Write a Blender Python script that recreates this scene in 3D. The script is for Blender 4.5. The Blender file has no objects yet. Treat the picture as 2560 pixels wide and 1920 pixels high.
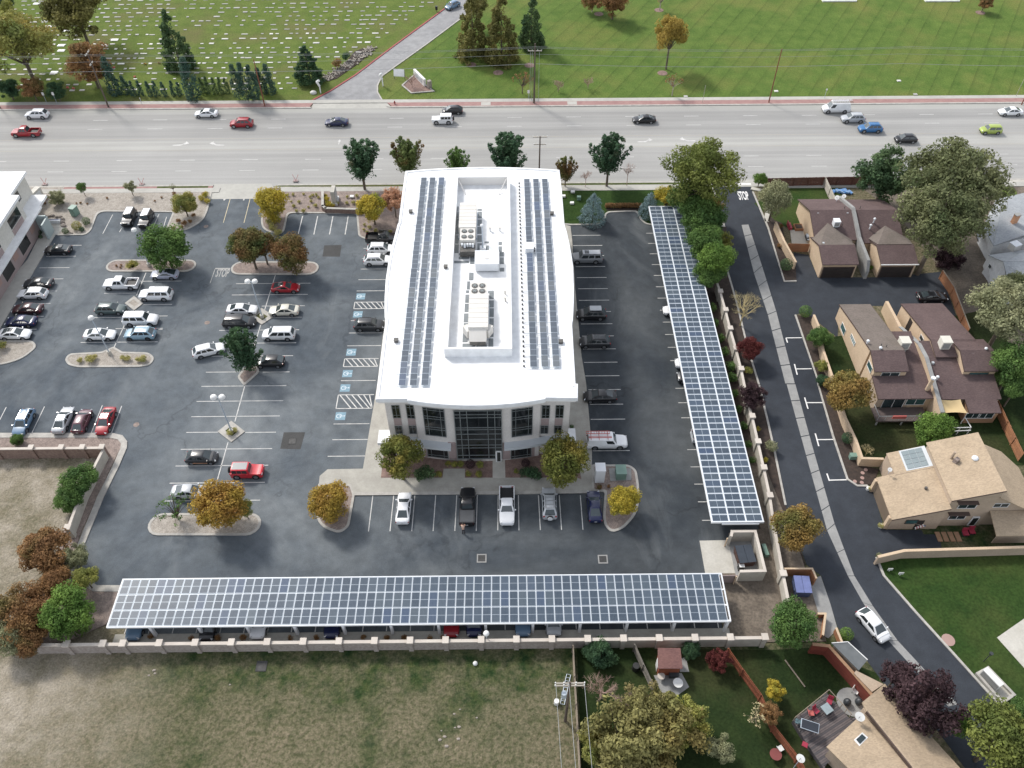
import bpy, math, random
import numpy as np
from mathutils import Vector, Matrix, noise
random.seed(7)
R_ = math.radians
SC = bpy.context.scene
COL = SC.collection

# ---------------- camera ----------------
CAM_H, PITCH, ROLL, YAW, FPX = 90.4, R_(48.018), R_(-0.207), R_(0.393), 2071.0
_f = Vector((math.sin(YAW)*math.cos(PITCH), math.cos(YAW)*math.cos(PITCH), -math.sin(PITCH)))
_r0 = Vector((math.cos(YAW), -math.sin(YAW), 0)); _u0 = _r0.cross(_f)
_r = _r0*math.cos(ROLL)+_u0*math.sin(ROLL); _u = -_r0*math.sin(ROLL)+_u0*math.cos(ROLL)
cam_d = bpy.data.cameras.new('camera'); cam = bpy.data.objects.new('camera', cam_d); COL.objects.link(cam)
cam_d.sensor_fit = 'HORIZONTAL'; cam_d.sensor_width = 36; cam_d.lens = FPX/2560*36
cam_d.clip_start = 1; cam_d.clip_end = 3000
M4 = Matrix((_r, _u, -_f)).transposed().to_4x4(); M4.translation = Vector((0, 0, CAM_H)); cam.matrix_world = M4
SC.camera = cam

# ---------------- sky, sun, exposure ----------------
SUN_EL, SUN_AZ = R_(44), R_(-42)      # azimuth clockwise from +Y (away from camera); sun stands behind-left
w = bpy.data.worlds.new('World'); SC.world = w; w.use_nodes = True
nt = w.node_tree; bg = nt.nodes['Background']; sk = nt.nodes.new('ShaderNodeTexSky')
sk.sky_type = 'NISHITA'; sk.sun_disc = False; sk.sun_elevation = SUN_EL; sk.sun_rotation = SUN_AZ
sk.altitude = 1300; sk.air_density = 1.0; sk.dust_density = 3.0; sk.ozone_density = 1.0
hs = nt.nodes.new('ShaderNodeHueSaturation'); hs.inputs['Saturation'].default_value = .30   # thin high cloud whitens the sky
nt.links.new(sk.outputs[0], hs.inputs['Color']); nt.links.new(hs.outputs[0], bg.inputs[0]); bg.inputs[1].default_value = 0.15
sd = bpy.data.lights.new('sun', 'SUN'); sun = bpy.data.objects.new('sun', sd); COL.objects.link(sun)
sd.energy = 1.65; sd.angle = R_(9.0); sd.color = (1.0, 0.95, 0.88)
sdir = Vector((math.sin(SUN_AZ)*math.cos(SUN_EL), math.cos(SUN_AZ)*math.cos(SUN_EL), math.sin(SUN_EL)))
sun.rotation_euler = sdir.to_track_quat('Z', 'Y').to_euler(); sun.location = (-60, 60, 150)
vs = SC.view_settings; vs.view_transform = 'Standard'; vs.look = 'None'; vs.gamma = 1; vs.use_curve_mapping = False
vs.exposure = 0.97

# ---------------- pixel reading -> points of the place ----------------
def ray(px, py): return _r*((px-1280)/FPX) - _u*((py-960)/FPX) + _f
def P(px, py, z=0.0):
    d = ray(px, py); t = (z-CAM_H)/d.z; return Vector((d.x*t, d.y*t, z))
def kp(k, x, y): return (k % 4)*640+x*.289331, (k//4)*480+y*.289331
def Q(k, x, y, z=0.0): return P(*kp(k, x, y), z)
def QX(k, x, y, X):
    d = ray(*kp(k, x, y)); t = X/d.x; return Vector((X, d.y*t, CAM_H+d.z*t))
def QY(k, x, y, Y):
    d = ray(*kp(k, x, y)); t = Y/d.y; return Vector((d.x*t, Y, CAM_H+d.z*t))

# ---------------- materials ----------------
MATS = {}
def new_mat(name):
    m = bpy.data.materials.new(name); m.use_nodes = True; MATS[name] = m
    return m, m.node_tree, m.node_tree.nodes['Principled BSDF']
def col(c): return (c[0], c[1], c[2], 1)
def mix_noise(nt, vec, scale, c1, c2, detail=6, lo=.35, hi=.65, rough=.6, distort=0):
    n = nt.nodes.new('ShaderNodeTexNoise'); n.inputs['Scale'].default_value = scale; n.inputs['Detail'].default_value = detail
    n.inputs['Roughness'].default_value = rough; n.inputs['Distortion'].default_value = distort
    nt.links.new(vec, n.inputs['Vector'])
    r = nt.nodes.new('ShaderNodeValToRGB'); r.color_ramp.elements[0].position = lo; r.color_ramp.elements[1].position = hi
    r.color_ramp.elements[0].color = col(c1) if not isinstance(c1, float) else (c1, c1, c1, 1)
    r.color_ramp.elements[1].color = col(c2) if not isinstance(c2, float) else (c2, c2, c2, 1)
    nt.links.new(n.outputs['Fac'], r.inputs[0]); return r.outputs[0], n
def mixc(nt, a, b, f, mode='MIX'):
    m = nt.nodes.new('ShaderNodeMix'); m.data_type = 'RGBA'; m.blend_type = mode
    for s, v in ((m.inputs[0], f), (m.inputs[6], a), (m.inputs[7], b)):
        if hasattr(v, 'links') or hasattr(v, 'is_output'): nt.links.new(v, s)
        elif isinstance(v, (int, float)): s.default_value = v
        else: s.default_value = col(v)
    return m.outputs[2]
def pos(nt, obj=False, scale=None):
    if obj:
        t = nt.nodes.new('ShaderNodeTexCoord'); o = t.outputs['Object']
    else:
        t = nt.nodes.new('ShaderNodeNewGeometry'); o = t.outputs['Position']
    if scale:
        mp = nt.nodes.new('ShaderNodeMapping'); mp.inputs['Scale'].default_value = scale; nt.links.new(o, mp.inputs[0]); o = mp.outputs[0]
    return o
def mat(name, c1, c2=None, scale=1.0, rough=.8, metal=0, bump=0, fine=0, obj=False, spec=.5, stretch=None, lo=.35, hi=.65):
    """plain surface with two-scale colour variation"""
    m, nt, b = new_mat(name); b.inputs['Roughness'].default_value = rough; b.inputs['Metallic'].default_value = metal
    b.inputs['Specular IOR Level'].default_value = spec
    if c2 is None: c2 = tuple(x*.8 for x in c1)
    v = pos(nt, obj, stretch); o, n = mix_noise(nt, v, scale, c1, c2, lo=lo, hi=hi)
    if fine:
        o2, n2 = mix_noise(nt, v, scale*fine, *((0.68, 1.28) if bump else (0.90, 1.09)), detail=3, lo=.3, hi=.7); o = mixc(nt, o, o2, 1.0, 'MULTIPLY')
        n = n2
    nt.links.new(o, b.inputs['Base Color'])
    if bump:
        bp = nt.nodes.new('ShaderNodeBump'); bp.inputs['Strength'].default_value = bump; bp.inputs['Distance'].default_value = .05
        nt.links.new(n.outputs['Fac'], bp.inputs['Height']); nt.links.new(bp.outputs[0], b.inputs['Normal'])
    return m
def M(n): return MATS[n]

# ---------------- mesh collecting ----------------
class MB:
    def __init__(s): s.v = []; s.f = []; s.m = []
    def add(s, vs, fs, m=0):
        o = len(s.v); s.v += [tuple(p) for p in vs]; s.f += [tuple(i+o for i in f) for f in fs]; s.m += [m]*len(fs); return s
    def box(s, x0, x1, y0, y1, z0, z1, m=0):
        v = [(x0,y0,z0),(x1,y0,z0),(x1,y1,z0),(x0,y1,z0),(x0,y0,z1),(x1,y0,z1),(x1,y1,z1),(x0,y1,z1)]
        return s.add(v, [(0,3,2,1),(4,5,6,7),(0,1,5,4),(1,2,6,5),(2,3,7,6),(3,0,4,7)], m)
    def obox(s, cx, cy, cz, lx, ly, lz, rz=0, m=0):
        c, n = math.cos(rz), math.sin(rz); v = []
        for dz in (-lz/2, lz/2):
            for dx, dy in ((-1,-1),(1,-1),(1,1),(-1,1)):
                X, Y = dx*lx/2, dy*ly/2; v.append((cx+X*c-Y*n, cy+X*n+Y*c, cz+dz))
        return s.add(v, [(0,3,2,1),(4,5,6,7),(0,1,5,4),(1,2,6,5),(2,3,7,6),(3,0,4,7)], m)
    def prism(s, poly, z0, z1, m=0, cap=None):
        n = len(poly); a = sum(poly[i][0]*poly[(i+1)%n][1]-poly[(i+1)%n][0]*poly[i][1] for i in range(n))
        if a < 0: poly = poly[::-1]
        v = [(p[0], p[1], z0) for p in poly]+[(p[0], p[1], z1) for p in poly]
        s.add(v, [(i, (i+1)%n, n+(i+1)%n, n+i) for i in range(n)], m)
        s.add(v[n:], [tuple(range(n))], m if cap is None else cap); return s
    def sheet(s, poly, z, m=0):
        n = len(poly); a = sum(poly[i][0]*poly[(i+1)%n][1]-poly[(i+1)%n][0]*poly[i][1] for i in range(n))
        if a < 0: poly = poly[::-1]
        return s.add([(p[0], p[1], z) for p in poly], [tuple(range(n))], m)
    def tube(s, a, b, r0, r1=None, n=8, m=0, caps=True):
        a, b = Vector(a), Vector(b); r1 = r0 if r1 is None else r1; d = (b-a)
        if d.length < 1e-6: return s
        d.normalize(); t = Vector((1,0,0)) if abs(d.x) < .9 else Vector((0,1,0)); u = d.cross(t).normalized(); w = d.cross(u)
        v = []
        for p, r in ((a, r0), (b, r1)):
            for i in range(n):
                q = 2*math.pi*i/n; v.append(p+u*(math.cos(q)*r)+w*(math.sin(q)*r))
        fs = [(i, (i+1)%n, n+(i+1)%n, n+i) for i in range(n)]
        if caps: fs += [tuple(range(n))[::-1], tuple(range(n, 2*n))]
        return s.add(v, fs, m)
    def slab(s, pts, th, m=0, mside=None):
        """3-D polygon thickened downwards"""
        pts = [Vector(p) for p in pts]; n = len(pts)
        a = sum(pts[i].x*pts[(i+1)%n].y-pts[(i+1)%n].x*pts[i].y for i in range(n))
        if a < 0: pts = pts[::-1]
        v = pts+[p-Vector((0,0,th)) for p in pts]; ms = m if mside is None else mside
        s.add(v, [tuple(range(n))], m); s.add(v, [tuple(range(n, 2*n))[::-1]]+[(i, n+i, n+(i+1)%n, (i+1)%n) for i in range(n)], ms); return s
    def ball(s, c, rx, ry, rz, n=10, k=6, m=0, jit=0):
        v = []; fs = []
        for j in range(k+1):
            t = math.pi*j/k
            for i in range(n):
                p = 2*math.pi*i/n; q = 1+random.uniform(-jit, jit)
                v.append((c[0]+rx*math.sin(t)*math.cos(p)*q, c[1]+ry*math.sin(t)*math.sin(p)*q, c[2]-rz*math.cos(t)*q))
        for j in range(k):
            for i in range(n): fs.append((j*n+i, j*n+(i+1)%n, (j+1)*n+(i+1)%n, (j+1)*n+i))
        return s.add(v, fs, m)
    def mesh(s, name, mats, smooth=False, off=None):
        me = bpy.data.meshes.new(name)
        v = s.v if off is None else [(p[0]-off[0], p[1]-off[1], p[2]-off[2]) for p in s.v]
        me.from_pydata(v, [], s.f)
        for mt in (mats if isinstance(mats, (list, tuple)) else [mats]): me.materials.append(M(mt) if isinstance(mt, str) else mt)
        if len(me.materials) > 1: me.polygons.foreach_set('material_index', s.m)
        if smooth:
            me.shade_smooth()
            if smooth is not True: me.set_sharp_from_angle(angle=R_(smooth))
        me.update(); return me
def link(name, me, parent=None, loc=None, rz=None):
    o = bpy.data.objects.new(name, me); COL.objects.link(o)
    if parent is not None: o.parent = parent
    if loc is not None: o.location = loc
    if rz is not None: o.rotation_euler = (0, 0, rz)
    return o
def tag(o, label, cat, group=None):
    o['label'] = label; o['category'] = cat
    if group: o['group'] = group
    return o
def thing(name, label, cat, loc=(0,0,0), rz=0, group=None):
    o = bpy.data.objects.new(name, None); COL.objects.link(o); o.empty_display_size = .3
    o.location = loc; o.rotation_euler = (0, 0, rz); return tag(o, label, cat, group)
def part(name, mb, mats, root, smooth=False, kind=None):
    """mesh collected in world coordinates put under an unrotated thing"""
    base = root
    off = Vector(root.location)
    while base.parent is not None: base = base.parent; off = off+Vector(base.location)
    o = link(name, mb.mesh(name, mats, smooth, off), root)
    if kind: o['kind'] = kind
    return o
def struct(name, mb, mats, parent=None, smooth=False):
    if parent is None:
        o = link(name, mb.mesh(name, mats, smooth)); o['kind'] = 'structure'; return o
    return part(name, mb, mats, parent, smooth)
def xy(v): return (v[0], v[1])
def poly(k, pts, z=0): return [xy(Q(k, x, y, z)) for x, y in pts]
def mp(pts, z=0): return [xy(Q(k, x, y, z)) for k, x, y in pts]     # mixed crops
def rounded(pts, r, seg=5):
    out = []; n = len(pts)
    for i in range(n):
        a, b, c = Vector(pts[i-1]).to_2d(), Vector(pts[i]).to_2d(), Vector(pts[(i+1)%n]).to_2d()
        rr = r[i] if isinstance(r, (list, tuple)) else r
        l1, l2 = (a-b).length, (c-b).length; q = min(rr, l1*.48, l2*.48)
        if q < .01: out.append(tuple(b)); continue
        p0, p1 = b+(a-b)*(q/l1), b+(c-b)*(q/l2)
        for j in range(seg+1):
            t = j/seg; out.append(tuple(p0*(1-t)**2+b*2*t*(1-t)+p1*t*t))
    return out
def offset(pts, d):
    """offset closed polygon inwards by d"""
    n = len(pts); a = sum(pts[i][0]*pts[(i+1)%n][1]-pts[(i+1)%n][0]*pts[i][1] for i in range(n)); sg = 1 if a > 0 else -1
    out = []
    for i in range(n):
        p, q, r = Vector(pts[i-1]).to_2d(), Vector(pts[i]).to_2d(), Vector(pts[(i+1)%n]).to_2d()
        e1, e2 = (q-p), (r-q)
        if e1.length < 1e-5 or e2.length < 1e-5: out.append(tuple(q)); continue
        e1.normalize(); e2.normalize(); n1, n2 = Vector((-e1.y, e1.x))*sg, Vector((-e2.y, e2.x))*sg
        m_ = n1+n2
        if m_.length < 1e-4: m_ = n1
        m_.normalize(); c = max(.35, m_.dot(n1)); out.append(tuple(q+m_*(d/c)))
    return out
def ring(mb, outer, inner, z0, z1, m=0):
    n = len(outer); v = [(p[0],p[1],z0) for p in outer]+[(p[0],p[1],z1) for p in outer]+[(p[0],p[1],z1) for p in inner]+[(p[0],p[1],z0) for p in inner]
    fs = []
    for i in range(n):
        j = (i+1)%n; fs += [(i, j, n+j, n+i), (n+i, n+j, 2*n+j, 2*n+i), (2*n+i, 2*n+j, 3*n+j, 3*n+i)]
    return mb.add(v, fs, m)
mat('left_cream', (.56,.54,.49), (.53,.51,.46), .3, .85, fine=8); mat('rust_panel', (.36,.24,.21), (.33,.22,.19), .5, .85); mat('entry_teal', (.36,.42,.42), (.32,.38,.38), .3, .5)
mat('cooler_cream', (.62,.60,.53), (.58,.56,.49), .8, .6); mat('orange_brick', (.50,.27,.16), (.42,.22,.13), 3, .85); mat('sail_cloth', (.55,.42,.22), (.50,.38,.20), .5, .8)
mat('coral_cloth', (.50,.13,.11), (.45,.11,.10), 1, .8); mat('deck_wood', (.10,.075,.07), (.07,.055,.05), 1, .8, stretch=(1,6,1), fine=4); mat('garage_tan', (.16,.12,.085), (.13,.10,.07), .5, .8)
mat('skylight_glass', (.22,.26,.27), (.18,.22,.23), .5, .15); mat('grey_deck', (.085,.08,.085), (.065,.06,.065), .5, .8)
mat('red_fence', (.22,.050,.032), (.15,.034,.022), 1, .8, stretch=(1,1,3)); mat('brown_fence', (.15,.065,.045), (.10,.045,.035), .8, .85, stretch=(3,3,.3), fine=4); mat('orange_fence', (.36,.17,.08), (.28,.13,.07), .8, .85, fine=4)
mat('weathered_wood', (.30,.25,.19), (.20,.165,.13), 1, .9, fine=4); mat('grey_wood', (.22,.20,.17), (.16,.145,.125), 2, .9, stretch=(1,1,.2), fine=4)
mat('wall_block', (.36,.32,.29), (.26,.22,.20), 3.5, .9, fine=3); mat('wall_cap', (.55,.50,.44), (.48,.43,.38), .6, .85); mat('brown_block', (.26,.185,.15), (.18,.12,.10), 3.5, .9, fine=3)
mat('rust_steel', (.24,.085,.045), (.16,.055,.035), 2, .8); mat('trash_brown', (.075,.035,.028), (.05,.025,.02), 1, .6); mat('trash_lid', (.035,.045,.06), None, 1, .5)
mat('utility_green', (.17,.27,.22), (.14,.23,.19), .6, .5); mat('pole_wood', (.13,.10,.08), (.08,.06,.05), 2, .9, stretch=(1,1,.2)); mat('pole_pale', (.40,.37,.32), (.32,.29,.25), 2, .8); mat('wire', (.35,.36,.36), None, 1, .5)
mat('bark', (.16,.13,.10), (.10,.08,.06), 3, .95, obj=True, fine=3); mat('pale_bark', (.42,.37,.31), (.33,.29,.24), 3, .95, obj=True)
mat('stone', (.34,.30,.26), (.22,.19,.165), 1.5, .9, obj=True, fine=4); mat('grave_stone', (.52,.51,.48), (.38,.37,.35), .3, .6); mat('grave_white', (.80,.80,.78), None, 1, .35)
mat('plastic_red', (.34,.03,.06), None, 1, .5); mat('plastic_white', (.78,.78,.76), None, 1, .5); mat('plastic_blue', (.03,.20,.55), (.3,.4,.5), 2, .5); mat('dark_metal', (.04,.045,.05), None, 1, .5); mat('slate_blue', (.07,.09,.17), None, 1, .5); mat('navy_lid', (.16,.19,.38), None, 1, .4)
mat('glass_table', (.30,.36,.38), None, 1, .15); mat('skin', (.50,.28,.20), None, 1, .6); mat('shirt', (.62,.42,.32), None, 1, .8); mat('trousers', (.05,.04,.05), None, 1, .8); mat('hair', (.04,.025,.015), None, 1, .7)
mat('red_shed', (.34,.10,.045), (.27,.075,.035), 1, .85); mat('maroon_cloth', (.20,.05,.045), None, 1, .7); mat('dark_canopy', (.02,.025,.035), None, 1, .5); mat('teal_cloth', (.10,.17,.19), None, 1, .7); mat('flag_red', (.42,.10,.10), None, 1, .8)
mat('deck_plank', (.135,.115,.115), (.10,.085,.085), 1.5, .8); mat('pale_block', (.47,.44,.38), (.39,.36,.31), 1.2, .9, fine=8); mat('slate_roof', (.13,.14,.145), (.10,.11,.115), 1, .8); mat('orange_red', (.26,.085,.04), (.19,.06,.03), 1, .85); mat('slate_cover', (.045,.05,.058), None, 1, .6)

_nt = M('grave_stone').node_tree; _oi = _nt.nodes.new('ShaderNodeObjectInfo'); _mr = _nt.nodes.new('ShaderNodeMapRange'); _mr.inputs[3].default_value = .55; _mr.inputs[4].default_value = 1.35; _nt.links.new(_oi.outputs['Random'], _mr.inputs[0])
_cc = _nt.nodes.new('ShaderNodeCombineColor'); [_nt.links.new(_mr.outputs[0], _cc.inputs[i]) for i in range(3)]; _b = _nt.nodes['Principled BSDF']; _src = _b.inputs['Base Color'].links[0].from_socket; _nt.links.new(mixc(_nt, _src, _cc.outputs[0], 1.0, 'MULTIPLY'), _b.inputs['Base Color'])
# ================= materials of the setting =================
def ground_mats():
    # dry field: beige dead grass, green patches, pale bare soil in the lower left
    m, nt, b = new_mat('field'); b.inputs['Roughness'].default_value = .95; b.inputs['Specular IOR Level'].default_value = .1
    v = pos(nt)
    dry, _ = mix_noise(nt, v, .9, (.105,.098,.055), (.195,.178,.112), detail=8, lo=.3, hi=.7)
    tuft, n2 = mix_noise(nt, v, 2.2, (.06,.065,.03), (.22,.18,.125), detail=6, lo=.38, hi=.6); dry = mixc(nt, dry, tuft, .6)
    grn, _ = mix_noise(nt, v, 1.1, (.016,.038,.013), (.065,.082,.030), detail=7)
    f1, _ = mix_noise(nt, v, .12, 0.0, 1.0, detail=8, lo=.42, hi=.62, distort=.5)
    sx = nt.nodes.new('ShaderNodeSeparateXYZ'); nt.links.new(v, sx.inputs[0])
    def mr(o, a, b_, c=0, d=1):
        q = nt.nodes.new('ShaderNodeMapRange'); q.inputs[1].default_value = a; q.inputs[2].default_value = b_; q.inputs[3].default_value = c; q.inputs[4].default_value = d
        nt.links.new(o, q.inputs[0]); return q.outputs[0]
    def mth(op, a, c):
        q = nt.nodes.new('ShaderNodeMath'); q.operation = op
        for i, s in enumerate((a, c)):
            if isinstance(s, (int, float)): q.inputs[i].default_value = s
            else: nt.links.new(s, q.inputs[i])
        q.use_clamp = True; return q.outputs[0]
    band = mr(sx.outputs[1], 32, 39.5, 0, 1.0)          # greener strip along the wall
    f = mth('MULTIPLY', mth('ADD', mth('MULTIPLY', f1, .8), band), mr(sx.outputs[0], -46, -36)); f = mth('MULTIPLY', f, mr(sx.outputs[1], 75, 60))
    nz, _ = mix_noise(nt, v, .35, 0.25, 1.0, detail=6, lo=.35, hi=.6); f = mth('MULTIPLY', f, nz)
    c = mixc(nt, dry, grn, f)
    far = mth('MAXIMUM', mr(sx.outputs[0], -36, -54), 0.0)
    soil, _ = mix_noise(nt, v, .5, (.36,.32,.26), (.24,.21,.155), detail=7)
    fs, _ = mix_noise(nt, v, .12, 0.0, 1.0, detail=5, lo=.4, hi=.6); c = mixc(nt, c, soil, mth('MULTIPLY', far, mth('ADD', fs, .25)))
    fine, n3 = mix_noise(nt, v, 5, .7, 1.25, detail=5, lo=.3, hi=.7); c = mixc(nt, c, fine, 1.0, 'MULTIPLY')
    nt.links.new(c, b.inputs['Base Color'])
    bp = nt.nodes.new('ShaderNodeBump'); bp.inputs['Strength'].default_value = .9; bp.inputs['Distance'].default_value = .25
    nt.links.new(n2.outputs['Fac'], bp.inputs['Height']); nt.links.new(bp.outputs[0], b.inputs['Normal'])
    # grass, with optional diagonal mowing lines
    def grass(name, a, c2, patch, mow=False, sc=.06):
        m, nt, b = new_mat(name); b.inputs['Roughness'].default_value = .95; b.inputs['Specular IOR Level'].default_value = .1
        v = pos(nt); g, _ = mix_noise(nt, v, .35, a, c2, detail=8, lo=.3, hi=.7)
        p, _ = mix_noise(nt, v, sc, 0.0, 1.0, detail=5, lo=.48, hi=.72); g = mixc(nt, g, patch, p)
        fine, n3 = mix_noise(nt, v, 3.2, .7, 1.3, detail=6, lo=.3, hi=.7); g = mixc(nt, g, fine, 1.0, 'MULTIPLY')
        if mow:
            mpn = nt.nodes.new('ShaderNodeMapping'); mpn.inputs['Rotation'].default_value = (0, 0, R_(30)); nt.links.new(v, mpn.inputs[0])
            wv = nt.nodes.new('ShaderNodeTexWave'); wv.inputs['Scale'].default_value = .085; wv.inputs['Distortion'].default_value = .35; wv.inputs['Detail'].default_value = 2; wv.inputs['Detail Scale'].default_value = .4
            wv.wave_profile = 'SAW'; nt.links.new(mpn.outputs[0], wv.inputs[0])
            r = nt.nodes.new('ShaderNodeValToRGB'); e = r.color_ramp.elements; e[0].position = 0; e[0].color = (.55,.55,.55,1); e[1].position = .14; e[1].color = (1,1,1,1)
            e2 = r.color_ramp.elements.new(.6); e2.color = (1.1,1.1,1.05,1); nt.links.new(wv.outputs[0], r.inputs[0])
            mk, _ = mix_noise(nt, v, .05, .25, .75, detail=4); g = mixc(nt, g, r.outputs[0], mk, 'MULTIPLY')
        nt.links.new(g, b.inputs['Base Color'])
        bp = nt.nodes.new('ShaderNodeBump'); bp.inputs['Strength'].default_value = .5; bp.inputs['Distance'].default_value = .1
        nt.links.new(n3.outputs['Fac'], bp.inputs['Height']); nt.links.new(bp.outputs[0], b.inputs['Normal'])
    grass('cemetery_grass', (.080,.120,.025), (.130,.168,.040), (.13,.125,.05), sc=.09)
    grass('mowed_grass', (.064,.112,.024), (.108,.158,.037), (.145,.155,.045), mow=True)
    grass('yard_grass', (.014,.026,.009), (.028,.044,.014), (.05,.048,.022))
    grass('lawn_grass', (.020,.044,.011), (.036,.066,.016), (.065,.080,.024))
    grass('verge_grass', (.055,.075,.025), (.10,.115,.045), (.15,.12,.07))
    # parking lot asphalt: dark, bleached patches, cracks
    def asphalt(name, dark, pale, crack=True, sc=.045, lo=.34, hi=.66):
        m, nt, b = new_mat(name); b.inputs['Roughness'].default_value = .85; b.inputs['Specular IOR Level'].default_value = .3
        v = pos(nt); g, _ = mix_noise(nt, v, sc, dark, pale, detail=7, lo=lo, hi=hi, distort=.6)
        fine, n3 = mix_noise(nt, v, 9, .85, 1.15, detail=4, lo=.3, hi=.7); g = mixc(nt, g, fine, 1.0, 'MULTIPLY')
        st, _ = mix_noise(nt, v, .6, .86, 1.1, detail=6, lo=.35, hi=.65); g = mixc(nt, g, st, 1.0, 'MULTIPLY')
        if crack:
            n = nt.nodes.new('ShaderNodeTexNoise'); n.inputs['Scale'].default_value = .25; n.inputs['Detail'].default_value = 5; nt.links.new(v, n.inputs['Vector'])
            vv = nt.nodes.new('ShaderNodeVectorMath'); vv.operation = 'MULTIPLY_ADD'; vv.inputs[1].default_value = (11,11,0); nt.links.new(n.outputs['Color'], vv.inputs[0]); nt.links.new(v, vv.inputs[2])
            vo = nt.nodes.new('ShaderNodeTexVoronoi'); vo.feature = 'DISTANCE_TO_EDGE'; vo.inputs['Scale'].default_value = .055; nt.links.new(vv.outputs[0], vo.inputs['Vector'])
            r = nt.nodes.new('ShaderNodeValToRGB'); r.color_ramp.elements[0].position = .004; r.color_ramp.elements[1].position = .014
            r.color_ramp.elements[0].color = (.70,.70,.71,1); r.color_ramp.elements[1].color = (1,1,1,1); nt.links.new(vo.outputs['Distance'], r.inputs[0])
            mk, _ = mix_noise(nt, v, .07, 0.0, .8, detail=3, lo=.42, hi=.58); g = mixc(nt, g, r.outputs[0], mk, 'MULTIPLY')
            # paler towards the west, darker towards the east
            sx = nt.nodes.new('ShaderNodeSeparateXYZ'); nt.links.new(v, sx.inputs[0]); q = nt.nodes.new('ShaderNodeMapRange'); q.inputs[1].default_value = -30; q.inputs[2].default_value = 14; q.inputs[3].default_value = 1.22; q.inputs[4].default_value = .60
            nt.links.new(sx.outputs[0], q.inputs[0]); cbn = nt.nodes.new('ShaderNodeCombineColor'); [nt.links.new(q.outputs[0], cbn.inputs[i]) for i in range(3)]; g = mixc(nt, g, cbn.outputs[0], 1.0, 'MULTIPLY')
            dust, _ = mix_noise(nt, pos(nt, scale=(1, .45, 1)), 0.11, 0.0, .40, detail=7, lo=.55, hi=.78, distort=1.2); g = mixc(nt, g, (.22,.235,.24), dust)
        nt.links.new(g, b.inputs['Base Color'])
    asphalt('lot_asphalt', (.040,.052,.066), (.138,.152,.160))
    asphalt('lane_asphalt', (.026,.031,.040), (.042,.048,.058), crack=False, lo=.3, hi=.7)
    asphalt('patch_asphalt', (.050,.050,.050), (.07,.07,.068), crack=False)
    asphalt('path_asphalt', (.24,.24,.245), (.30,.30,.30), crack=False)
    # bleached concrete road with lane wear
    m, nt, b = new_mat('road_concrete'); b.inputs['Roughness'].default_value = .85; v = pos(nt)
    v2 = pos(nt, scale=(.02, 1, 1)); st, _ = mix_noise(nt, v2, .9, (.285,.282,.266), (.36,.355,.332), detail=6, lo=.3, hi=.7)
    pt, _ = mix_noise(nt, v, .03, .92, 1.06, detail=5); c = mixc(nt, st, pt, 1.0, 'MULTIPLY')
    sx = nt.nodes.new('ShaderNodeSeparateXYZ'); nt.links.new(v, sx.inputs[0])
    r = nt.nodes.new('ShaderNodeValToRGB'); q = nt.nodes.new('ShaderNodeMapRange'); q.inputs[1].default_value = 131; q.inputs[2].default_value = 159; nt.links.new(sx.outputs[1], q.inputs[0]); nt.links.new(q.outputs[0], r.inputs[0])
    e = r.color_ramp.elements; e[0].position = 0; e[0].color = (1,1,1,1); e[1].position = 1; e[1].color = (1.02,1.02,1.0,1)
    for p_, g_ in ((.10,.98), (.2,.95), (.30,.97), (.42,.93), (.475,1.08), (.57,1.08), (.60,.93), (.70,.85), (.78,.97), (.84,.83), (.93,.84), (.965,1.03)):
        x = e.new(p_); x.color = (g_, g_*1.0, g_*(1.0 if g_ > 1 else 1.02), 1)
    c = mixc(nt, c, r.outputs[0], 1.0, 'MULTIPLY'); fine, n3 = mix_noise(nt, v, 5, .95, 1.05, detail=4); c = mixc(nt, c, fine, 1.0, 'MULTIPLY')
    nt.links.new(c, b.inputs['Base Color'])
    mat('concrete', (.40,.385,.34), (.32,.305,.27), .6, .85, fine=8)
    mat('pale_concrete', (.50,.48,.43), (.42,.40,.35), .5, .85, fine=8)
    mat('grey_concrete', (.30,.30,.29), (.24,.24,.235), .8, .85, fine=8)
    mat('kerb_concrete', (.45,.43,.39), (.34,.325,.30), 1.2, .85, fine=6)
    mat('sidewalk_concrete', (.43,.42,.38), (.36,.35,.32), .15, .85, fine=8)
    mat('red_brick_paving', (.33,.20,.18), (.27,.15,.14), .8, .85, fine=10)
    mat('red_kerb_paint', (.33,.06,.06), (.25,.05,.05), 1, .7)
    mat('gravel', (.38,.345,.30), (.28,.25,.215), 1.4, .95, bump=.6, fine=5)
    mat('pink_gravel', (.30,.24,.21), (.20,.16,.14), 1.5, .95, bump=.6, fine=5)
    mat('red_gravel', (.25,.17,.14), (.17,.11,.095), 1.5, .95, bump=.6, fine=5)
    mat('mulch', (.055,.038,.030), (.030,.022,.018), 2, .95, bump=.8, fine=4)
    mat('soil', (.17,.14,.11), (.11,.09,.07), .6, .95, bump=.8, fine=6)
    mat('white_paint_line', (.62,.61,.58), (.42,.42,.41), 1.6, .7, fine=6)
    mat('bright_paint', (.78,.77,.75), (.65,.64,.62), 2, .6); mat('road_dash', (.60,.59,.57), (.42,.41,.40), 1, .7); mat('road_yellow', (.40,.36,.28), (.34,.32,.28), .5, .8)
    mat('worn_paint', (.38,.38,.36), (.25,.25,.25), 2, .7, fine=5)
    mat('yellow_paint', (.60,.50,.30), (.45,.40,.28), 1.5, .7)
    mat('ada_blue', (.19,.31,.38), (.15,.25,.32), 2, .7)
    mat('ada_white', (.55,.62,.66), (.45,.52,.56), 2, .7)
ground_mats()

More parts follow.
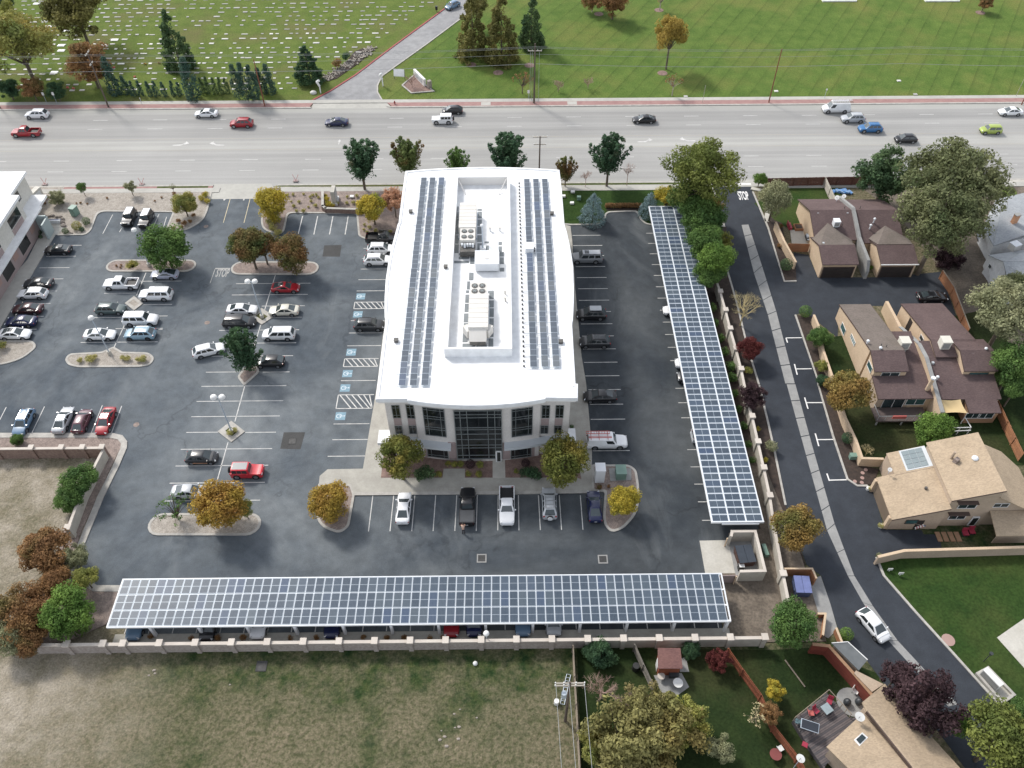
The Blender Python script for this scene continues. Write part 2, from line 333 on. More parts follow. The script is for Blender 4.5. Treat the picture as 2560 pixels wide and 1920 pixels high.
# ================= ground, road, lots =================
struct('ground', MB().sheet([(-420,-60),(420,-60),(420,520),(-420,520)], 0), 'field')
yk = {n: Q(2, 1000, y).y for n, y in (('kerb', 913), ('red0', 909), ('red1', 876), ('walk', 850))}
Y_FAR, Y_NEAR = yk['kerb'], 131.6
struct('road', MB().sheet([(-420, Y_NEAR),(420, Y_NEAR),(420, Y_FAR),(-420, Y_FAR)], .02), 'road_concrete')
lawn_l = MB().sheet([(-420, yk['walk']), (-26, yk['walk']), (14, 330), (14, 520), (-420, 520)], .012); struct('cemetery_lawn', lawn_l, 'cemetery_grass')
lawn_r = MB().sheet([(-26, yk['walk']), (420, yk['walk']), (420, 520), (14, 520), (14, 330)], .012); struct('mowed_lawn', lawn_r, 'mowed_grass')
# far pavement: kerb, red brick strip, walk; interrupted at the cemetery drive
xa, xb = Q(1, 490, 905).x, Q(1, 1180, 905).x
for nm, m_, y0, y1, z in (('kerb', 'kerb_concrete', Y_FAR-.25, Y_FAR+.15, .15), ('brick_strip', 'red_brick_paving', Y_FAR+.15, yk['red1'], .145)):
    mb = MB(); mb.prism([(-420, y0), (xa-(y1-y0)*.3, y0), (xa, y1), (-420, y1)], 0, z); mb.prism([(xb, y0), (420, y0), (420, y1), (xb-1.2, y1)], 0, z)
    struct(nm, mb, m_)
struct('far_sidewalk', MB().box(-420, 420, yk['red1'], yk['walk'], 0, .14), 'sidewalk_concrete')
struct('drive_apron', MB().sheet([(xa, Y_FAR-.3), (xb, Y_FAR-.3), (xb-1.2, yk['red1']), (xa, yk['red1'])], .03), 'sidewalk_concrete')
for cx in (-4.2, 14): struct('kerb_ramp', MB().box(cx-1, cx+1, Y_FAR+.3, yk['red1']-.1, .1, .152), 'sidewalk_concrete')
# cemetery drive climbing away to the right
cd = mp([(1,490,868),(1,640,790),(1,860,650),(1,1190,400),(1,1640,70),(1,1720,-20),(1,2010,-200),(1,2160,-200),(1,1960,0),(1,1760,170),(1,1480,380),(1,1200,580),(1,1090,660),(1,1050,740),(1,1050,800),(1,1090,868)])
struct('cemetery_drive', MB().sheet(cd, .03), 'path_asphalt')
def strip(name, pts, wd, z, m_, parent=None, z0=0, closed=False):
    """raised strip along a polyline of world points"""
    L, Rr = [], []
    n = len(pts)
    for i in range(n):
        p = Vector(pts[i]).to_2d()
        a = Vector(pts[i-1]).to_2d() if i > 0 else p-(Vector(pts[1]).to_2d()-p); b = Vector(pts[i+1]).to_2d() if i < n-1 else p+(p-Vector(pts[i-1]).to_2d())
        t = ((p-a).normalized()+(b-p).normalized()).normalized(); nn = Vector((-t.y, t.x))
        L.append(p+nn*wd/2); Rr.append(p-nn*wd/2)
    mb = MB(); v = [(q.x, q.y, z0) for q in L]+[(q.x, q.y, z) for q in L]+[(q.x, q.y, z) for q in Rr]+[(q.x, q.y, z0) for q in Rr]; fs = []
    for i in range(n-1):
        for a in range(3): fs.append((a*n+i+1, a*n+i, (a+1)*n+i, (a+1)*n+i+1))
    fs += [(0, n, 2*n, 3*n), (n-1, 4*n-1, 3*n-1, 2*n-1)]
    mb.add(v, fs); return struct(name, mb, m_, parent)
strip('red_kerb', mp([(1,490,868),(1,640,790),(1,860,650),(1,1190,400),(1,1640,70)]), .35, .16, 'red_kerb_paint')
strip('drive_kerb', mp([(1,1090,868),(1,1050,800),(1,1050,740),(1,1090,660),(1,1200,580),(1,1480,380),(1,1760,170),(1,1960,0)]), .3, .15, 'kerb_concrete')

# near side: verge, sidewalk, forecourt of the lots
lot = mp([(4,-900,0),(4,1830,-15),(5,95,-20),(5,95,-25)])[:1]
lot_poly = [(-130, 128.3), (38.0, 128.3), (38.0, 70), (31.6, 70), (31.6, 56.2), (27.6, 55.6), (27.6, 50), (24.6, 50), (24.6, 42.2)]
lot_poly += mp([(12,1150,500),(12,1110,115),(12,835,100),(8,620,1640),(8,870,960),(8,1020,640),(8,1085,540),(8,1060,470),(8,990,442),(8,0,445)]) + [(-130, 72.6)]
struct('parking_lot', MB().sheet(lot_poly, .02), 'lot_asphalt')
LOT = bpy.data.objects['parking_lot']
# near road edge (kerb, verge, walk), interrupted by the lot entrance and the private lane
xe0, xe1 = Q(0, 1840, 1620).x, Q(1, 190, 1612).x; xl0, xl1 = 38.6, 47.5
def yat(k, y, x=1100): return Q(k, x, y).y
yv = [yat(1, v) for v in (1583, 1590, 1612, 1617, 1655)]   # kerb top, verge start, verge end, walk start, walk end
for a, b_, vm in ((-420, xe0, 'red_brick_paving'), (xe1, xl0, 'verge_grass'), (xl1+3, 420, 'pale_concrete')):
    struct('near_kerb', MB().box(a, b_, yv[1], Y_NEAR+.1, 0, .15), 'kerb_concrete')
    struct('verge', MB().box(a, b_, yv[3], yv[1], 0, .13), vm)
    struct('near_sidewalk', MB().box(a-(3 if b_ < 0 else -.5), b_+(1.5 if b_ < 0 else 0), yv[4]+.02, yv[3], 0, .128), 'sidewalk_concrete')
struct('verge_gravel_panel', MB().box(Q(0,150,1620).x, Q(0,560,1620).x, yv[3]+.05, yv[1]-.05, .1, .136), 'gravel')
struct('verge_grass_panel', MB().box(Q(0,1360,1620).x, Q(0,1800,1620).x, yv[3]+.05, yv[1]-.05, .1, .136), 'verge_grass')
struct('lot_entrance', MB().sheet([(xe0, yv[0]+.1), (xe0-1.0, yv[4]-2), (xe1+1.5, yv[4]-2), (xe1-1.5, yv[0]+.1)], .034), 'sidewalk_concrete')
struct('lane_entrance', MB().sheet([(xl0-1, yv[0]+.2), (xl0, Q(6,1980,-45).y), (xl1+1, Q(6,1980,-45).y), (xl1+3, yv[0]+.2)], .034), 'sidewalk_concrete')

PLANTERS = []
def planter(name, pts, fill, kerb=.32, h=.14, km='kerb_concrete', rr=None):
    """raised island: kerb ring and its filling; rr gives corner radii"""
    if rr is None: inner = offset(pts, kerb)
    else:
        n = len(pts); a = sum(pts[i][0]*pts[(i+1)%n][1]-pts[(i+1)%n][0]*pts[i][1] for i in range(n)); raw = offset(pts, kerb)
        if not isinstance(rr, list): rr = [rr]*n
        ri = []
        for i in range(n):
            e1 = Vector(pts[i])-Vector(pts[i-1]); e2 = Vector(pts[(i+1)%n])-Vector(pts[i]); cx = (e1.x*e2.y-e1.y*e2.x)*a
            ri.append(max(.06, rr[i]*(1 if cx < 0 else .6)))
        pts, inner = rounded(pts, [max(.06, q) for q in rr], 5), rounded(raw, ri, 5)
    mb = MB(); ring(mb, pts, inner, 0, h); o = link(name, mb.mesh(name, km)); o['kind'] = 'structure'
    f = MB().sheet(inner, h-.03); link('bed_filling', f.mesh('bed_filling', fill), o); PLANTERS.append((inner, h-.03)); return o
def capsule(a, b, r, seg=8):
    a, b = Vector(xy(a)), Vector(xy(b)); d = (b-a).normalized(); t0 = math.atan2(d.y, d.x); out = []
    for c, s in ((b, -math.pi/2), (a, math.pi/2)):
        for i in range(seg+1): q = t0+s+math.pi*i/seg; out.append((c.x+r*math.cos(q), c.y+r*math.sin(q)))
    return out
# gravel ground north of the left lot
planter('gravel_bed', mp([(4,-700,10),(4,1835,-2),(4,1800,150),(4,1760,250),(4,1600,345),(4,1430,335),(4,1495,178),(4,850,172),(4,790,335),(4,740,375),(4,478,378),(4,545,310),(4,400,310),(4,330,250),(4,230,180),(4,-700,180)]), 'gravel', rr=[0,.5,1,2.5,2,.3,.3,1.5,2.5,2.5,.5,.3,.2,.2,.2,0])
struct('left_walk', MB().prism(mp([(4,400,310),(4,545,310),(4,478,378),(4,0,1190),(4,-250,1640),(4,-700,1640),(4,-40,900),(4,240,590),(4,330,410)]), 0, .15), 'sidewalk_concrete')
struct('left_terrace', MB().prism(mp([(4,270,250),(4,520,250),(4,540,309),(4,400,309),(4,300,309)]), 0, .155), 'pale_concrete')
planter('long_island', capsule(Q(4,1000,640), Q(4,1615,640), 1.55), 'pink_gravel')
planter('lamp_island', mp([(4,560,1450),(4,600,1400),(4,880,1385),(4,985,1340),(4,1060,1385),(4,1290,1390),(4,1340,1440),(4,1300,1500),(4,1200,1515),(4,680,1518),(4,590,1500)]), 'gravel', rr=[1.2,1,.2,.2,.2,1.2,1.2,1.2,.3,.3,1.2])
planter('corner_island', mp([(4,-600,1290),(4,285,1285),(4,325,1340),(4,190,1450),(4,0,1500),(4,-600,1500)]), 'gravel', rr=[0,1.5,1.2,2,1,0])
planter('tree_island', capsule(Q(4,2085,660), Q(5,455,662), 1.7), 'pink_gravel')
planter('entrance_bed', mp([(5,95,-40),(5,40,250),(5,60,330),(5,200,375),(5,245,340),(5,280,185),(5,868,190),(5,885,385),(5,940,410),(5,1240,408),(5,1262,0),(5,1262,-40)]), 'pink_gravel', rr=[.3,2,2,2.5,2.5,1,.8,1.5,1.5,0,0,0])
def diamond(name, k, cx, cy, rx, ry, fill, inner=.55):
    c = [Q(k, cx-rx, cy), Q(k, cx, cy+ry), Q(k, cx+rx, cy), Q(k, cx, cy-ry)]; pts = [xy(p) for p in c]
    planter(name, pts, fill, kerb=inner)
diamond('diamond_island', 4, 1160, 965, 80, 62, 'gravel', .5)
diamond('diamond_island', 5, 50, 1078, 108, 72, 'verge_grass', .7)
diamond('diamond_island', 8, 2000, 414, 118, 92, 'verge_grass', .75)
planter('tree_diamond', mp([(4,2050,1600),(4,2110,1680),(5,30,1560),(4,2230,1500),(4,2120,1510)]), 'pink_gravel', rr=.5)
planter('maple_island', capsule(Q(8,1395,1215), Q(8,2145,1215), 1.65), 'gravel')
# walks round the office block
struct('office_walk', MB().prism(mp([(9,545,870),(9,552,800),(9,620,742),(9,925,737),(9,1050,0),(5,1110,1130),(5,1200,560),(5,1230,300),(6,450,285),(6,505,300),(6,520,420),(6,545,830),(6,600,1420),(6,640,1659),(10,690,560),(10,690,940),(10,0,958),(9,860,958),(9,830,920),(9,825,870)]), 0, .15), 'concrete')
struct('kerb_line', MB().box(Q(9,850,960).x, Q(10,690,960).x, Q(9,1500,960).y-.02, Q(9,1500,936).y, .10, .156), 'kerb_concrete')
planter('curved_island', mp([(9,540,860),(9,505,1110),(9,560,1240),(9,720,1295),(9,805,1240),(9,855,960),(9,825,868)]), 'pink_gravel', rr=[.3,2.5,2.5,2.5,2.2,.5,.3])
planter('utility_island', mp([(10,688,700),(10,1010,700),(10,1075,745),(10,1105,930),(10,1085,1120),(10,960,1255),(10,860,1288),(10,800,1230),(10,785,1150),(10,800,935),(10,690,930)]), 'pink_gravel', rr=[.3,2.5,2.5,2,2.5,2.5,1.6,1.4,1,.4,.3])
struct('transformer_pad', MB().prism(mp([(10,835,735),(10,1030,735),(10,1030,835),(10,850,845)]), .1, .2), 'grey_concrete')
struct('front_bed', MB().prism(mp([(9,1080,815),(9,1110,560),(9,1130,470),(10,520,470),(10,600,830),(10,560,815)]), 0, .17), 'red_gravel')
struct('front_path', MB().prism(mp([(9,2045,818),(9,2045,640),(9,2150,640),(9,2155,818)]), 0, .176), 'pale_concrete')
struct('front_pad', MB().prism(mp([(9,1612,818),(9,1622,738),(9,1805,738),(9,1805,818)]), 0, .176), 'concrete')
# north-east lawn, kerb notch
ne = mp([(6,425,10),(6,455,278)])+mp([(6,510,290),(6,740,286),(6,800,265),(6,815,195),(6,840,180),(6,1075,170),(6,1110,245),(6,1160,285),(6,1230,290),(6,1330,300)])
planter('north_lawn_bed', rounded([(8.9, yv[4]), (8.9, Q(6,452,278).y)]+ne[2:]+[(32.5, 118.2), (38.6, 118.2), (38.6, yv[4])], [0,.2,.2,.4,1.2,1,.3,.8,1.4,1,.3,0,0,0,0]), 'lawn_grass')
struct('hedge_soil', MB().prism(mp([(6,815,100),(6,1110,100),(6,1110,165),(6,815,165)]), .1, .14), 'mulch')
# strip between the east carport and the private lane
struct('east_bed', MB().prism([(31.6, 56.2), (31.6, 118.1), (38.8, 118.1)]+mp([(6,1850,650),(6,1935,940),(6,2030,1330),(6,2130,1659),(11,0,330),(11,60,600),(11,150,1050),(11,240,1300),(11,320,1560)])+[(31.6, 42)], 0, .10), 'mulch')
struct('bare_ground', MB().prism([(27.6, 55.6), (31.8, 56.2), (31.8, 70), (34.0, 70), (36.0, 52), (36.2, 41.2), (24.7, 41.2), (24.7, 50), (27.6, 50)], 0, .11), 'soil')
struct('west_bed', MB().prism(rounded(mp([(8,0,462),(8,985,462),(8,1045,500),(8,1050,545),(8,1000,640),(8,850,960),(8,690,1310),(8,600,1640),(12,835,110),(12,1040,140),(12,1000,260),(12,920,420),(12,600,560),(12,300,600),(12,360,200),(8,540,1310),(8,780,750),(8,870,560),(8,0,560)]), [0,1,1.6,1,.3,.3,.3,.3,0,0,0,0,0,0,0,0,0,0,0]), 0, .10), 'pink_gravel')
strip('kerb', [xy(p) for p in (Q(8,-400,448), Q(8,0,448), Q(8,960,448), Q(8,1040,465), Q(8,1075,510), Q(8,1070,560), Q(8,1000,720), Q(8,870,980), Q(8,700,1400), Q(8,612,1640), Q(12,825,110), Q(12,1050,112))], .85, .15, 'kerb_concrete')
struct('south_kerb', MB().box(-45.6, 25.3, 41.75, 42.9, 0, .15), 'concrete')
struct('south_bed', MB().box(-52.5, 25.3, 40.9, 41.75, 0, .1), 'mulch')
# private lane and drives (dark fresh asphalt)
lane_l = [(6,1700,-40),(6,1850,650),(6,1935,940),(6,2030,1330),(6,2130,1659),(11,0,330),(11,60,600),(11,150,1050),(11,240,1300),(11,330,1560),(15,460,0),(15,540,250),(15,600,440),(15,720,590),(15,860,740),(15,1000,930),(15,1400,1250),(15,1700,1659)]
lane_r = [(15,2500,1659),(15,2100,1240),(15,1550,615),(15,1000,0),(11,1000,1659),(11,925,1480),(11,1500,1425),(11,1480,1300),(11,1345,1300),(11,1325,1262),(11,1010,1258),(11,905,925),(11,850,890),(11,770,885),(11,685,825),(11,430,0),(7,440,1659),(7,235,1065),(7,300,1040),(7,400,1100),(7,600,1260),(7,620,985),(7,1000,985),(7,1100,1110),(7,1640,1110),(7,1490,690),(7,1240,715),(7,1238,738),(7,430,738),(7,350,545),(7,222,525),(7,238,700),(7,245,780),(7,140,780),(7,0,310),(6,2080,0),(6,2060,-60)]
struct('private_lane', MB().sheet(mp(lane_l+lane_r), .026), 'lane_asphalt')
LANE = bpy.data.objects['private_lane']
sl = [(6,1983,283),(6,2090,700),(7,-2,1060),(7,150,1659),(11,160,0),(11,330,620),(11,510,1265),(11,690,1659),(15,820,230),(15,1040,560),(15,1290,835),(15,1560,1130)]
sr = [(6,2042,280),(6,2160,640),(7,70,1030),(7,232,1659),(11,235,0),(11,400,600),(11,575,1210),(11,745,1659),(15,905,260),(15,1120,560),(15,1375,835),(15,1640,1110)]
A_, B_ = [Q(*p) for p in sl], [Q(*p) for p in sr]
for i in range(len(A_)-1):
    L_ = (A_[i+1]-A_[i]).length; n = max(1, round(L_/3.3))
    for j in range(n):
        t0, t1 = j/n+.006, (j+1)/n-.006
        q = [A_[i].lerp(A_[i+1], t0), B_[i].lerp(B_[i+1], t0), B_[i].lerp(B_[i+1], t1), A_[i].lerp(A_[i+1], t1)]
        o = struct('gutter_slab', MB().prism([xy(p) for p in q], .02, .034+random.uniform(0,.006)), 'grey_concrete', LANE)
strip('lane_kerb', mp([(6,2080,0),(7,0,310),(7,140,775),(7,245,772)]), .28, .15, 'kerb_concrete')
strip('lane_kerb', mp([(7,236,1065),(7,440,1659),(11,430,0),(11,560,450),(11,685,825),(11,770,882),(11,860,882)]), .28, .15, 'kerb_concrete')
strip('lane_kerb', mp([(11,935,1500),(11,1000,1659),(15,1270,310),(15,1550,618),(15,2110,1240)]), .28, .15, 'kerb_concrete')
strip('lane_kerb', mp([(6,1850,650),(6,1935,940),(6,2030,1330),(6,2130,1659),(11,0,340),(11,60,610),(11,150,1050)]), .28, .15, 'kerb_concrete')
strip('lane_edge', mp([(6,2065,-30),(7,-10,0),(7,0,150),(6,2200,260)]), .9, .15, 'pale_concrete')
# beds and yards of the houses
struct('lane_bed', MB().prism(mp([(7,5,310),(7,140,772),(7,245,770),(7,238,650),(7,150,460),(7,120,270),(7,60,250),(7,-40,150)]), 0, .1), 'mulch')
struct('lane_bed', MB().prism(mp([(7,240,1065),(7,440,1659),(11,432,0),(11,690,825),(11,770,880),(11,900,870),(11,960,740),(11,780,700),(11,650,290),(7,580,1659),(7,470,1360),(7,400,1090)]), 0, .1), 'mulch')
struct('north_yard', MB().sheet(mp([(7,-120,100),(7,190,-62),(7,640,-68),(7,620,200),(7,230,340),(7,60,260)]), .036), 'lawn_grass')
struct('middle_yard', MB().sheet(mp([(7,400,1270),(7,1000,1200),(7,1960,1000),(11,2212,0),(11,2300,700),(11,1000,720),(11,780,700),(7,560,1659)]), .032), 'yard_grass')
struct('far_yard', MB().sheet(mp([(3,1860,1590),(3,2212,1590),(7,2400,200),(7,2400,900),(7,2000,1700),(7,1750,1150),(7,1500,680),(7,1120,200),(3,700,1540)]), .012), 'soil')
struct('verge_lawn', MB().sheet(mp([(3,1880,1600),(3,2100,1600),(3,2150,1659),(7,2150,45),(7,1950,45)]), .04), 'cemetery_grass')
struct('corner_lawn', MB().prism(mp([(11,940,1500),(11,1180,1470),(11,2212,1450),(11,2900,1450),(15,2900,1400),(15,2110,1240),(15,1550,618),(15,1000,0)]), 0, .08), 'lawn_grass')
struct('corner_path', MB().prism(mp([(15,1975,535),(15,2212,370),(15,2600,100),(15,2800,500),(15,2212,800)]), 0, .12), 'pale_concrete')
struct('back_yard', MB().sheet(mp([(14,560,620),(14,2212,640),(15,400,620),(15,960,850),(15,960,1659),(15,960,2200),(14,620,2200)]), .017), 'yard_grass')
# ================= painted markings =================
ZM = .026
def mark(name, a, b, wd=.11, m_='white_paint_line', parent=None, z=ZM):
    a, b = Vector(xy(a)), Vector(xy(b)); d = (b-a).normalized(); n = Vector((-d.y, d.x))*wd/2
    return struct(name, MB().sheet([tuple(a+n), tuple(a-n), tuple(b-n), tuple(b+n)], z), m_, parent or LOT)
def L(k, *segs, **kw):
    for x0, y0, x1, y1 in segs: mark('stall_line', Q(k, x0, y0), Q(k, x1, y1), **kw)
def snap_h(k, y, x0, x1):     # line across the lot, exactly along X
    a, b = Q(k, x0, y), Q(k, x1, y); ym = (a.y+b.y)/2; mark('stall_line', (a.x, ym), (b.x, ym))
L(9, (1010,962,972,1275),(1190,962,1158,1272),(1373,962,1346,1272),(1553,962,1530,1272),(1735,962,1718,1270),(1912,962,1903,1270),(2092,962,2089,1265))
L(10, (55,962,60,1265),(228,962,245,1262),(408,962,428,1260),(590,962,613,1260))
for y, x0, x1 in ((487,930,1180),(575,915,1150),(666,905,1140),(758,885,1120),(855,870,1110),(1112,820,1090),(1218,805,1095),(1329,790,1080),(1630,735,1035)): snap_h(5, y, x0, x1)
for y, x0, x1 in ((345,670,980),(481,660,965),(624,620,950)): snap_h(9, y, x0, x1)
for y, x0, x1 in ((375,522,765),(463,528,780),(551,540,795),(645,550,805),(740,560,817),(836,572,828),(936,578,840),(1034,590,855),(1140,595,867),(1245,605,880),(1357,612,897),(1472,622,912),(1589,632,928)): snap_h(6, y, x0, x1)
for y, x0, x1 in ((49,660,940),(176,672,960),(305,680,978),(577,697,1018)): snap_h(10, y, x0, x1)
for y, x0 in ((357,1160),(445,1175),(535,1190),(628,1208),(722,1225),(820,1243),(918,1258),(1022,1278),(1125,1303),(1232,1323),(1343,1345),(1458,1368)): a = Q(6, x0, y); mark('stall_line', a, (a.x+5.4, a.y))
for y, x0 in ((38,1412),(163,1437),(293,1463),(568,1515),(717,1543),(866,1575),(1019,1607),(1179,1642)): a = Q(10, x0, y); mark('stall_line', a, (a.x+5.4, a.y))
for i in range(26): mark('stall_line', (-44.6+i*2.75, 43.0), (-44.6+i*2.75, 48.0))
for y, x0, x1 in ((771,1205,1570),(875,900,1178),(972,1240,1487),(1085,803,1060),(1072,1370,1448),(1180,1000,1405),(1188,1370,1405),(1298,698,1364)): snap_h(4, y, x0, x1)
mark('stall_line', Q(4,1262,698), Q(4,1180,895), .13); mark('stall_line', Q(4,1090,1120), Q(4,985,1345), .13)
for y, x0, x1 in ((461,600,705),(556,400,655),(655,340,600),(752,300,547),(857,240,493),(964,190,437),(1076,130,378),(1187,70,316)): snap_h(4, y, x0, x1)
L(4, (975,195,888,362),(1180,315,1165,345),(1050,315,1033,347),(1375,190,1308,342),(1440,215,1405,330))
L(4, (2005,5,1930,266),(2175,5,2108,268), m_='yellow_paint')
L(5, (403,208,365,365),(533,208,500,368),(665,208,635,368),(797,208,770,368), wd=.16)
X4 = 2212
for y, x0, x1 in ((791,2040-X4,470),(888,2005-X4,447),(985,50,422),(1083,150,395),(1194,1895-X4,373),(1306,1940-X4,347),(1418,1830-X4,320),(1556,1780-X4,30),(1556,60,290)): snap_h(5, y, x0, x1)
mark('stall_line', Q(5,172,705), Q(5,75,1020), .13); mark('stall_line', Q(5,40,1150), Q(5,-60,1480), .13)
for y, x0, x1 in ((18,1742,2212+262),(148,1700,2212+235),(280,1655,2212+205),(418,1612,1890),(418,2115,2212+172),(562,1563,2212+138),(706,1518,2212+106),(854,1467,2212+75),(1008,1425,2212+35)): snap_h(8, y, x0, x1)
mark('stall_line', Q(8,2120,0), Q(8,2030,325), .13); mark('stall_line', Q(8,1970,505), Q(8,1850,930), .13); mark('stall_line', Q(4,2140,1640), Q(8,2120,0), .13)
L(8, (55,200,-2,312),(385,195,270,437),(610,195,600,210),(458,395,438,437),(885,185,785,432),(1052,190,962,430))
mark('stop_bar', Q(4,1860,662), Q(4,1990,662), .3, 'worn_paint'); mark('lane_line', Q(4,1858,668), Q(4,1815,790), .12, 'worn_paint')
# accessible bays: hatching and blue squares with the wheelchair symbol
def hatch(k, xl, xr, xb, y0, y1):
    a, b = Q(k, xl, y0), Q(k, xb, y1); x1 = Q(k, xr, y0).x; yt, yb = a.y, b.y; x0 = min(a.x, b.x)
    for p, q in (((x0, yt), (x1, yt)), ((x0, yb), (x1, yb)), ((x0, yb), (x0, yt))): mark('hatch_line', p, q, .13)
    n = 6
    for i in range(n): xs = x0+.2+(x1-x0)*i/n; mark('hatch_line', (xs, yt), (min(x1, xs+(yt-yb)*.75), yb), .15, z=ZM+.002)
hatch(5, 860, 1113, 845, 953, 1010); hatch(5, 768, 1058, 755, 1442, 1510); hatch(9, 712, 1020, 693, 95, 213)
def ada(k, x, y):
    c = Q(k, x, y); o = struct('accessible_bay_square', MB().box(c.x-.72, c.x+.72, c.y-.72, c.y+.72, .02, ZM), 'ada_blue', LOT)
    mb = MB(); z = ZM+.004
    for i in range(9):      # wheel arc of the symbol lying with its head to the right
        t0, t1 = R_(20+i*32), R_(20+(i+1)*32)
        mb.sheet([(c.x-.2+.42*math.cos(t0), c.y+.42*math.sin(t0)), (c.x-.2+.42*math.cos(t1), c.y+.42*math.sin(t1)), (c.x-.2+.30*math.cos(t1), c.y+.30*math.sin(t1)), (c.x-.2+.30*math.cos(t0), c.y+.30*math.sin(t0))], z)
    mb.sheet([(c.x-.2, c.y-.05), (c.x+.35, c.y-.05), (c.x+.35, c.y+.07), (c.x-.2, c.y+.07)], z+.001)
    mb.sheet([(c.x+.0, c.y-.35), (c.x+.12, c.y-.35), (c.x+.12, c.y+.1), (c.x+.0, c.y+.1)], z+.002)
    mb.sheet([(c.x+.42, c.y-.08), (c.x+.62, c.y-.08), (c.x+.62, c.y+.12), (c.x+.42, c.y+.12)], z)
    struct('wheelchair_symbol', mb, 'ada_white', LOT)
for a in ((5,905,903),(5,880,1058),(5,823,1385),(5,790,1570),(9,770,35),(9,730,278)): ada(*a)
# road: dashes and turn arrows
ROAD = bpy.data.objects['road']
rl = {}
def dashes(y, k, x0px, x1px, pitch=None, m_='road_dash'):
    a, b = Q(k, x0px, y), Q(k, x1px, y); ln = 3.0; per = 12.19; x = a.x-per*12
    while x < 130:
        if x > -135: mark('lane_dash', (x, a.y), (x+ln, a.y), .13, m_, ROAD)
        x += per
dashes(1030,1,130,270); dashes(1107,1,100,245); dashes(1377,1,425,560); dashes(1470,1,405,545)
for yy in (1190, 1285): a = Q(1, 1000, yy); mark('centre_line', (-420, a.y), (420, a.y), .10, 'road_yellow' if 'road_yellow' in MATS else 'yellow_paint', ROAD)
def arrow(k, x, y, flip=1, s=1.0, turn=True, parent=None, m_='road_dash', up=1):
    c = Q(k, x, y); mb = MB(); z = ZM+.001
    if turn:    # two-way left-turn arrow seen lying along the road
        pts = [(-1.9,-.45),(-.3,-.45),(.35,.0),(.35,-.2),(1.2,.15),(.5,.75),(.45,.4),(-.2,-.1),(-1.9,-.25)]
    else: pts = [(-.1,-1.2),(.1,-1.2),(.1,.1),(.42,.1),(0,1.1),(-.42,.1),(-.1,.1)]
    mb.sheet([(c.x+p[0]*s*flip, c.y+p[1]*s*up*(1.3 if turn else 1)) for p in pts], z); struct('lane_arrow', mb, m_, parent or ROAD)
arrow(0,1580,1245,1); arrow(0,1860,1245,-1); arrow(2,1165,1215,1); arrow(2,1500,1208,-1); arrow(1,720,1225,1,.8,False)
LD = bpy.data.objects['cemetery_drive']
for x in (665, 813, 940): arrow(1, x, 845, 1, .9, False, LD, 'bright_paint' if x > 700 else 'worn_paint', -1)
arrow(4,1945,50,1,.9,False,LOT,'white_paint_line',-1)
# left-turn arrow at the lot entrance, with a clear head
c = Q(4,2085,45); mb = MB(); mb.sheet([(c.x+p[0], c.y+p[1]) for p in [(-1.3,.1),(-.5,.65),(-.5,.3),(.3,.3),(.75,-.1),(.75,-1.0),(.5,-1.0),(.5,-.25),(.25,-.02),(-.5,-.02),(-.5,-.4)]], ZM); struct('lane_arrow', mb, 'white_paint_line', LOT)
def text_mark(s, k, x, y, w_, h_, m_, parent):
    cu = bpy.data.curves.new('t', 'FONT'); cu.body = s; cu.align_x = 'CENTER'; cu.align_y = 'CENTER'; cu.size = 1; cu.offset = .03; t = bpy.data.objects.new('t', cu); COL.objects.link(t)
    me = bpy.data.meshes.new_from_object(t); bpy.data.objects.remove(t)
    co = [v.co.copy() for v in me.vertices]; xs = [v.x for v in co]; ys = [v.y for v in co]; c = Q(k, x, y)
    for v in me.vertices: v.co = (c.x+(v.co.x-(min(xs)+max(xs))/2)/(max(xs)-min(xs))*w_, c.y+(v.co.y-(min(ys)+max(ys))/2)/(max(ys)-min(ys))*h_, ZM+.006)
    me.materials.clear(); me.materials.append(M(m_)); o = link('pavement_lettering', me, parent)
text_mark('STOP', 6, 1998, 32, 1.9, 2.7, 'bright_paint', LANE)
text_mark('STOP', 4, 1925, 700, 2.1, 2.1, 'worn_paint', LOT)
mark('stop_bar', Q(6,1900,-68), Q(6,2065,-68), .5, 'bright_paint', LANE, .04)
# T marks of the private lane
for k, a, b, c, d in ((7,(155,1262),(292,1260),(155,1262),(168,1303)), (7,(235,1530),(378,1528),(228,1488),(252,1580)), (11,(330,162),(472,162),(316,118),(345,215)), (11,(425,482),(568,480),(408,428),(438,538)), (11,(527,832),(682,828),(508,775),(530,838))):
    mark('bay_mark', Q(k, *a), Q(k, *b), .16, 'bright_paint', LANE, .034); mark('bay_mark', Q(k, *c), Q(k, *d), .18, 'bright_paint', LANE, .036)
# patches, manholes, drains
mat('iron', (.05,.05,.05), (.03,.03,.03), 3, .6, metal=.3)
struct('asphalt_patch', MB().sheet(poly(9, [(240,418),(425,418),(385,565),(210,560)]), .023), 'patch_asphalt', LOT)
struct('asphalt_patch', MB().sheet(poly(5, [(590,462),(740,458),(725,560),(575,558)]), .023), 'patch_asphalt', LOT)
struct('concrete_apron', MB().prism(mp([(10,1620,1355),(10,1670,1640),(14,1690,10),(14,1800,10),(10,2150,1640),(10,2080,1350),(10,1880,1350)]), .0, .04), 'pale_concrete')
def drain(k, x, y, s=.45):
    c = Q(k, x, y); t = thing('storm_drain', {9: 'square iron drain grate in dark asphalt patch', 91: 'small square iron drain grate beneath the parked black pickup', 10: 'small square iron drain grate in front of the south carport right of the curved island', 12: 'small dark square drain in the dry field below the stone wall'}[k if (k, x) != (9, 1950) else 91], 'drain', (c.x, c.y, 0.02 if k != 12 else 0))
    part('frame', ringbox(c.x, c.y, s+.15, s, .0, .05), 'grey_concrete' if k == 10 or x > 1000 and k == 9 else 'patch_asphalt', t); part('grate', MB().box(c.x-s, c.x+s, c.y-s, c.y+s, 0, .035), 'iron', t)
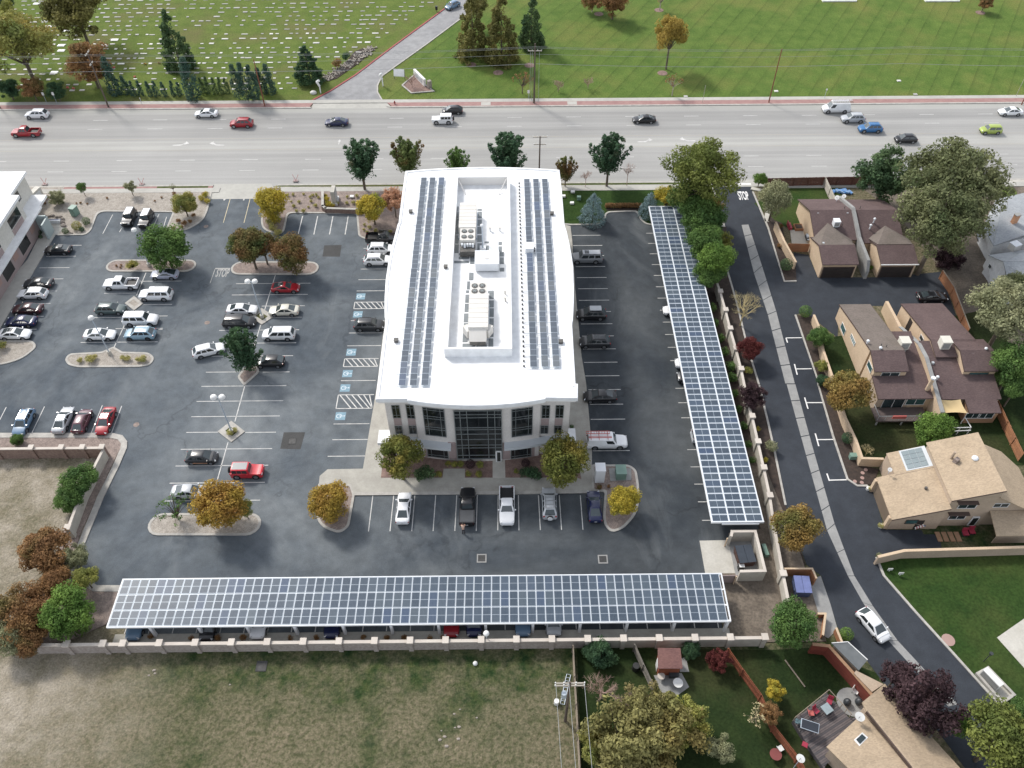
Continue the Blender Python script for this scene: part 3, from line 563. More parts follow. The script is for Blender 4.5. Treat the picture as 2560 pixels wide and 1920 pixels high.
def ringbox(cx, cy, a, b, z0, z1):
    mb = MB(); ring(mb, [(cx-a,cy-a),(cx+a,cy-a),(cx+a,cy+a),(cx-a,cy+a)], [(cx-b,cy-b),(cx+b,cy-b),(cx+b,cy+b),(cx-b,cy+b)], z0, z1); return mb
drain(9, 312, 492); drain(9, 1950, 1507); drain(10, 785, 1515); drain(12, 2260, 780)
def manhole(k, x, y, lab):
    c = Q(k, x, y); o = link('manhole_cover', MB().tube((c.x,c.y,.0),(c.x,c.y,.034),.42,n=18).mesh('manhole_cover','pink_gravel'), None); tag(o, lab, 'manhole cover')
manhole(8, 1178, 352, 'round reddish manhole cover on the asphalt right of the red sedan')
manhole(4, 1790, 1130, 'round pale manhole cover in the aisle left of the black minivan')
manhole(4, 1780, 298, 'round manhole cover at the lot entrance beside the yellow bush')
# ================= office block =================
mat('white_roof', (.80,.81,.81), (.68,.69,.70), .16, .6, lo=.3, hi=.75, fine=5)
mat('cornice', (.70,.68,.65), (.66,.64,.61), .4, .7)
mat('stucco', (.60,.57,.54), (.56,.53,.50), .5, .85, fine=12)
mat('mauve_stucco', (.33,.26,.25), (.29,.23,.22), .6, .85, fine=12)
mat('canopy_metal', (.50,.53,.55), (.45,.48,.50), .4, .5)
mat('mullion', (.24,.26,.26), (.20,.22,.22), 1, .5, metal=.4)
mat('white_frame', (.75,.75,.74), None, 1, .5)
mat('dark_frame', (.07,.055,.05), None, 1, .6)
mat('hvac_beige', (.62,.60,.56), (.57,.55,.51), .5, .6)
mat('hvac_dark', (.12,.11,.10), (.06,.06,.055), 2, .6)
mat('roof_pad', (.24,.26,.27), (.17,.19,.20), .5, .9, fine=8)
mat('black_plastic', (.02,.02,.02), None, 1, .5)
mat('white_metal', (.74,.76,.78), (.68,.70,.72), .5, .45)
mat('pale_metal', (.48,.54,.60), (.42,.48,.54), .6, .4, metal=.2)
def glass_mat(name, base, rough=.06, spec=.8):
    m, nt, b = new_mat(name); b.inputs['Roughness'].default_value = rough; b.inputs['Specular IOR Level'].default_value = spec
    v = pos(nt); o, _ = mix_noise(nt, v, .25, base, tuple(x*1.8+.004 for x in base), detail=2); nt.links.new(o, b.inputs['Base Color']); return m
glass_mat('office_glass', (.008,.010,.011)); glass_mat('house_glass', (.015,.025,.028)); glass_mat('teal_glass', (.03,.07,.07)); glass_mat('black_glass', (.008,.009,.010), .08)
# photovoltaic cells: fine bus lines over dark blue, each panel a little different
def pv(name, base, lx, ly):
    m, nt, b = new_mat(name); b.inputs['Roughness'].default_value = .32; b.inputs['Specular IOR Level'].default_value = .22
    tc = nt.nodes.new('ShaderNodeTexCoord'); sx = nt.nodes.new('ShaderNodeSeparateXYZ'); nt.links.new(tc.outputs['Object'], sx.inputs[0])
    def lines(o, per, w_):
        q = nt.nodes.new('ShaderNodeMath'); q.operation = 'PINGPONG'; q.inputs[1].default_value = per/2; nt.links.new(o, q.inputs[0])
        r = nt.nodes.new('ShaderNodeMath'); r.operation = 'LESS_THAN'; r.inputs[1].default_value = w_; nt.links.new(q.outputs[0], r.inputs[0]); return r.outputs[0]
    oi = nt.nodes.new('ShaderNodeObjectInfo'); rp = nt.nodes.new('ShaderNodeValToRGB'); nt.links.new(oi.outputs['Random'], rp.inputs[0])
    e = rp.color_ramp.elements; e[0].color = col([c*.80 for c in base]); e[1].color = col([base[0]*.85, base[1]*.95, base[2]*1.2]); x = e.new(.55); x.color = col(base); x = e.new(.8); x.color = col([base[0]*1.35, base[1]*1.25, base[2]*1.1])
    c = mixc(nt, rp.outputs[0], (.20,.23,.27), 0)
    g = nt.nodes.new('ShaderNodeMath'); g.operation = 'MAXIMUM'; nt.links.new(lines(sx.outputs[0], lx, .008), g.inputs[0]); nt.links.new(lines(sx.outputs[1], ly, .008), g.inputs[1])
    h = nt.nodes.new('ShaderNodeMath'); h.operation = 'MULTIPLY'; h.inputs[1].default_value = .55; nt.links.new(g.outputs[0], h.inputs[0])
    c = mixc(nt, rp.outputs[0], (.20,.24,.28), h.outputs[0]); nt.links.new(c, b.inputs['Base Color']); return m
pv('pv_cells', (.050,.070,.098), .16, .16)
ZR = 12.6
def pxr(k, pts): return [xy(Q(k, x, y, ZR)) for x, y in pts]
FR, FL = 67.5, -16.4
def yfront(x): return 66.35+max(0, (abs(x+3.95)/8.6)**2*1.0) if abs(x+3.95) < 8.6 else 67.55
roof_o = []
for i in range(13): x = -12.5+17.1*i/12; roof_o.append((x, yfront(x)))
roof_o = [(-16.5, 67.55), (-12.6, 67.55)]+roof_o+[(4.7, 67.55), (8.65, 67.45)]
right = pxr(10, [(570,0)])+pxr(6, [(550,1659),(520,1137),(526,1120),(534,990),(536,850),(530,650),(514,540),(498,450),(475,350),(454,280),(448,200),(432,0)])
roof_o += right+[(8.75, 117.2)]+[(8.7-25.3*i/8, 117.3+.9*math.sin(math.pi*i/8)) for i in range(1, 8)]+[(-16.6, 117.2)]
roof_o += pxr(5, [(1262,20),(1232,268),(1224,278),(1200,370),(1165,500),(1140,630),(1121,760),(1112,900),(1110,1000),(1112,1085),(1120,1100),(1050,1659)])
wall_o = offset(roof_o, .85)
off = thing('office_block', 'three storey office block with white flat roof, solar arrays and dark glass front', 'office building', (-4, 92, 0))
mb = MB(); mb.prism(wall_o, 0, ZR-.9, 0, 0); part('wall', mb, 'stucco', off)
mb = MB(); mb.prism(offset(roof_o, .25), ZR-.95, ZR-.5, 0); part('cornice', mb, 'cornice', off)
mb = MB(); mb.prism(roof_o, ZR-.5, ZR, 0, 0); part('roof', mb, 'white_roof', off)
edge = MB(); ring(edge, offset(roof_o, .05), offset(roof_o, .4), ZR, ZR+.12); part('roof_edge', edge, 'white_roof', off)
def ywall(x):
    best = None; n = len(wall_o)
    for i in range(n):
        a, b = wall_o[i], wall_o[(i+1)%n]
        if (a[0]-x)*(b[0]-x) <= 0 and abs(a[0]-b[0]) > 1e-6:
            y = a[1]+(b[1]-a[1])*(x-a[0])/(b[0]-a[0])
            if best is None or y < best: best = y
    return best if best is not None else 68.3
def window(root, A, B, z0, z1, nx=1, nz=1, fw=.08, mw=.06, fm='mullion', gm='office_glass', out=None, d=.06, xs=None, zs=None, name='window', glaze=True):
    """window in the vertical plane through A and B: frame part with its pane; pane stands behind the frame"""
    A, B = Vector((A[0], A[1], 0)), Vector((B[0], B[1], 0)); t = (B-A); w_ = t.length; t.normalize(); n = Vector((t.y, -t.x, 0)) if out is None else out
    def bx(mb, u0, u1, v0, v1, d0, d1):
        p = [A+t*u+n*dd+Vector((0,0,v)) for dd in (d0, d1) for u, v in ((u0,v0),(u1,v0),(u1,v1),(u0,v1))]
        mb.add(p, [(0,3,2,1),(4,5,6,7),(0,1,5,4),(1,2,6,5),(2,3,7,6),(3,0,4,7)])
    mb = MB(); bx(mb, 0, w_, z0, z0+fw, 0, d); bx(mb, 0, w_, z1-fw, z1, 0, d); bx(mb, 0, fw, z0+fw, z1-fw, 0, d); bx(mb, w_-fw, w_, z0+fw, z1-fw, 0, d)
    us = [w_*i/nx for i in range(1, nx)] if xs is None else [w_*q for q in xs]; vs_ = [z0+(z1-z0)*i/nz for i in range(1, nz)] if zs is None else [z0+(z1-z0)*q for q in zs]
    for u in us: bx(mb, u-mw/2, u+mw/2, z0+fw, z1-fw, 0, d*.9)
    for v in vs_: bx(mb, fw, w_-fw, v-mw/2, v+mw/2, 0, d*.8)
    f = part(name, mb, fm, root)
    if glaze: g = MB(); bx(g, fw*.5, w_-fw*.5, z0+fw*.5, z1-fw*.5, -.02, .02); part('pane', g, gm, f)
    return f
def KC(x, y, x0=940, y0=990, w=520): s = w/2212; return x0+x*s, y0+y*s
def on_wall(px, py, fn=ywall):
    d = ray(px, py); y = 68.0
    for _ in range(6): t = y/d.y; y = fn(d.x*t)
    t = y/d.y; return Vector((d.x*t, y, CAM_H+d.z*t))
def owin(pts, nx, nz, **kw):
    c = [on_wall(*KC(*p)) for p in pts]; x0 = (c[0].x+c[3].x)/2; x1 = (c[1].x+c[2].x)/2; z1 = (c[0].z+c[1].z)/2; z0 = max(.05, (c[2].z+c[3].z)/2)
    n = max(1, int((x1-x0)/2.2)); 
    bulge = max(0, min(ywall(x0), ywall(x1))-min(ywall(x0+(x1-x0)*q/8) for q in range(9)))+.03
    return window(off, (x0, ywall(x0)-bulge), (x1, ywall(x1)-bulge), z0, z1, nx, nz, **kw)
owin([(830,140),(1345,140),(1340,650),(858,660)], 1, 1, xs=(.13,.27,.70,.85), zs=(.08,.24,.30,.42,.62,.66,.86,.92,.53), fw=.1, mw=.09, d=.12)
owin([(490,115),(730,135),(748,430),(530,412)], 1, 1, xs=(.2,.8), zs=(.24,.32,.62,.70,.92), d=.1)
owin([(1443,130),(1675,115),(1655,412),(1438,430)], 1, 1, xs=(.2,.8), zs=(.24,.32,.62,.70,.92), d=.1)
for pts in ([(160,95),(248,95),(268,230),(182,230)], [(315,95),(402,95),(415,232),(332,230)], [(1765,95),(1855,95),(1843,232),(1758,232)], [(1912,95),(2003,95),(1990,230),(1903,230)]): owin(pts, 2, 1, zs=(.22,.8))
for pts in ([(198,315),(275,315),(290,398),(208,398)], [(345,312),(425,312),(438,398),(358,398)], [(1752,312),(1835,312),(1828,398),(1745,395)], [(1898,312),(1978,312),(1970,395),(1888,395)]): owin(pts, 2, 1, zs=(.8,))
for pts in ([(540,492),(762,512),(772,655),(548,642)], [(1433,505),(1655,490),(1650,645),(1430,655)]): owin(pts, 1, 1, xs=(.2,.8), zs=(.15,.85), d=.1)
def opanel(pts, m_, name='wall_panel', d=.05):
    c = [on_wall(*KC(*p)) for p in pts]; x0 = (c[0].x+c[3].x)/2; x1 = (c[1].x+c[2].x)/2; z1 = (c[0].z+c[1].z)/2; z0 = max(0, (c[2].z+c[3].z)/2); mb = MB()
    n = max(1, int((x1-x0)/1.2))
    for i in range(n):
        a = x0+(x1-x0)*i/n; b = x0+(x1-x0)*(i+1)/n; ya, yb = ywall(a), ywall(b)
        mb.prism([(a, ya-d), (b, yb-d), (b, yb+.1), (a, ya+.1)], z0, z1)
    return part(name, mb, m_, off)
for pts in ([(185,235),(268,235),(280,312),(198,312)], [(335,237),(417,237),(425,310),(345,310)], [(1757,240),(1843,240),(1836,310),(1752,310)], [(1903,238),(1990,238),(1980,310),(1897,310)]): opanel(pts, 'mauve_stucco', d=.02)
for pts in ([(450,470),(538,480),(540,660),(470,650)], [(770,490),(850,492),(858,668),(776,665)], [(1345,492),(1428,492),(1425,668),(1342,668)], [(1660,480),(1740,470),(1735,650),(1655,650)]): opanel(pts, 'mauve_stucco', d=.09)
# canopy band over the ground floor, in two lengths
for xa_, xb_ in ((-16.4, -7.6), (-.6, 8.3)):
    mb = MB(); n = 8
    for i in range(n):
        a = xa_+(xb_-xa_)*i/n; b = xa_+(xb_-xa_)*(i+1)/n; ya, yb = ywall(min(max(a,-15.5),7.7)), ywall(min(max(b,-15.5),7.7)); mb.prism([(a, ya-1.1), (b, yb-1.1), (b, yb+.05), (a, ya+.05)], 3.6, 4.05)
    part('canopy', mb, 'canopy_metal', off)
for x0, x1 in ((-17.3,-15.6),(7.8,8.9)): part('canopy_fin', MB().box(x0, x1, 67.4, 69.6, 3.6, 4.1), 'white_roof', off)
dr = part('door', MB().box(*(lambda a, b: (a.x, b.x, ywall(a.x)-.22, ywall(a.x)-.12, .1, 2.5))(on_wall(*KC(1272,640)), on_wall(*KC(1335,640)))), 'white_frame', off)
a = on_wall(*KC(1288,640)); b = on_wall(*KC(1325,640)); part('door_pane', MB().box(a.x, b.x, ywall(a.x)-.25, ywall(a.x)-.2, .3, 2.3), 'office_glass', dr)
for a, b in zip(wall_o, wall_o[1:]+wall_o[:1]):      # side windows, three storeys
    a, b = Vector(a), Vector(b); l = (b-a).length
    if l < 3.2 or abs((b-a).y) < abs((b-a).x): continue
    n = int(l/3.2); t_ = (b-a)/l
    for q in range(n):
        m = a+t_*(l*(q+.5)/n)
        for z0, z1 in ((1, 3), (5, 7.2), (8.8, 11)): window(off, m-t_*.95, m+t_*.95, z0, z1, 2, 1, zs=(.8,))
# low screen wall round the plant
px0, px1, py0, py1 = -8.25, .55, 74.8, 113.7
mb = MB(); ring(mb, [(px0,py0),(px1,py0),(px1,py1),(px0,py1)], [(px0+.5,py0+.35),(px1-.5,py0+.35),(px1-.45,py1-.5),(px0+.5,py1-.5)], ZR, ZR+1.5); part('screen_wall', mb, 'white_roof', off)
part('screen_face', MB().box(px0+.5, px1-.45, py1-.53, py1-.501, ZR, ZR+1.45), 'cornice', off)
for q in (.2, .8): part('brace', MB().tube((px0+(px1-px0)*q, py1-3.2, ZR+.05), (px0+(px1-px0)*(.06 if q < .5 else .94), py1-.6, ZR+1.3), .07, n=6), 'cornice', off)
# walkway pads (dark rubber) round the units
S2 = .14467
def pad(x0, y0, x1, y1, reg=0):
    a, b = P(1100+x0*S2, (430 if reg == 0 else 670)+y0*S2, ZR), P(1100+x1*S2, (430 if reg == 0 else 670)+y1*S2, ZR); xm = sorted((a.x, b.x)); ym = sorted((a.y, b.y))
    part('roof_pad', MB().box(xm[0], xm[1], ym[0], ym[1], ZR, ZR+.05), 'roof_pad', off)
for y0, y1 in ((600,680),(690,800),(810,935),(945,1080),(1095,1240),(1255,1400)): pad(240, y0, 320, y1)
for y0, y1 in ((640,670),(690,800),(825,930),(950,1070),(1095,1210),(1235,1360)): pad(648, y0, 722, y1)
for a in ((770,1205,890,1230),(910,1205,975,1220),(1005,1210,1070,1260),(1005,1290,1070,1375),(770,1275,850,1370),(325,1405,505,1440),(325,1465,500,1508),(240,1540,500,1575),(525,1460,605,1590),(1030,1385,1105,1460),(1035,1480,1105,1590)): pad(*a)
for a in ((620,15,812,55),(835,15,1010,58),(1035,0,1110,60),(505,85,575,210),(470,235,515,370),(450,390,500,430),(830,395,930,435),(440,465,500,600),(430,620,495,760),(415,790,490,935),(410,955,480,1100),(395,1130,475,1280),(390,1312,605,1365),(632,1312,808,1368),(840,1222,920,1368),(848,1045,925,1190),(848,875,928,1015),(848,700,930,845),(850,565,930,680),(852,440,930,535)): pad(*a, reg=1)
# ---- units on the roof (they rest on it: things of their own) ----
def unit_rect(x0, y0, x1, y1, zt, reg=0):
    a, b = P(1100+x0*S2, (430 if reg == 0 else 670)+y0*S2, zt), P(1100+x1*S2, (430 if reg == 0 else 670)+y1*S2, zt); return min(a.x,b.x), max(a.x,b.x), min(a.y,b.y), max(a.y,b.y)
def air_handler(lab, body, fans, hood, reg):
    h = 2.2; x0, x1, y0, y1 = unit_rect(*body, ZR+h, reg); t = thing('rooftop_air_handler', lab, 'air conditioner', ((x0+x1)/2, (y0+y1)/2, ZR))
    c = MB(); n = 7
    for i in range(n): a = y0+(y1-y0)*i/n; c.box(x0, x1, a, a+(y1-y0)/n-.05, ZR+.35, ZR+h)
    c.box(x0+.04, x1-.04, y0+.02, y1-.02, ZR+.3, ZR+h-.05); part('casing', c, 'hvac_beige', t)
    part('base_frame', MB().box(x0-.1, x1+.1, y0-.1, y1+.1, ZR+.05, ZR+.3), 'pale_metal', t)
    fx0, fx1, fy0, fy1 = unit_rect(*fans, ZR+h, reg); part('fan_section', MB().box(fx0, fx1, fy0, fy1, ZR+.3, ZR+h-.1), 'hvac_beige', t)
    for i in (0, 1):
        for j in (0, 1):
            cx, cy = fx0+(fx1-fx0)*(.28+.44*i), fy0+(fy1-fy0)*(.27+.46*j); rr = min((fx1-fx0)*.17, (fy1-fy0)*.19)
            f = part('fan', MB().tube((cx,cy,ZR+h-.12),(cx,cy,ZR+h-.02), rr*1.1, n=16), 'hvac_dark', t)
            b = MB()
            for q in range(6): an = q*math.pi/3; b.obox(cx+math.cos(an)*rr*.5, cy+math.sin(an)*rr*.5, ZR+h+.0, rr*.85, .1, .03, an)
            b.tube((cx,cy,ZR+h-.03),(cx,cy,ZR+h+.04), rr*.3, n=8); part('fan_blades', b, 'mullion', f)
    if hood:
        hx0, hx1, hy0, hy1 = unit_rect(*hood, ZR+h-.2, reg); hd = MB()
        hd.add([(hx0,hy1,ZR+.5),(hx1,hy1,ZR+.5),(hx1,hy0,ZR+.5),(hx0,hy0,ZR+.5),(hx0,hy1,ZR+h-.1),(hx1,hy1,ZR+h-.1),(hx1,hy0,ZR+1.1),(hx0,hy0,ZR+1.1)], [(4,5,6,7),(0,4,7,3),(1,2,6,5),(3,7,6,2)][0:3])
        part('intake_hood', hd, 'hvac_beige', t); part('intake_grille', MB().box(hx0+.1, hx1-.1, hy0-.02, hy0+.05, ZR+.5, ZR+1.05), 'hvac_dark', t)
        for s in (-1, 1): cx = (hx0 if s < 0 else hx1); part('side_duct', MB().obox(cx+s*.25, hy1+.2, ZR+1.0, .7, 1.3, 1.3, -s*.5), 'hvac_beige', t)
    return t
t = air_handler('long beige roof air handler with open end, left of the small white unit', (345,525,620,955), (350,960,600,1165), None, 0)
x0, x1, y0, y1 = unit_rect(350, 1170, 600, 1340, ZR+1.6); part('open_bay', MB().box(x0, x1, y0, y1, ZR+.3, ZR+1.2), 'hvac_dark', t); 
for i in range(5): part('compressor', MB().tube((x0+.3+i*(x1-x0-.6)/4, (y0+y1)/2+random.uniform(-.3,.3), ZR+1.2), (x0+.3+i*(x1-x0-.6)/4, (y0+y1)/2, ZR+1.75), .17, n=8), 'white_metal', t)
air_handler('long beige roof air handler with wide intake hood, nearest the front of the office block', (505,450,830,1020), (520,245,810,445), (500,1020,800,1190), 1)
x0, x1, y0, y1 = unit_rect(615, 1370, 1010, 1590, ZR+1.5); t = thing('rooftop_vent_unit', 'square white roof vent unit between the two long beige air handlers', 'vent unit', ((x0+x1)/2, (y0+y1)/2, ZR))
part('casing', MB().box(x0, x1, y0, y1, ZR+.2, ZR+1.5), 'white_metal', t); part('lid', MB().box(x0-.08, x1+.08, y0-.08, y1+.08, ZR+1.5, ZR+1.6), 'white_metal', t); part('handle', MB().box((x0+x1)/2-.3,(x0+x1)/2+.3,y0+1,y0+1.15,ZR+1.6,ZR+1.68), 'hvac_beige', t)
x0, x1, y0, y1 = unit_rect(860, 1225, 1000, 1350, ZR+1.2); t = thing('rooftop_vent_box', 'small white roof vent box just beyond the square white unit', 'vent unit', ((x0+x1)/2, (y0+y1)/2, ZR)); part('casing', MB().box(x0, x1, y0, y1, ZR, ZR+1.1), 'white_metal', t); part('cap', MB().slab([(x0-.1,y0-.1,ZR+1.15),(x1+.1,y0-.1,ZR+1.15),(x1+.1,y1+.1,ZR+1.4),(x0-.1,y1+.1,ZR+1.4)], .08), 'white_metal', t)
a = P(1100+740*S2, 430+1330*S2, ZR); t = thing('roof_mast', 'white roof mast with round head on its square foot', 'mast', a); part('mast_pole', MB().tube(a, (a.x, a.y, ZR+4.2), .09, n=8), 'pale_metal', t); part('foot', MB().box(a.x-.45,a.x+.45,a.y-.45,a.y+.45,ZR,ZR+.3), 'white_metal', t); part('mast_head', MB().ball((a.x,a.y,ZR+4.3),.28,.28,.22), 'white_metal', t)
for i, (rg, x, y, lb) in enumerate(((0,868,1020,'short white roof vent pipe, left of a pair beyond the small vent box'),(0,1035,1020,'short white roof vent pipe, right of a pair beyond the small vent box'),(1,1125,450,'small grey roof vent, farther of a pair right of the near air handler'),(1,1130,570,'small grey roof vent, nearer of a pair right of the near air handler'))):
    a = P(1100+x*S2, (430 if rg == 0 else 670)+y*S2, ZR); t = thing('roof_vent_pipe', lb, 'vent pipe', a, group='small vents inside the roof screen'); part('pipe', MB().tube(a, (a.x,a.y,ZR+.6), .13, n=8), 'white_metal' if rg == 0 else 'hvac_beige', t); part('cap', MB().tube((a.x,a.y,ZR+.6),(a.x,a.y,ZR+.72), .22, n=10), 'hvac_beige', t)
for k, x, y, lb in ((5,1338,178,'tiny roof drain dome near the left roof edge, farthest back'),(5,1640,655,'square brown roof hatch between the left array and the plant screen'),(6,345,195,'small brown roof vent right of the far end of the right array'),(6,422,1303,'small brown roof vent right of the near end of the right array'),(5,1213,1292,'small pair of dark roof vents left of the left array')):
    a = Q(k, x, y, ZR); o = link('roof_vent', MB().box(-.25,.25,-.25,.25,0,.35).box(-.3,.3,-.3,.3,.35,.42).mesh('roof_vent','hvac_dark'), None, a); tag(o, lb, 'roof vent')
# inverter box in the right array
def panel_mesh(name, lx, ly, across=False, fr=.05):
    """panel with two cell fields and a divider, centred on its origin"""
    mb = MB(); mb.box(-lx/2, lx/2, -ly/2, ly/2, -.04, 0, 0)
    if across: fs = ((-lx/2+fr, -.022, -ly/2+fr, ly/2-fr), (.022, lx/2-fr, -ly/2+fr, ly/2-fr))
    else: fs = ((-lx/2+fr, lx/2-fr, -ly/2+fr, -.02), (-lx/2+fr, lx/2-fr, .02, ly/2-fr))
    for x0, x1, y0, y1 in fs: mb.box(x0, x1, y0, y1, -.002, .006, 1)
    return mb.mesh(name, ['pale_metal', 'pv_cells'])
pv('pv_roof', (.10,.118,.145), .16, .16); pm = panel_mesh('solar_panel', .90, 1.90, fr=.025); pm.materials[1] = M('pv_roof')  # roof cells paler than the carports': sky reflection put into the base colour
def roof_array(lab, xs, y0, y1, n, skip=(), dx=0):
    t = thing('rooftop_solar_array', lab, 'solar array', (sum(xs)/3, (y0+y1)/2, ZR)); p = (y1-y0)/n
    ra = MB()
    for i in range(n+1): y = y0+p*i; ra.tube((xs[0]-1.1, y, ZR+.18), (xs[2]+.7, y, ZR+.18), .035, n=5)
    part('rail', ra, 'pale_metal', t)
    for i in range(n):
        for j, x in enumerate(xs):
            if (i, j) in skip: continue
            o = link('solar_panel', pm, t, Vector((x+random.uniform(-.02,.02), y0+p*(i+.5), ZR+.36))-Vector(t.location)); o.rotation_euler = (R_(4), 0, 0)
    return t
roof_array('three-column rooftop solar array along the left side of the white roof', (-13.35,-11.95,-10.5), 69.6, 114.9, 22)
tr = roof_array('three-column rooftop solar array on the right side, with a gap for a white box', (3.3,4.75,6.2), 72.6, 114.3, 20, skip=((11,0),))
for i in range(46):
    y = 73+i*.9; part('rail_foot', MB().tube((2.05, y, ZR), (2.05, y, ZR+.22), .12, n=6), 'black_plastic', tr)
a = Vector((3.3, 72.6+2.085*11.5, 0)); t = thing('inverter_box', 'white inverter box filling the gap in the right rooftop array', 'electrical box', (a.x, a.y, ZR)); part('cabinet', MB().box(a.x-.62,a.x+.62,a.y-.8,a.y+.8,ZR,ZR+.9), 'white_metal', t)
for i in (-1, 1): part('terminal', MB().tube((a.x+.7,a.y+i*.3,ZR),(a.x+.7,a.y+i*.3,ZR+.25),.13,n=6), 'black_plastic', t)

# ================= carports =================
cp_panel = panel_mesh('solar_panel', .95, 1.85, fr=.035)
def carport_south():
    x0, x1, y0, y1, z = -45.3, 24.8, 42.45, 48.3, 3.0
    t = thing('solar_carport', 'long solar carport of three panel rows along the south wall', 'carport', ((x0+x1)/2, 45.4, 0)); o_ = Vector(t.location)
    for i in range(68):
        for j in range(3):
            link('solar_panel', cp_panel, t, Vector((x0+.55+i*1.0265, y0+.98+j*1.965, z+.05))-o_)
    for j in range(4): y = y0+.0+j*1.95; part('purlin', MB().box(x0, x1, y-.09, y+.09, z-.22, z-.02), 'white_metal', t)
    part('fascia', MB().box(x0-.1, x1+.1, y0-.12, y0-.02, z-.2, z+.06), 'white_metal', t); part('fascia', MB().box(x0-.1, x1+.1, y1+.02, y1+.12, z-.2, z+.06), 'white_metal', t)
    for x in (x0-.1, x1): part('end_beam', MB().box(x, x+.12, y0, y1, z-.24, z+.06), 'white_metal', t)
    mb = MB()
    for i in range(69): x = x0+.04+i*1.0265; mb.box(x-.035, x+.035, y0, y1, z-.03, z-.01)
    part('panel_rail', mb, 'white_metal', t)
    for x in [Q(13,v,440,1.5).x for v in (345,760,1172,1580,1985)]+[Q(12,1320,450,1.5).x, Q(12,1735,450,1.5).x, Q(12,2150,450,1.5).x]+[Q(14,v,430,1.5).x for v in (180,587,992,1400)]:
        part('beam', MB().box(x-.12, x+.12, y0+.1, y1-.1, z-.5, z-.22), 'white_metal', t); part('post', MB().box(x-.15, x+.15, 42.55, 42.9, 0, z-.5), 'white_metal', t)
        part('beam_brace', MB().tube((x, 42.8, 1.6), (x, 45.4, z-.45), .09, n=6), 'white_metal', t)
    part('post', MB().box(x1-.3, x1, 42.4, 42.75, 0, z-.3), 'white_metal', t)
carport_south()
pm2 = panel_mesh('solar_panel', 1.97, .94, True)
def carport_east():
    x0, y0, y1, z = 25.0, 55.45, 120.15, 3.05
    t = thing('solar_carport', 'solar carport of three panel columns along the east side of the lot', 'carport', (28.2, 88, 0)); o_ = Vector(t.location); n = 62; p = (y1-y0)/n
    for i in range(n):
        for j in range(3): link('solar_panel', pm2, t, Vector((x0+1.05+j*2.1, y0+p*(i+.5), z+.05))-o_)
    for j in range(4): x = x0+j*2.1; part('purlin', MB().box(x-.09, x+.09, y0, y1, z-.22, z+.02), 'white_metal', t)
    mb = MB()
    for i in range(n+1): y = y0+p*i; mb.box(x0, x0+6.3, y-.05, y+.05, z-.01, z+.01)
    part('panel_rail', mb, 'white_metal', t)
    for y in (y0-.1, y1): part('end_beam', MB().box(x0-.1, x0+6.4, y, y+.12, z-.24, z+.07), 'white_metal', t)
    part('valance', MB().box(x0+1.2, x0+5.8, y0-.25, y0-.14, z-.35, z-.1), 'white_metal', t)
    for i in range(12):
        y = y0+2+i*5.5; part('beam', MB().box(x0+.2, x0+6.1, y-.12, y+.12, z-.5, z-.22), 'white_metal', t); part('post', MB().box(x0+5.3, x0+5.65, y-.15, y+.15, 0, z-.5), 'white_metal', t)
carport_east()
# ================= houses =================
mat('peach_stucco', (.56,.43,.30), (.52,.395,.27), .5, .9, fine=10)
mat('tan_stucco', (.42,.33,.25), (.38,.30,.225), .5, .9, fine=10)
mat('rust_stucco', (.33,.20,.12), (.29,.17,.10), .5, .9, fine=10)
mat('trim_brown', (.09,.06,.05), None, 1, .7)
mat('pale_blue_siding', (.52,.55,.58), (.46,.49,.52), .4, .8, fine=6)
mat('white_siding', (.66,.67,.67), (.60,.61,.62), .4, .8, fine=6)
def shingle(name, a, b2, c3=None):
    m, nt, b = new_mat(name); b.inputs['Roughness'].default_value = .92; b.inputs['Specular IOR Level'].default_value = .2
    v = pos(nt); o, _ = mix_noise(nt, v, .45, a, b2, detail=5)
    vo = nt.nodes.new('ShaderNodeTexVoronoi'); vo.inputs['Scale'].default_value = 4.5; nt.links.new(pos(nt, scale=(1, 1.9, 1.4)), vo.inputs['Vector'])
    r = nt.nodes.new('ShaderNodeValToRGB'); r.color_ramp.elements[0].color = (.87,.87,.87,1); r.color_ramp.elements[1].color = (1.13,1.12,1.1,1); r.color_ramp.elements[0].position = .2; r.color_ramp.elements[1].position = .8
    nt.links.new(vo.outputs['Color'], r.inputs[0]); o = mixc(nt, o, r.outputs[0], .8, 'MULTIPLY')
    nt.links.new(o, b.inputs['Base Color'])
    bp = nt.nodes.new('ShaderNodeBump'); bp.inputs['Strength'].default_value = .4; bp.inputs['Distance'].default_value = .03; nt.links.new(vo.outputs['Distance'], bp.inputs['Height']); nt.links.new(bp.outputs[0], b.inputs['Normal'])
shingle('brown_shingle', (.125,.090,.088), (.105,.075,.074)); shingle('taupe_shingle', (.165,.14,.125), (.14,.12,.105)); shingle('tan_shingle', (.40,.315,.225), (.35,.275,.195)); shingle('pale_shingle', (.36,.38,.40), (.31,.33,.35)); shingle('maroon_shingle', (.17,.09,.08), (.14,.075,.07))
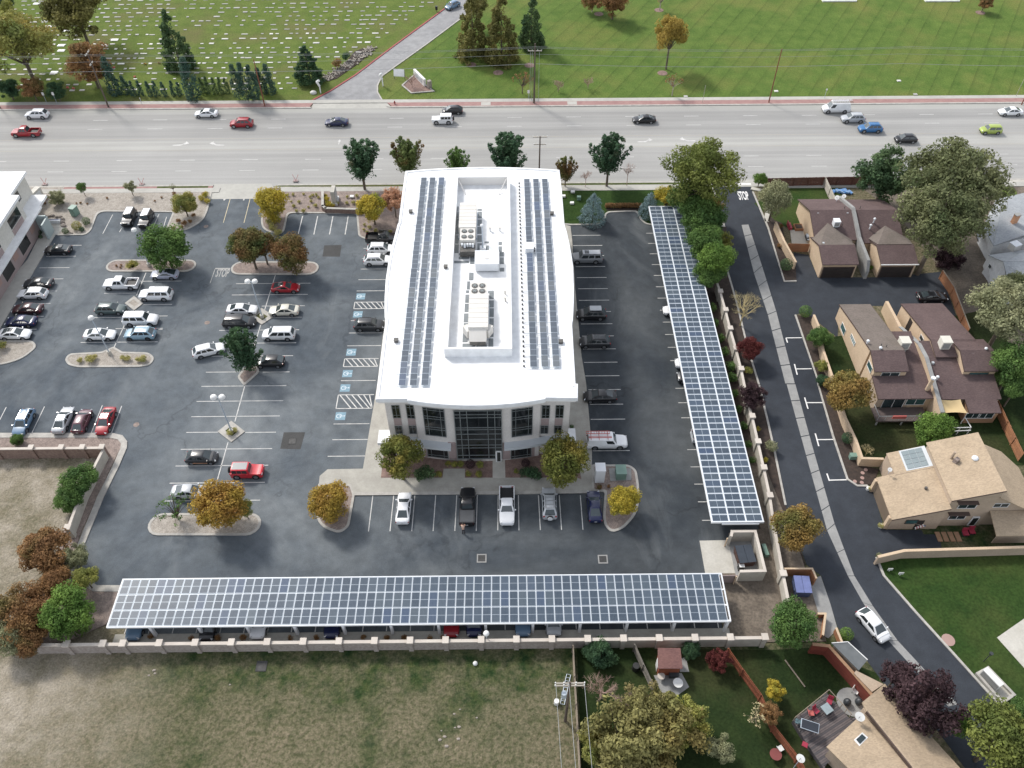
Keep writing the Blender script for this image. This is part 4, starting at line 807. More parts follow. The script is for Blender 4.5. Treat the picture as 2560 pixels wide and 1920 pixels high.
def prof_block(root, x0, x1, prof, wm, rm, ov=.3, th=.16, z0=0, wi=0, names=('wall', 'roof')):
    """block whose top follows a north-to-south profile [(y, z), ...]; walls and roof are separate parts"""
    pr = [(y, z-th-.02) for y, z in prof]; y_n, y_s = pr[0][0]-.25, pr[-1][0]+.25
    pl = [(y_n, z0)]+[(min(max(y, y_s), y_n), z) for y, z in pr]+[(y_s, z0)]; n = len(pl)
    v = [(x0+wi, y, z) for y, z in pl]+[(x1-wi, y, z) for y, z in pl]
    mb = MB(); mb.add(v, [tuple(range(n)), tuple(range(n, 2*n))[::-1]]+[(i, n+i, n+(i+1)%n, (i+1)%n) for i in range(n)])
    if names[0]: part(names[0], mb, wm, root)
    mb = MB()
    for (ya, za), (yb, zb) in zip(prof[:-1], prof[1:]): mb.slab([(x0-ov, ya, za), (x0-ov, yb, zb), (x1+ov, yb, zb), (x1+ov, ya, za)], th)
    part(names[1], mb, rm, root)
    tr = MB()
    for X in (x0-ov-.03, x1+ov-.01):
        for (ya, za), (yb, zb) in zip(prof[:-1], prof[1:]): tr.slab([(X, ya, za+.01), (X+.04, ya, za+.01), (X+.04, yb, zb+.01), (X, yb, zb+.01)], .2)
    part('roof_trim', tr, 'trim_brown', root)
def swin(root, k, xl, yt, xr, yb, Y, nx=2, nz=1, fm='white_frame', gm='house_glass', **kw):
    a, b = QY(k, xl, yt, Y), QY(k, xr, yb, Y); z0, z1 = sorted((a.z, b.z)); return window(root, (a.x, Y), (max(b.x, a.x+.5), Y), max(z0, .15), z1, nx, nz, fw=.07, fm=fm, gm=gm, **kw)
def wwin(root, k, xl, yt, xr, yb, X, nx=1, nz=1, fm='white_frame', gm='house_glass', **kw):
    a, b = QX(k, xl, yt, X), QX(k, xr, yb, X); ya, yb_ = max(a.y, b.y), min(a.y, b.y); z0, z1 = sorted((a.z, b.z)); return window(root, (X, ya), (X, yb_), z0, z1, nx, nz, fw=.07, fm=fm, gm=gm, **kw)
def garage_door(root, x0, x1, Y, h=2.2, m_='black_glass'):
    part('garage_frame', MB().box(x0-.12, x0, Y-.12, Y+.02, 0, h+.12).box(x1, x1+.12, Y-.12, Y+.02, 0, h+.12).box(x0, x1, Y-.12, Y+.02, h, h+.12), 'trim_brown', root)
    d = part('garage_door', MB().box(x0, x1, Y-.05, Y+.02, .02, h), 'garage_dark', root)
    for i in range(4): part('door_panel', MB().box(x0+.05, x1-.05, Y-.08, Y-.05, .06+i*h/4, i*h/4+h/4-.03), 'garage_dark', d)
mat('garage_dark', (.035,.028,.025), (.028,.022,.02), 1, .6)
# --- H1: duplex with two garages ---
h1 = thing('brown_roof_duplex', 'peach duplex with brown shingle roof and two dark garage doors by the lane', 'house', (59, 112, 0))
prof_block(h1, 52.05, 58.9, [(122.4,2.8),(116.2,5.02),(110.6,2.95)], 'peach_stucco', 'brown_shingle')
prof_block(h1, 59.3, 66.4, [(122.2,2.8),(116.2,4.95),(110.0,2.75)], 'peach_stucco', 'brown_shingle')
prof_block(h1, 51.5, 57.2, [(111.8,2.7),(107.85,4.15),(104.2,3.0)], 'peach_stucco', 'brown_shingle', ov=.12)
prof_block(h1, 61.05, 66.9, [(111.0,2.7),(107.8,4.1),(104.2,3.0)], 'peach_stucco', 'brown_shingle', ov=.12)
for x0, x1, ya, za in ((51.6,57.1,113.2,4.12),(61.1,66.8,112.6,3.95)):
    xm = (x0+x1)/2; part('roof_cricket', MB().add([(x0,107.85,4.16),(x1,107.85,4.16),(x1+.8,110.6,3.0),(xm,ya+.4,za+.1),(x0-.3,110.9,3.0)], [(0,1,3),(1,2,3),(0,3,4)]), 'taupe_shingle', h1)
garage_door(h1, 51.9, 56.8, 104.44); garage_door(h1, 61.4, 66.4, 104.44)
part('party_wall', MB().add([(x, y, z) for x in (58.85, 59.35) for y, z in ((122.6,0),(122.6,3.3),(116.2,5.5),(110.5,3.6),(105.0,3.2),(104.0,1.6),(104.0,0))], [(0,1,2,3,4,5,6),(13,12,11,10,9,8,7)]+[(i, 7+i, 7+(i+1)%7, (i+1)%7) for i in range(7)]), 'grey_concrete', h1)
part('gutter', MB().box(60.9, 67.1, 104.02, 104.16, 2.86, 3.0), 'white_frame', h1)
# --- H2: duplex south of the drive ---
h2 = thing('stepped_roof_duplex', 'peach duplex with stepped taupe and brown roofs, two rooftop coolers and a rear deck', 'house', (60, 84, 0))
prof_block(h2, 51.7, 56.3, [(94.9,2.8),(88.8,4.35),(81.9,5.9)], 'peach_stucco', 'taupe_shingle', ov=.1, names=('wall', 'roof'))
prof_block(h2, 51.7, 56.3, [(81.9,5.9),(78.75,4.8)], 'peach_stucco', 'brown_shingle', ov=.1)
prof_block(h2, 56.35, 59.4, [(87,4.6),(79.2,3.7),(75.3,2.95)], 'peach_stucco', 'brown_shingle', ov=.04)
prof_block(h2, 51.75, 56.3, [(79.2,3.75),(75.3,2.92)], 'tan_stucco', 'brown_shingle', ov=.1)
prof_block(h2, 61.3, 67.5, [(94.9,2.85),(84.4,5.45),(81.5,4.8)], 'peach_stucco', 'brown_shingle', ov=.1)
prof_block(h2, 64.35, 68.9, [(84.6,5.2),(81.7,6.0),(78.7,4.8)], 'peach_stucco', 'brown_shingle', ov=.1)
prof_block(h2, 59.9, 68.7, [(84.6,5.0),(79.0,3.9),(75.1,2.95)], 'tan_stucco', 'brown_shingle', ov=.1)
prof_block(h2, 63.8, 68.0, [(75.3,2.98),(72.95,2.5)], 'rust_stucco', 'brown_shingle', ov=.1)
part('party_wall', MB().add([(x, y, z) for x in (59.4, 59.85) for y, z in ((96.2,0),(96.2,2.2),(90,2.6),(84.2,4.9),(81.2,5.1),(77,4.1),(72.7,3.1),(72.7,0))], [(0,1,2,3,4,5,6,7),(15,14,13,12,11,10,9,8)]+[(i, 8+i, 8+(i+1)%8, (i+1)%8) for i in range(8)]), 'peach_stucco', h2)
part('wall_cap', MB().slab([(59.34,90,2.64),(59.34,84.2,4.95),(59.9,84.2,4.95),(59.9,90,2.64)],.1).slab([(59.34,84.2,4.95),(59.34,81.2,5.15),(59.9,81.2,5.15),(59.9,84.2,4.95)],.1).slab([(59.34,81.2,5.15),(59.34,72.6,3.15),(59.9,72.6,3.15),(59.9,81.2,5.15)],.1), 'grey_concrete', h2)
wwin(h2, 7, 645,1120, 655,1245, 51.69, gm='teal_glass'); wwin(h2, 7, 725,1220, 745,1335, 51.69, 1, 2, gm='teal_glass'); wwin(h2, 7, 875,1450, 885,1570, 51.69, gm='teal_glass')
swin(h2, 7, 985,1558, 1120,1605, 78.98); swin(h2, 7, 1745,1560, 1885,1600, 78.93, gm='teal_glass', fm='dark_frame')
swin(h2, 11, 1005,130, 1150,208, 75.52, zs=()); swin(h2, 11, 1205,128, 1340,178, 75.52, gm='teal_glass')
for a, b in ((1718,1818),(1830,1932)): swin(h2, 11, a, 250, b, 295, 73.15)
wwin(h2, 7, 1325,1225, 1330,1310, 61.29)
part('entry_recess', MB().box(61.25, 61.3, 90.2, 91.3, .2, 3.3), 'garage_dark', h2)
# rear deck with rail and posts
part('deck', MB().box(51.3, 58.6, 72.9, 75.4, .75, .95), 'deck_wood' if 'deck_wood' in MATS else 'trim_brown', h2)
r_ = MB()
for a, b in (((51.4,75.2),(51.4,73.0)),((51.4,73.0),(58.4,73.0))): r_.tube((*a,1.9),(*b,1.9),.06,n=5); 
for i in range(8): x = 51.4+i; r_.tube((x,73.0,.9),(x,73.0,1.9),.04,n=5)
part('deck_rail', r_, 'grey_concrete', h2)
for x, y in ((51.5,73.0),(55,73.0),(58.3,73.0)): part('deck_post', MB().tube((x,y,0),(x,y,.8),.12,n=6), 'grey_concrete', h2)
o = link('towel', MB().box(53.3,55.2,72.9,73.05,1.45,1.98).mesh('towel','coral_cloth' if 'coral_cloth' in MATS else 'red_kerb_paint')); tag(o, 'coral red towel hung over the rail of the rear deck', 'towel')
ch = part('chimney', MB().tube((58.75,76.6,3.3),(58.75,76.6,5.6),.28,n=12), 'peach_stucco', h2); part('chimney_cap', MB().tube((58.75,76.6,5.6),(58.75,76.6,5.85),.32,n=12), 'white_metal', ch)
# balcony frame and furniture at the right unit
bf = MB(); Z = 1.5
for a, b in (((60.6,71.15),(63.66,71.22)),((63.66,71.22),(63.48,73.08)),((61.2,70.6),(63.4,70.7))): bf.tube((*a,Z),(*b,Z),.07,n=6)
for p in ((60.6,71.15),(63.66,71.22),(63.48,73.08),(62.2,71.2)): bf.tube((*p,0),(*p,Z),.06,n=6)
o = link('porch_railing', bf.mesh('porch_railing','white_frame')); tag(o, 'white tubular porch railing behind the stepped roof duplex', 'railing')
sl_ = MB(); pts = []; c0, c1, c2, c3 = Vector((60.0,74.9,3.15)), Vector((62.9,74.9,3.15)), Vector((63.1,72.6,2.9)), Vector((59.6,72.6,2.9)); n = 8; vs_ = []
for i in range(n+1):
    for j in range(n+1):
        u, v = i/n, j/n; uu = .5+(u-.5)*(1-.22*math.sin(math.pi*v)*0-.0); p = (c0.lerp(c1,u)).lerp(c3.lerp(c2,u), v); 
        ix = (u-.5)*-.5*math.sin(math.pi*v)*.5; iy = (v-.5)*.6*math.sin(math.pi*u)*.6; vs_.append((p.x+ix, p.y+iy, p.z-.35*math.sin(math.pi*u)*math.sin(math.pi*v)))
sl_.add(vs_, [(i*(n+1)+j, (i+1)*(n+1)+j, (i+1)*(n+1)+j+1, i*(n+1)+j+1) for i in range(n) for j in range(n)])
o = link('shade_sail', sl_.mesh('shade_sail','sail_cloth' if 'sail_cloth' in MATS else 'yellow_paint', True)); tag(o, 'ochre fabric shade sail stretched over the rear patio', 'shade sail')
# --- H3: tan house ---
h3 = thing('tan_roof_house', 'tan two level house with shed roofs, glass skylight panels and open garage', 'house', (54, 60, 0))
def xprof(root, y0, y1, prof, wm, rm, ov=.25, th=.16):
    """block whose top follows a west-to-east profile [(x, z), ...]"""
    pl = [(prof[0][0], 0)]+[(x, z-th-.02) for x, z in prof]+[(prof[-1][0], 0)]; n = len(pl); v = [(x, y0, z) for x, z in pl]+[(x, y1, z) for x, z in pl]
    mb = MB(); mb.add(v, [tuple(range(n))[::-1], tuple(range(n, 2*n))]+[(i, (i+1)%n, n+(i+1)%n, n+i) for i in range(n)]); part('wall', mb, wm, root)
    mb = MB(); tr = MB(); pf = [(prof[0][0]-ov, prof[0][1]-ov*(prof[1][1]-prof[0][1])/(prof[1][0]-prof[0][0]))]+prof[1:]
    for (xa_, za), (xb_, zb) in zip(pf[:-1], pf[1:]):
        mb.slab([(xa_,y0-ov,za),(xb_,y0-ov,zb),(xb_,y1+ov*.5,zb),(xa_,y1+ov*.5,za)], th); tr.slab([(xa_,y0-ov-.04,za+.01),(xb_,y0-ov-.04,zb+.01),(xb_,y0-ov,zb+.01),(xa_,y0-ov,za+.01)], .2)
    part('roof', mb, rm, root); part('roof_trim', tr, 'trim_brown', root)
xprof(h3, 56.05, 62.1, [(47.75,2.65),(54.0,4.9)], 'tan_stucco', 'tan_shingle')
xprof(h3, 62.15, 65.5, [(49.7,3.35),(54.0,4.9)], 'tan_stucco', 'tan_shingle', ov=.1)
xprof(h3, 56.5, 65.1, [(54.02,6.05),(59.6,8.0)], 'tan_stucco', 'tan_shingle')
part('east_roof', MB().slab([(59.65,65.4,6.3),(59.65,56.4,6.3),(66.5,55.9,2.6),(66.5,63.6,2.6),(64.4,65.3,3.8)], .18), 'tan_shingle', h3)
part('east_wall', MB().add([(59.65,56.6,0),(66.2,56.6,0),(66.2,56.6,2.5),(59.65,56.6,6.0),(59.65,65.2,0),(66.2,63.3,0),(66.2,63.3,2.5),(59.65,65.2,6.0)], [(0,1,2,3),(1,5,6,2),(5,4,7,6)]), 'tan_stucco', h3)
part('porch_roof', MB().slab([(59.7,56.55,3.3),(59.45,53.3,2.7),(66.5,53.3,2.7),(66.5,56.55,3.3)], .16), 'tan_shingle', h3)
part('porch_wall', MB().box(60.2,66.5,53.9,54.0,0,2.4), 'tan_stucco', h3)
for i in range(5): part('clerestory_window', MB().box(60.3+i*1.25, 61.4+i*1.25, 53.85, 53.92, 1.7, 2.35), 'black_glass', h3)
part('garage_opening', MB().box(47.66,47.78,56.5,61.4,.05,2.2), 'garage_tan' if 'garage_tan' in MATS else 'trim_brown', h3)
for y in (56.1, 61.7): part('garage_pier', MB().box(47.3,47.75,y,y+.45,0,2.45), 'peach_stucco', h3)
# skylight panes
def low_z(x): return 2.65+(x-47.75)*.36
for i in range(3):
    for j in range(4):
        x0, x1 = 51.2+i*.8, 51.95+i*.8; y0, y1 = 62.5+j*.72, 63.15+j*.72
        part('skylight_pane', MB().slab([(x0,y0,low_z(x0)+.08),(x1,y0,low_z(x1)+.08),(x1,y1,low_z(x1)+.08),(x0,y1,low_z(x0)+.08)], .05), 'skylight_glass' if 'skylight_glass' in MATS else 'pale_metal', h3)
part('skylight_frame', MB().slab([(51.0,62.3,low_z(51)+.03),(54.0,62.3,low_z(54)+.03),(54.0,65.5,low_z(54)+.03),(51.0,65.5,low_z(51)+.03)], .04), 'canopy_metal', h3)
KH = lambda x, y: ((2100+x*.20796-1920)/.289331, (1020+y*.20796-960)/.289331)
def h3w(xl, yt, xr, yb, Y=56.46, **kw):
    a, b = KH(xl, yt), KH(xr, yb); return swin(h3, 11, a[0], a[1], b[0], b[1], Y, **kw)
h3w(1440,1150,1620,1205); h3w(1330,1275,1490,1335); h3w(1860,1145,2010,1190, Y=56.58); h3w(800,1345,920,1390, Y=56.02, nx=1, gm='teal_glass', fm='dark_frame')
for xl, yt, xr, yb in ((1430,1120,1665,1135),(1320,1250,1555,1268)):
    a = QY(11, *KH(xl, yt), 56.3); b = QY(11, *KH(xr, yb), 56.3); part('window_hood', MB().box(a.x, b.x, 55.95, 56.5, b.z-.05, b.z+.08), 'trim_brown', h3)
a = QY(11, *KH(1570,1365), 56.3); b = QY(11, *KH(1680,1270), 56.3); d_ = part('door', MB().box(a.x, a.x+.9, 56.36, 56.48, .1, 2.1), 'white_frame', h3); part('door_pane', MB().box(a.x+.12,a.x+.78,56.33,56.36,.3,1.9), 'black_glass', d_)
part('side_door', MB().box(51.0,51.9,55.98,56.03,.05,2.0), 'garage_dark', h3)
ch = part('chimney', MB().tube((55.6,62.2,6.6),(55.6,62.2,7.9),.16,n=8), 'tan_stucco', h3); part('flue_box', MB().obox(55.9,61.6,6.9,.6,.5,.8,.5), 'pink_gravel', h3)
part('dome_skylight', MB().ball((58.0,61.5,7.5),.42,.42,.3,n=12,k=6), 'white_metal', h3)
part('roof_vent', MB().tube((52.2,59.2,4.3),(52.2,59.2,4.6),.18,n=8), 'hvac_dark', h3)
# --- H4: tan house in the lower right, turned about 32 degrees ---
h4 = thing('long_tan_house', 'long tan shingle roofed house beside the wooden deck', 'house', (38, 28, 0))
def zpts(pts): return [Q(15, x, y, z) for x, y, z in pts]
r1 = zpts([(850,1170,4.4),(815,1090,4.4),(1010,930,3.4),(1070,1010,3.4),(1660,1659,3.4),(1900,2000,3.4),(1560,2000,4.4),(1240,1659,4.4)])
r2 = zpts([(820,1185,3.3),(505,1475,3.3),(690,1659,3.3),(900,1900,3.3),(1480,1950,3.9),(1240,1665,3.9)])
part('roof', MB().slab(r1, .18), 'tan_shingle', h4); part('lower_roof', MB().slab(r2, .18), 'tan_shingle', h4)
for r_p, hh in ((r1, 3.2), (r2, 3.0)): part('wall', MB().prism(offset([xy(p) for p in r_p], .35), 0, hh), 'tan_stucco', h4)
part('roof_step', MB().slab([r1[0], r1[7], r1[7]+Vector((.12,.05,.02)), r1[0]+Vector((.12,.05,.02))], .5), 'trim_brown', h4)
a, b, c, d = [Q(15, x, y, 3.5) for x, y in ((743,1415),(815,1350),(865,1395),(790,1470))]
sk_ = part('skylight', MB().slab([a, b, c, d], .12), 'white_frame', h4); cc = (a+b+c+d)/4; part('skylight_pane', MB().slab([cc+(p-cc)*.72+Vector((0,0,.04)) for p in (a, b, c, d)], .05), 'house_glass', sk_)
part('roof_pipe', MB().tube(Q(15,1405,1385,3.8)-Vector((0,0,.3)), Q(15,1405,1385,3.8)+Vector((0,0,.3)), .12, n=8), 'hvac_dark', h4)
# --- H5: pale blue grey house at the right edge ---
h5 = thing('pale_grey_house', 'pale blue grey shingled house with orange chimney at the right edge', 'house', (84, 110, 0))
def h5poly(pts): return [Q(7, x, y, z) for x, y, z in pts]
r_a = h5poly([(1860,295,3.4),(1950,465,3.4),(2212,372,4.2),(2500,280,4.2),(2500,-60,5.0),(2030,50,5.0),(1975,50,3.4)])
r_b = h5poly([(1905,545,3.6),(2035,600,5.2),(2500,600,5.2),(2500,400,3.6),(2212,500,3.2)])
r_c = h5poly([(2035,603,5.2),(2070,760,3.4),(2070,870,3.0),(2500,870,3.0),(2500,603,5.2)])
for r_p, hh in ((r_a, 3.1), (r_b, 3.0), (r_c, 2.9)): part('roof', MB().slab(r_p, .15), 'pale_shingle', h5); part('wall', MB().prism(offset([xy(p) for p in r_p], .3), 0, hh), 'white_siding', h5)
a = Q(7, 2140, 230, 5.0); ch = part('chimney', MB().obox(a.x, a.y, 4.9, .9, .6, 1.8, .3), 'orange_brick' if 'orange_brick' in MATS else 'peach_stucco', h5); part('chimney_crown', MB().obox(a.x, a.y, 5.85, 1.05, .75, .12, .3), 'grey_concrete', ch)
a, b, c = Q(7,1905,545,3.4), Q(7,1855,640,0), Q(7,2035,600,5.0)
part('gable_wall', MB().add([Q(7,1855,640,0), Q(7,1925,850,0), Q(7,2060,775,2.6), Q(7,2035,605,4.9), Q(7,1905,550,3.3)], [(0,1,2,3,4)]), 'white_siding', h5)
for pts in ([(1905,640),(1925,600),(1942,615),(1920,662)],):
    part('window', MB().slab([Q(7, x, y, 2.6) for x, y in pts], .1), 'black_glass', h5)
part('window', MB().slab([Q(7,x,y,z) for x,y,z in ((1905,800,.9),(1960,735,.9),(2000,785,1.8),(1945,845,1.8))], .08), 'teal_glass', h5)
part('window', MB().slab([Q(7,x,y,z) for x,y,z in ((1800,365,2.2),(1850,300,2.2),(1868,330,2.6),(1820,425,2.6))], .3), 'black_glass', h5)
cb = Q(7,2130,470,3.9); t = thing('evaporative_cooler', 'beige box cooler on the pale grey roof at the right edge', 'cooler', (cb.x, cb.y, 3.3)); part('casing', MB().obox(cb.x, cb.y, 3.9, 1.4, 1.2, 1.1, .4), 'hvac_beige', t); part('lid', MB().obox(cb.x, cb.y, 4.5, 1.5, 1.3, .1, .4), 'white_metal', t)
def cooler(x, y, z, lab, s=1.0, m_='white_metal'):
    t = thing('evaporative_cooler', lab, 'cooler', (x, y, z), group='rooftop coolers'); c = part('casing', MB().box(x-.5*s,x+.5*s,y-.5*s,y+.5*s,z+.15,z+1.15*s), m_, t)
    for sgn in (-1,): part('louvre', MB().box(x-.38*s,x+.38*s,y-.52*s,y-.5*s,z+.3,z+1.0*s), 'grey_concrete', c)
    part('lid', MB().box(x-.55*s,x+.55*s,y-.55*s,y+.55*s,z+1.15*s,z+1.22*s), m_, t); part('stand', MB().box(x-.4*s,x+.4*s,y-.4*s,y+.4*s,z-.5,z+.15), 'grey_concrete', t)
cooler(55.6,113.2,3.9,'small white box cooler on the brown roof of the garage duplex'); cooler(57.0,83.6,4.7,'beige box cooler on the stepped roof duplex, beside the middle wall face',1.3,'cooler_cream'); cooler(62.7,83.3,5.0,'beige box cooler on the stepped roof duplex, nearer the right edge',1.3,'cooler_cream')
def vents(root, pts):
    for k, x, y, z, kind in pts:
        a = Q(k, x, y, z)
        if kind == 'box': part('roof_vent', MB().box(a.x-.16,a.x+.16,a.y-.16,a.y+.16,z-.3,z+.12), 'canopy_metal', root)
        elif kind == 'dome': part('roof_vent', MB().tube((a.x,a.y,z-.5),(a.x,a.y,z+.2),.12,n=8).ball((a.x,a.y,z+.32),.24,.24,.2,n=10,k=5), 'white_metal', root)
        else: part('vent_pipe', MB().tube((a.x,a.y,z-.3),(a.x,a.y,z+.45),.06,n=6), 'hvac_dark', root)
vents(h1, [(7,430,182,4.7,'box'),(7,685,182,4.7,'box'),(7,805,178,4.6,'box'),(7,1068,178,4.6,'box'),(7,795,140,4.9,'pipe'),(7,660,140,4.9,'pipe'),(7,918,245,4.6,'dome'),(7,885,300,4.2,'dome'),(7,478,442,4.1,'box'),(7,1012,447,4.0,'box'),(7,1165,445,4.0,'box'),(7,640,290,4.1,'pipe')])
vents(h2, [(7,860,1300,5.7,'dome'),(7,968,1358,5.8,'dome'),(7,975,1330,5.6,'pipe'),(7,1020,1340,5.7,'pipe'),(7,1765,1390,5.7,'box'),(7,1855,1388,5.7,'box'),(7,1705,1240,4.7,'pipe'),(7,1745,1300,5.0,'pipe'),(7,1720,1345,5.3,'pipe'),(7,1810,1345,5.3,'pipe'),(7,1878,1365,5.8,'dome'),(7,1460,1610,4.0,'dome'),(7,1425,1475,4.4,'box')])
vents(h3, [(11,1700,490,7.0,'pipe'),(11,1725,555,7.0,'pipe')])
# --- left medical office block ---
lb = thing('left_office_building', 'cream and mauve two storey office building cut by the left edge', 'office building', (-88, 108, 0))
part('lower_wall', MB().box(-100,-81.95,96,120.2,0,3.7), 'mauve_stucco', lb); part('upper_wall', MB().box(-100,-82.6,80,117.6,3.7,7.6), 'left_cream', lb)
part('upper_wall', MB().box(-100,-84.2,117.6,124.5,0,7.6), 'left_cream', lb); part('lower_wall', MB().box(-100,-81.9,80,96,0,3.7), 'mauve_stucco', lb)
part('roof', MB().box(-100.5,-82.2,79,117.9,7.6,8.1).box(-100.5,-83.8,117.9,125,7.6,8.0), 'white_roof', lb)
part('ledge', MB().box(-100,-81.2,80,120.6,3.55,3.85), 'white_roof', lb); part('ledge', MB().box(-84.5,-81.6,120.6,124,3.4,3.85), 'white_roof', lb)
def lwin(xl, yt, xr, yb, X, nx, nz, **kw): return wwin(lb, 4, xl, yt, xr, yb, X, nx, nz, fm='left_cream', gm='black_glass', **kw)
window(lb, (-84.19,121.0), (-84.19,119.2), 5.2, 7.0, 2, 2, fm='white_frame', gm='black_glass')
window(lb, (-82.59,116.5), (-82.59,112.3), 5.0, 6.9, 5, 2, fm='white_frame', gm='black_glass')
window(lb, (-82.59,108.0), (-82.59,103.8), 5.0, 6.9, 5, 2, fm='white_frame', gm='black_glass')
for y in (114.2, 107.4, 100.6): window(lb, (-81.94,y), (-81.94,y-3.4), .8, 3.1, 3, 2, fm='mullion', gm='black_glass')
for y in (116.4, 107.9): part('wall_panel', MB().box(-82.6,-82.55,y-4.1,y,3.9,4.9), 'mauve_stucco', lb)
for y in (117.2, 109.8, 103.0): part('wall_panel', MB().box(-81.95,-81.9,y-1.6,y,1.6,2.8), 'rust_panel', lb)
part('entrance_wall', MB().box(-81.9,-79.9,118.2,118.5,0,3.5).box(-79.95,-79.7,116.0,118.5,0,3.2), 'entry_teal', lb)
# ================= vehicles =================
mat('tyre', (.018,.018,.018), None, 1, .9); mat('rim', (.42,.43,.45), None, 1, .3, metal=.8); mat('rim_dark', (.08,.08,.085), None, 1, .4, metal=.5)
mat('car_black', (.012,.012,.013), None, 1, .6); glass_mat('car_glass', (.012,.016,.018), .05, .7); glass_mat('windscreen_glass', (.035,.046,.050), .05, .8); mat('head_lamp', (.62,.64,.66), None, 1, .15); mat('tail_lamp', (.30,.01,.015), None, 1, .2)
mat('plate', (.6,.6,.6), None, 1, .5); mat('bed_dark', (.03,.03,.03), (.05,.05,.05), 2, .8)
PAINT = {}
def paint(name, c, metal=.0, rough=.28):
    m, nt, b = new_mat('paint_'+name); v = pos(nt, True); o, _ = mix_noise(nt, v, 1.2, tuple(x*.94 for x in c), tuple(min(1, x*1.04) for x in c), detail=3)
    nt.links.new(o, b.inputs['Base Color']); b.inputs['Roughness'].default_value = rough; b.inputs['Metallic'].default_value = metal; b.inputs['Coat Weight'].default_value = .35; b.inputs['Coat Roughness'].default_value = .06
for n, c in dict(white=(.74,.75,.76), cream=(.60,.58,.50), silver=(.42,.44,.46), grey=(.16,.17,.18), dark=(.028,.030,.034), black=(.012,.012,.014), navy=(.010,.016,.065), blue=(.03,.14,.33), sky=(.24,.36,.44), steel=(.12,.20,.30), red=(.30,.012,.02), brightred=(.52,.015,.03), maroon=(.045,.012,.016), plum=(.10,.035,.05), lime=(.32,.40,.08), green=(.07,.10,.10), lilac=(.36,.38,.46)).items(): paint(n, c)
# length, width, height, hood z, belt z, x of: windscreen base, roof front, roof rear, rear glass base; tail z; wheelbase front/rear; wheel radius
KIND = dict(
 sedan=dict(L=4.8,W=1.84,H=1.46,hood=.88,belt=.97,c=(1.22,.32,-.85,-1.85),tail=1.03,wb=(1.42,-1.36),wr=.33,panes=2),
 coupe=dict(L=4.6,W=1.84,H=1.37,hood=.84,belt=.93,c=(.98,.1,-.7,-1.92),tail=1.0,wb=(1.4,-1.3),wr=.34,panes=1),
 hatch=dict(L=4.3,W=1.80,H=1.54,hood=.93,belt=1.0,c=(1.28,.45,-1.25,-2.0),tail=1.0,wb=(1.33,-1.25),wr=.33,panes=2),
 suv=dict(L=4.75,W=1.90,H=1.70,hood=1.03,belt=1.13,c=(1.25,.52,-1.62,-2.2),tail=1.08,wb=(1.42,-1.38),wr=.37,panes=3,rails=1),
 bigsuv=dict(L=5.35,W=2.0,H=1.88,hood=1.15,belt=1.20,c=(1.30,.80,-2.30,-2.58),tail=1.18,wb=(1.65,-1.50),wr=.40,panes=3,rails=1),
 minivan=dict(L=5.1,W=1.95,H=1.75,hood=1.0,belt=1.05,c=(1.55,.75,-2.10,-2.45),tail=1.08,wb=(1.55,-1.45),wr=.35,panes=3),
 wagon=dict(L=4.75,W=1.82,H=1.54,hood=.93,belt=1.0,c=(1.2,.42,-1.65,-2.22),tail=1.0,wb=(1.38,-1.30),wr=.34,panes=3,rails=1),
 box=dict(L=4.1,W=1.80,H=1.62,hood=1.0,belt=1.02,c=(1.05,.62,-1.75,-1.98),tail=1.05,wb=(1.30,-1.25),wr=.34,panes=2),
 pickup=dict(L=5.7,W=2.0,H=1.88,hood=1.12,belt=1.18,c=(1.25,.75,-.45,-.75),tail=.75,wb=(1.78,-1.75),wr=.41,panes=2,bed=(-.85,-2.8)),
 jeep=dict(L=4.3,W=1.80,H=1.82,hood=1.12,belt=1.16,c=(.55,.38,-1.85,-1.98),tail=1.12,wb=(1.25,-1.25),wr=.42,panes=3,boxy=1,spare=1),
 van=dict(L=5.6,W=2.0,H=2.10,hood=1.12,belt=1.18,c=(1.75,1.15,-2.55,-2.75),tail=1.15,wb=(1.75,-1.65),wr=.38,panes=0),
 capvan=dict(L=5.6,W=1.98,H=1.92,hood=1.12,belt=1.18,c=(1.25,.75,-2.6,-2.72),tail=1.15,wb=(1.70,-1.70),wr=.40,panes=0))
CM = {}
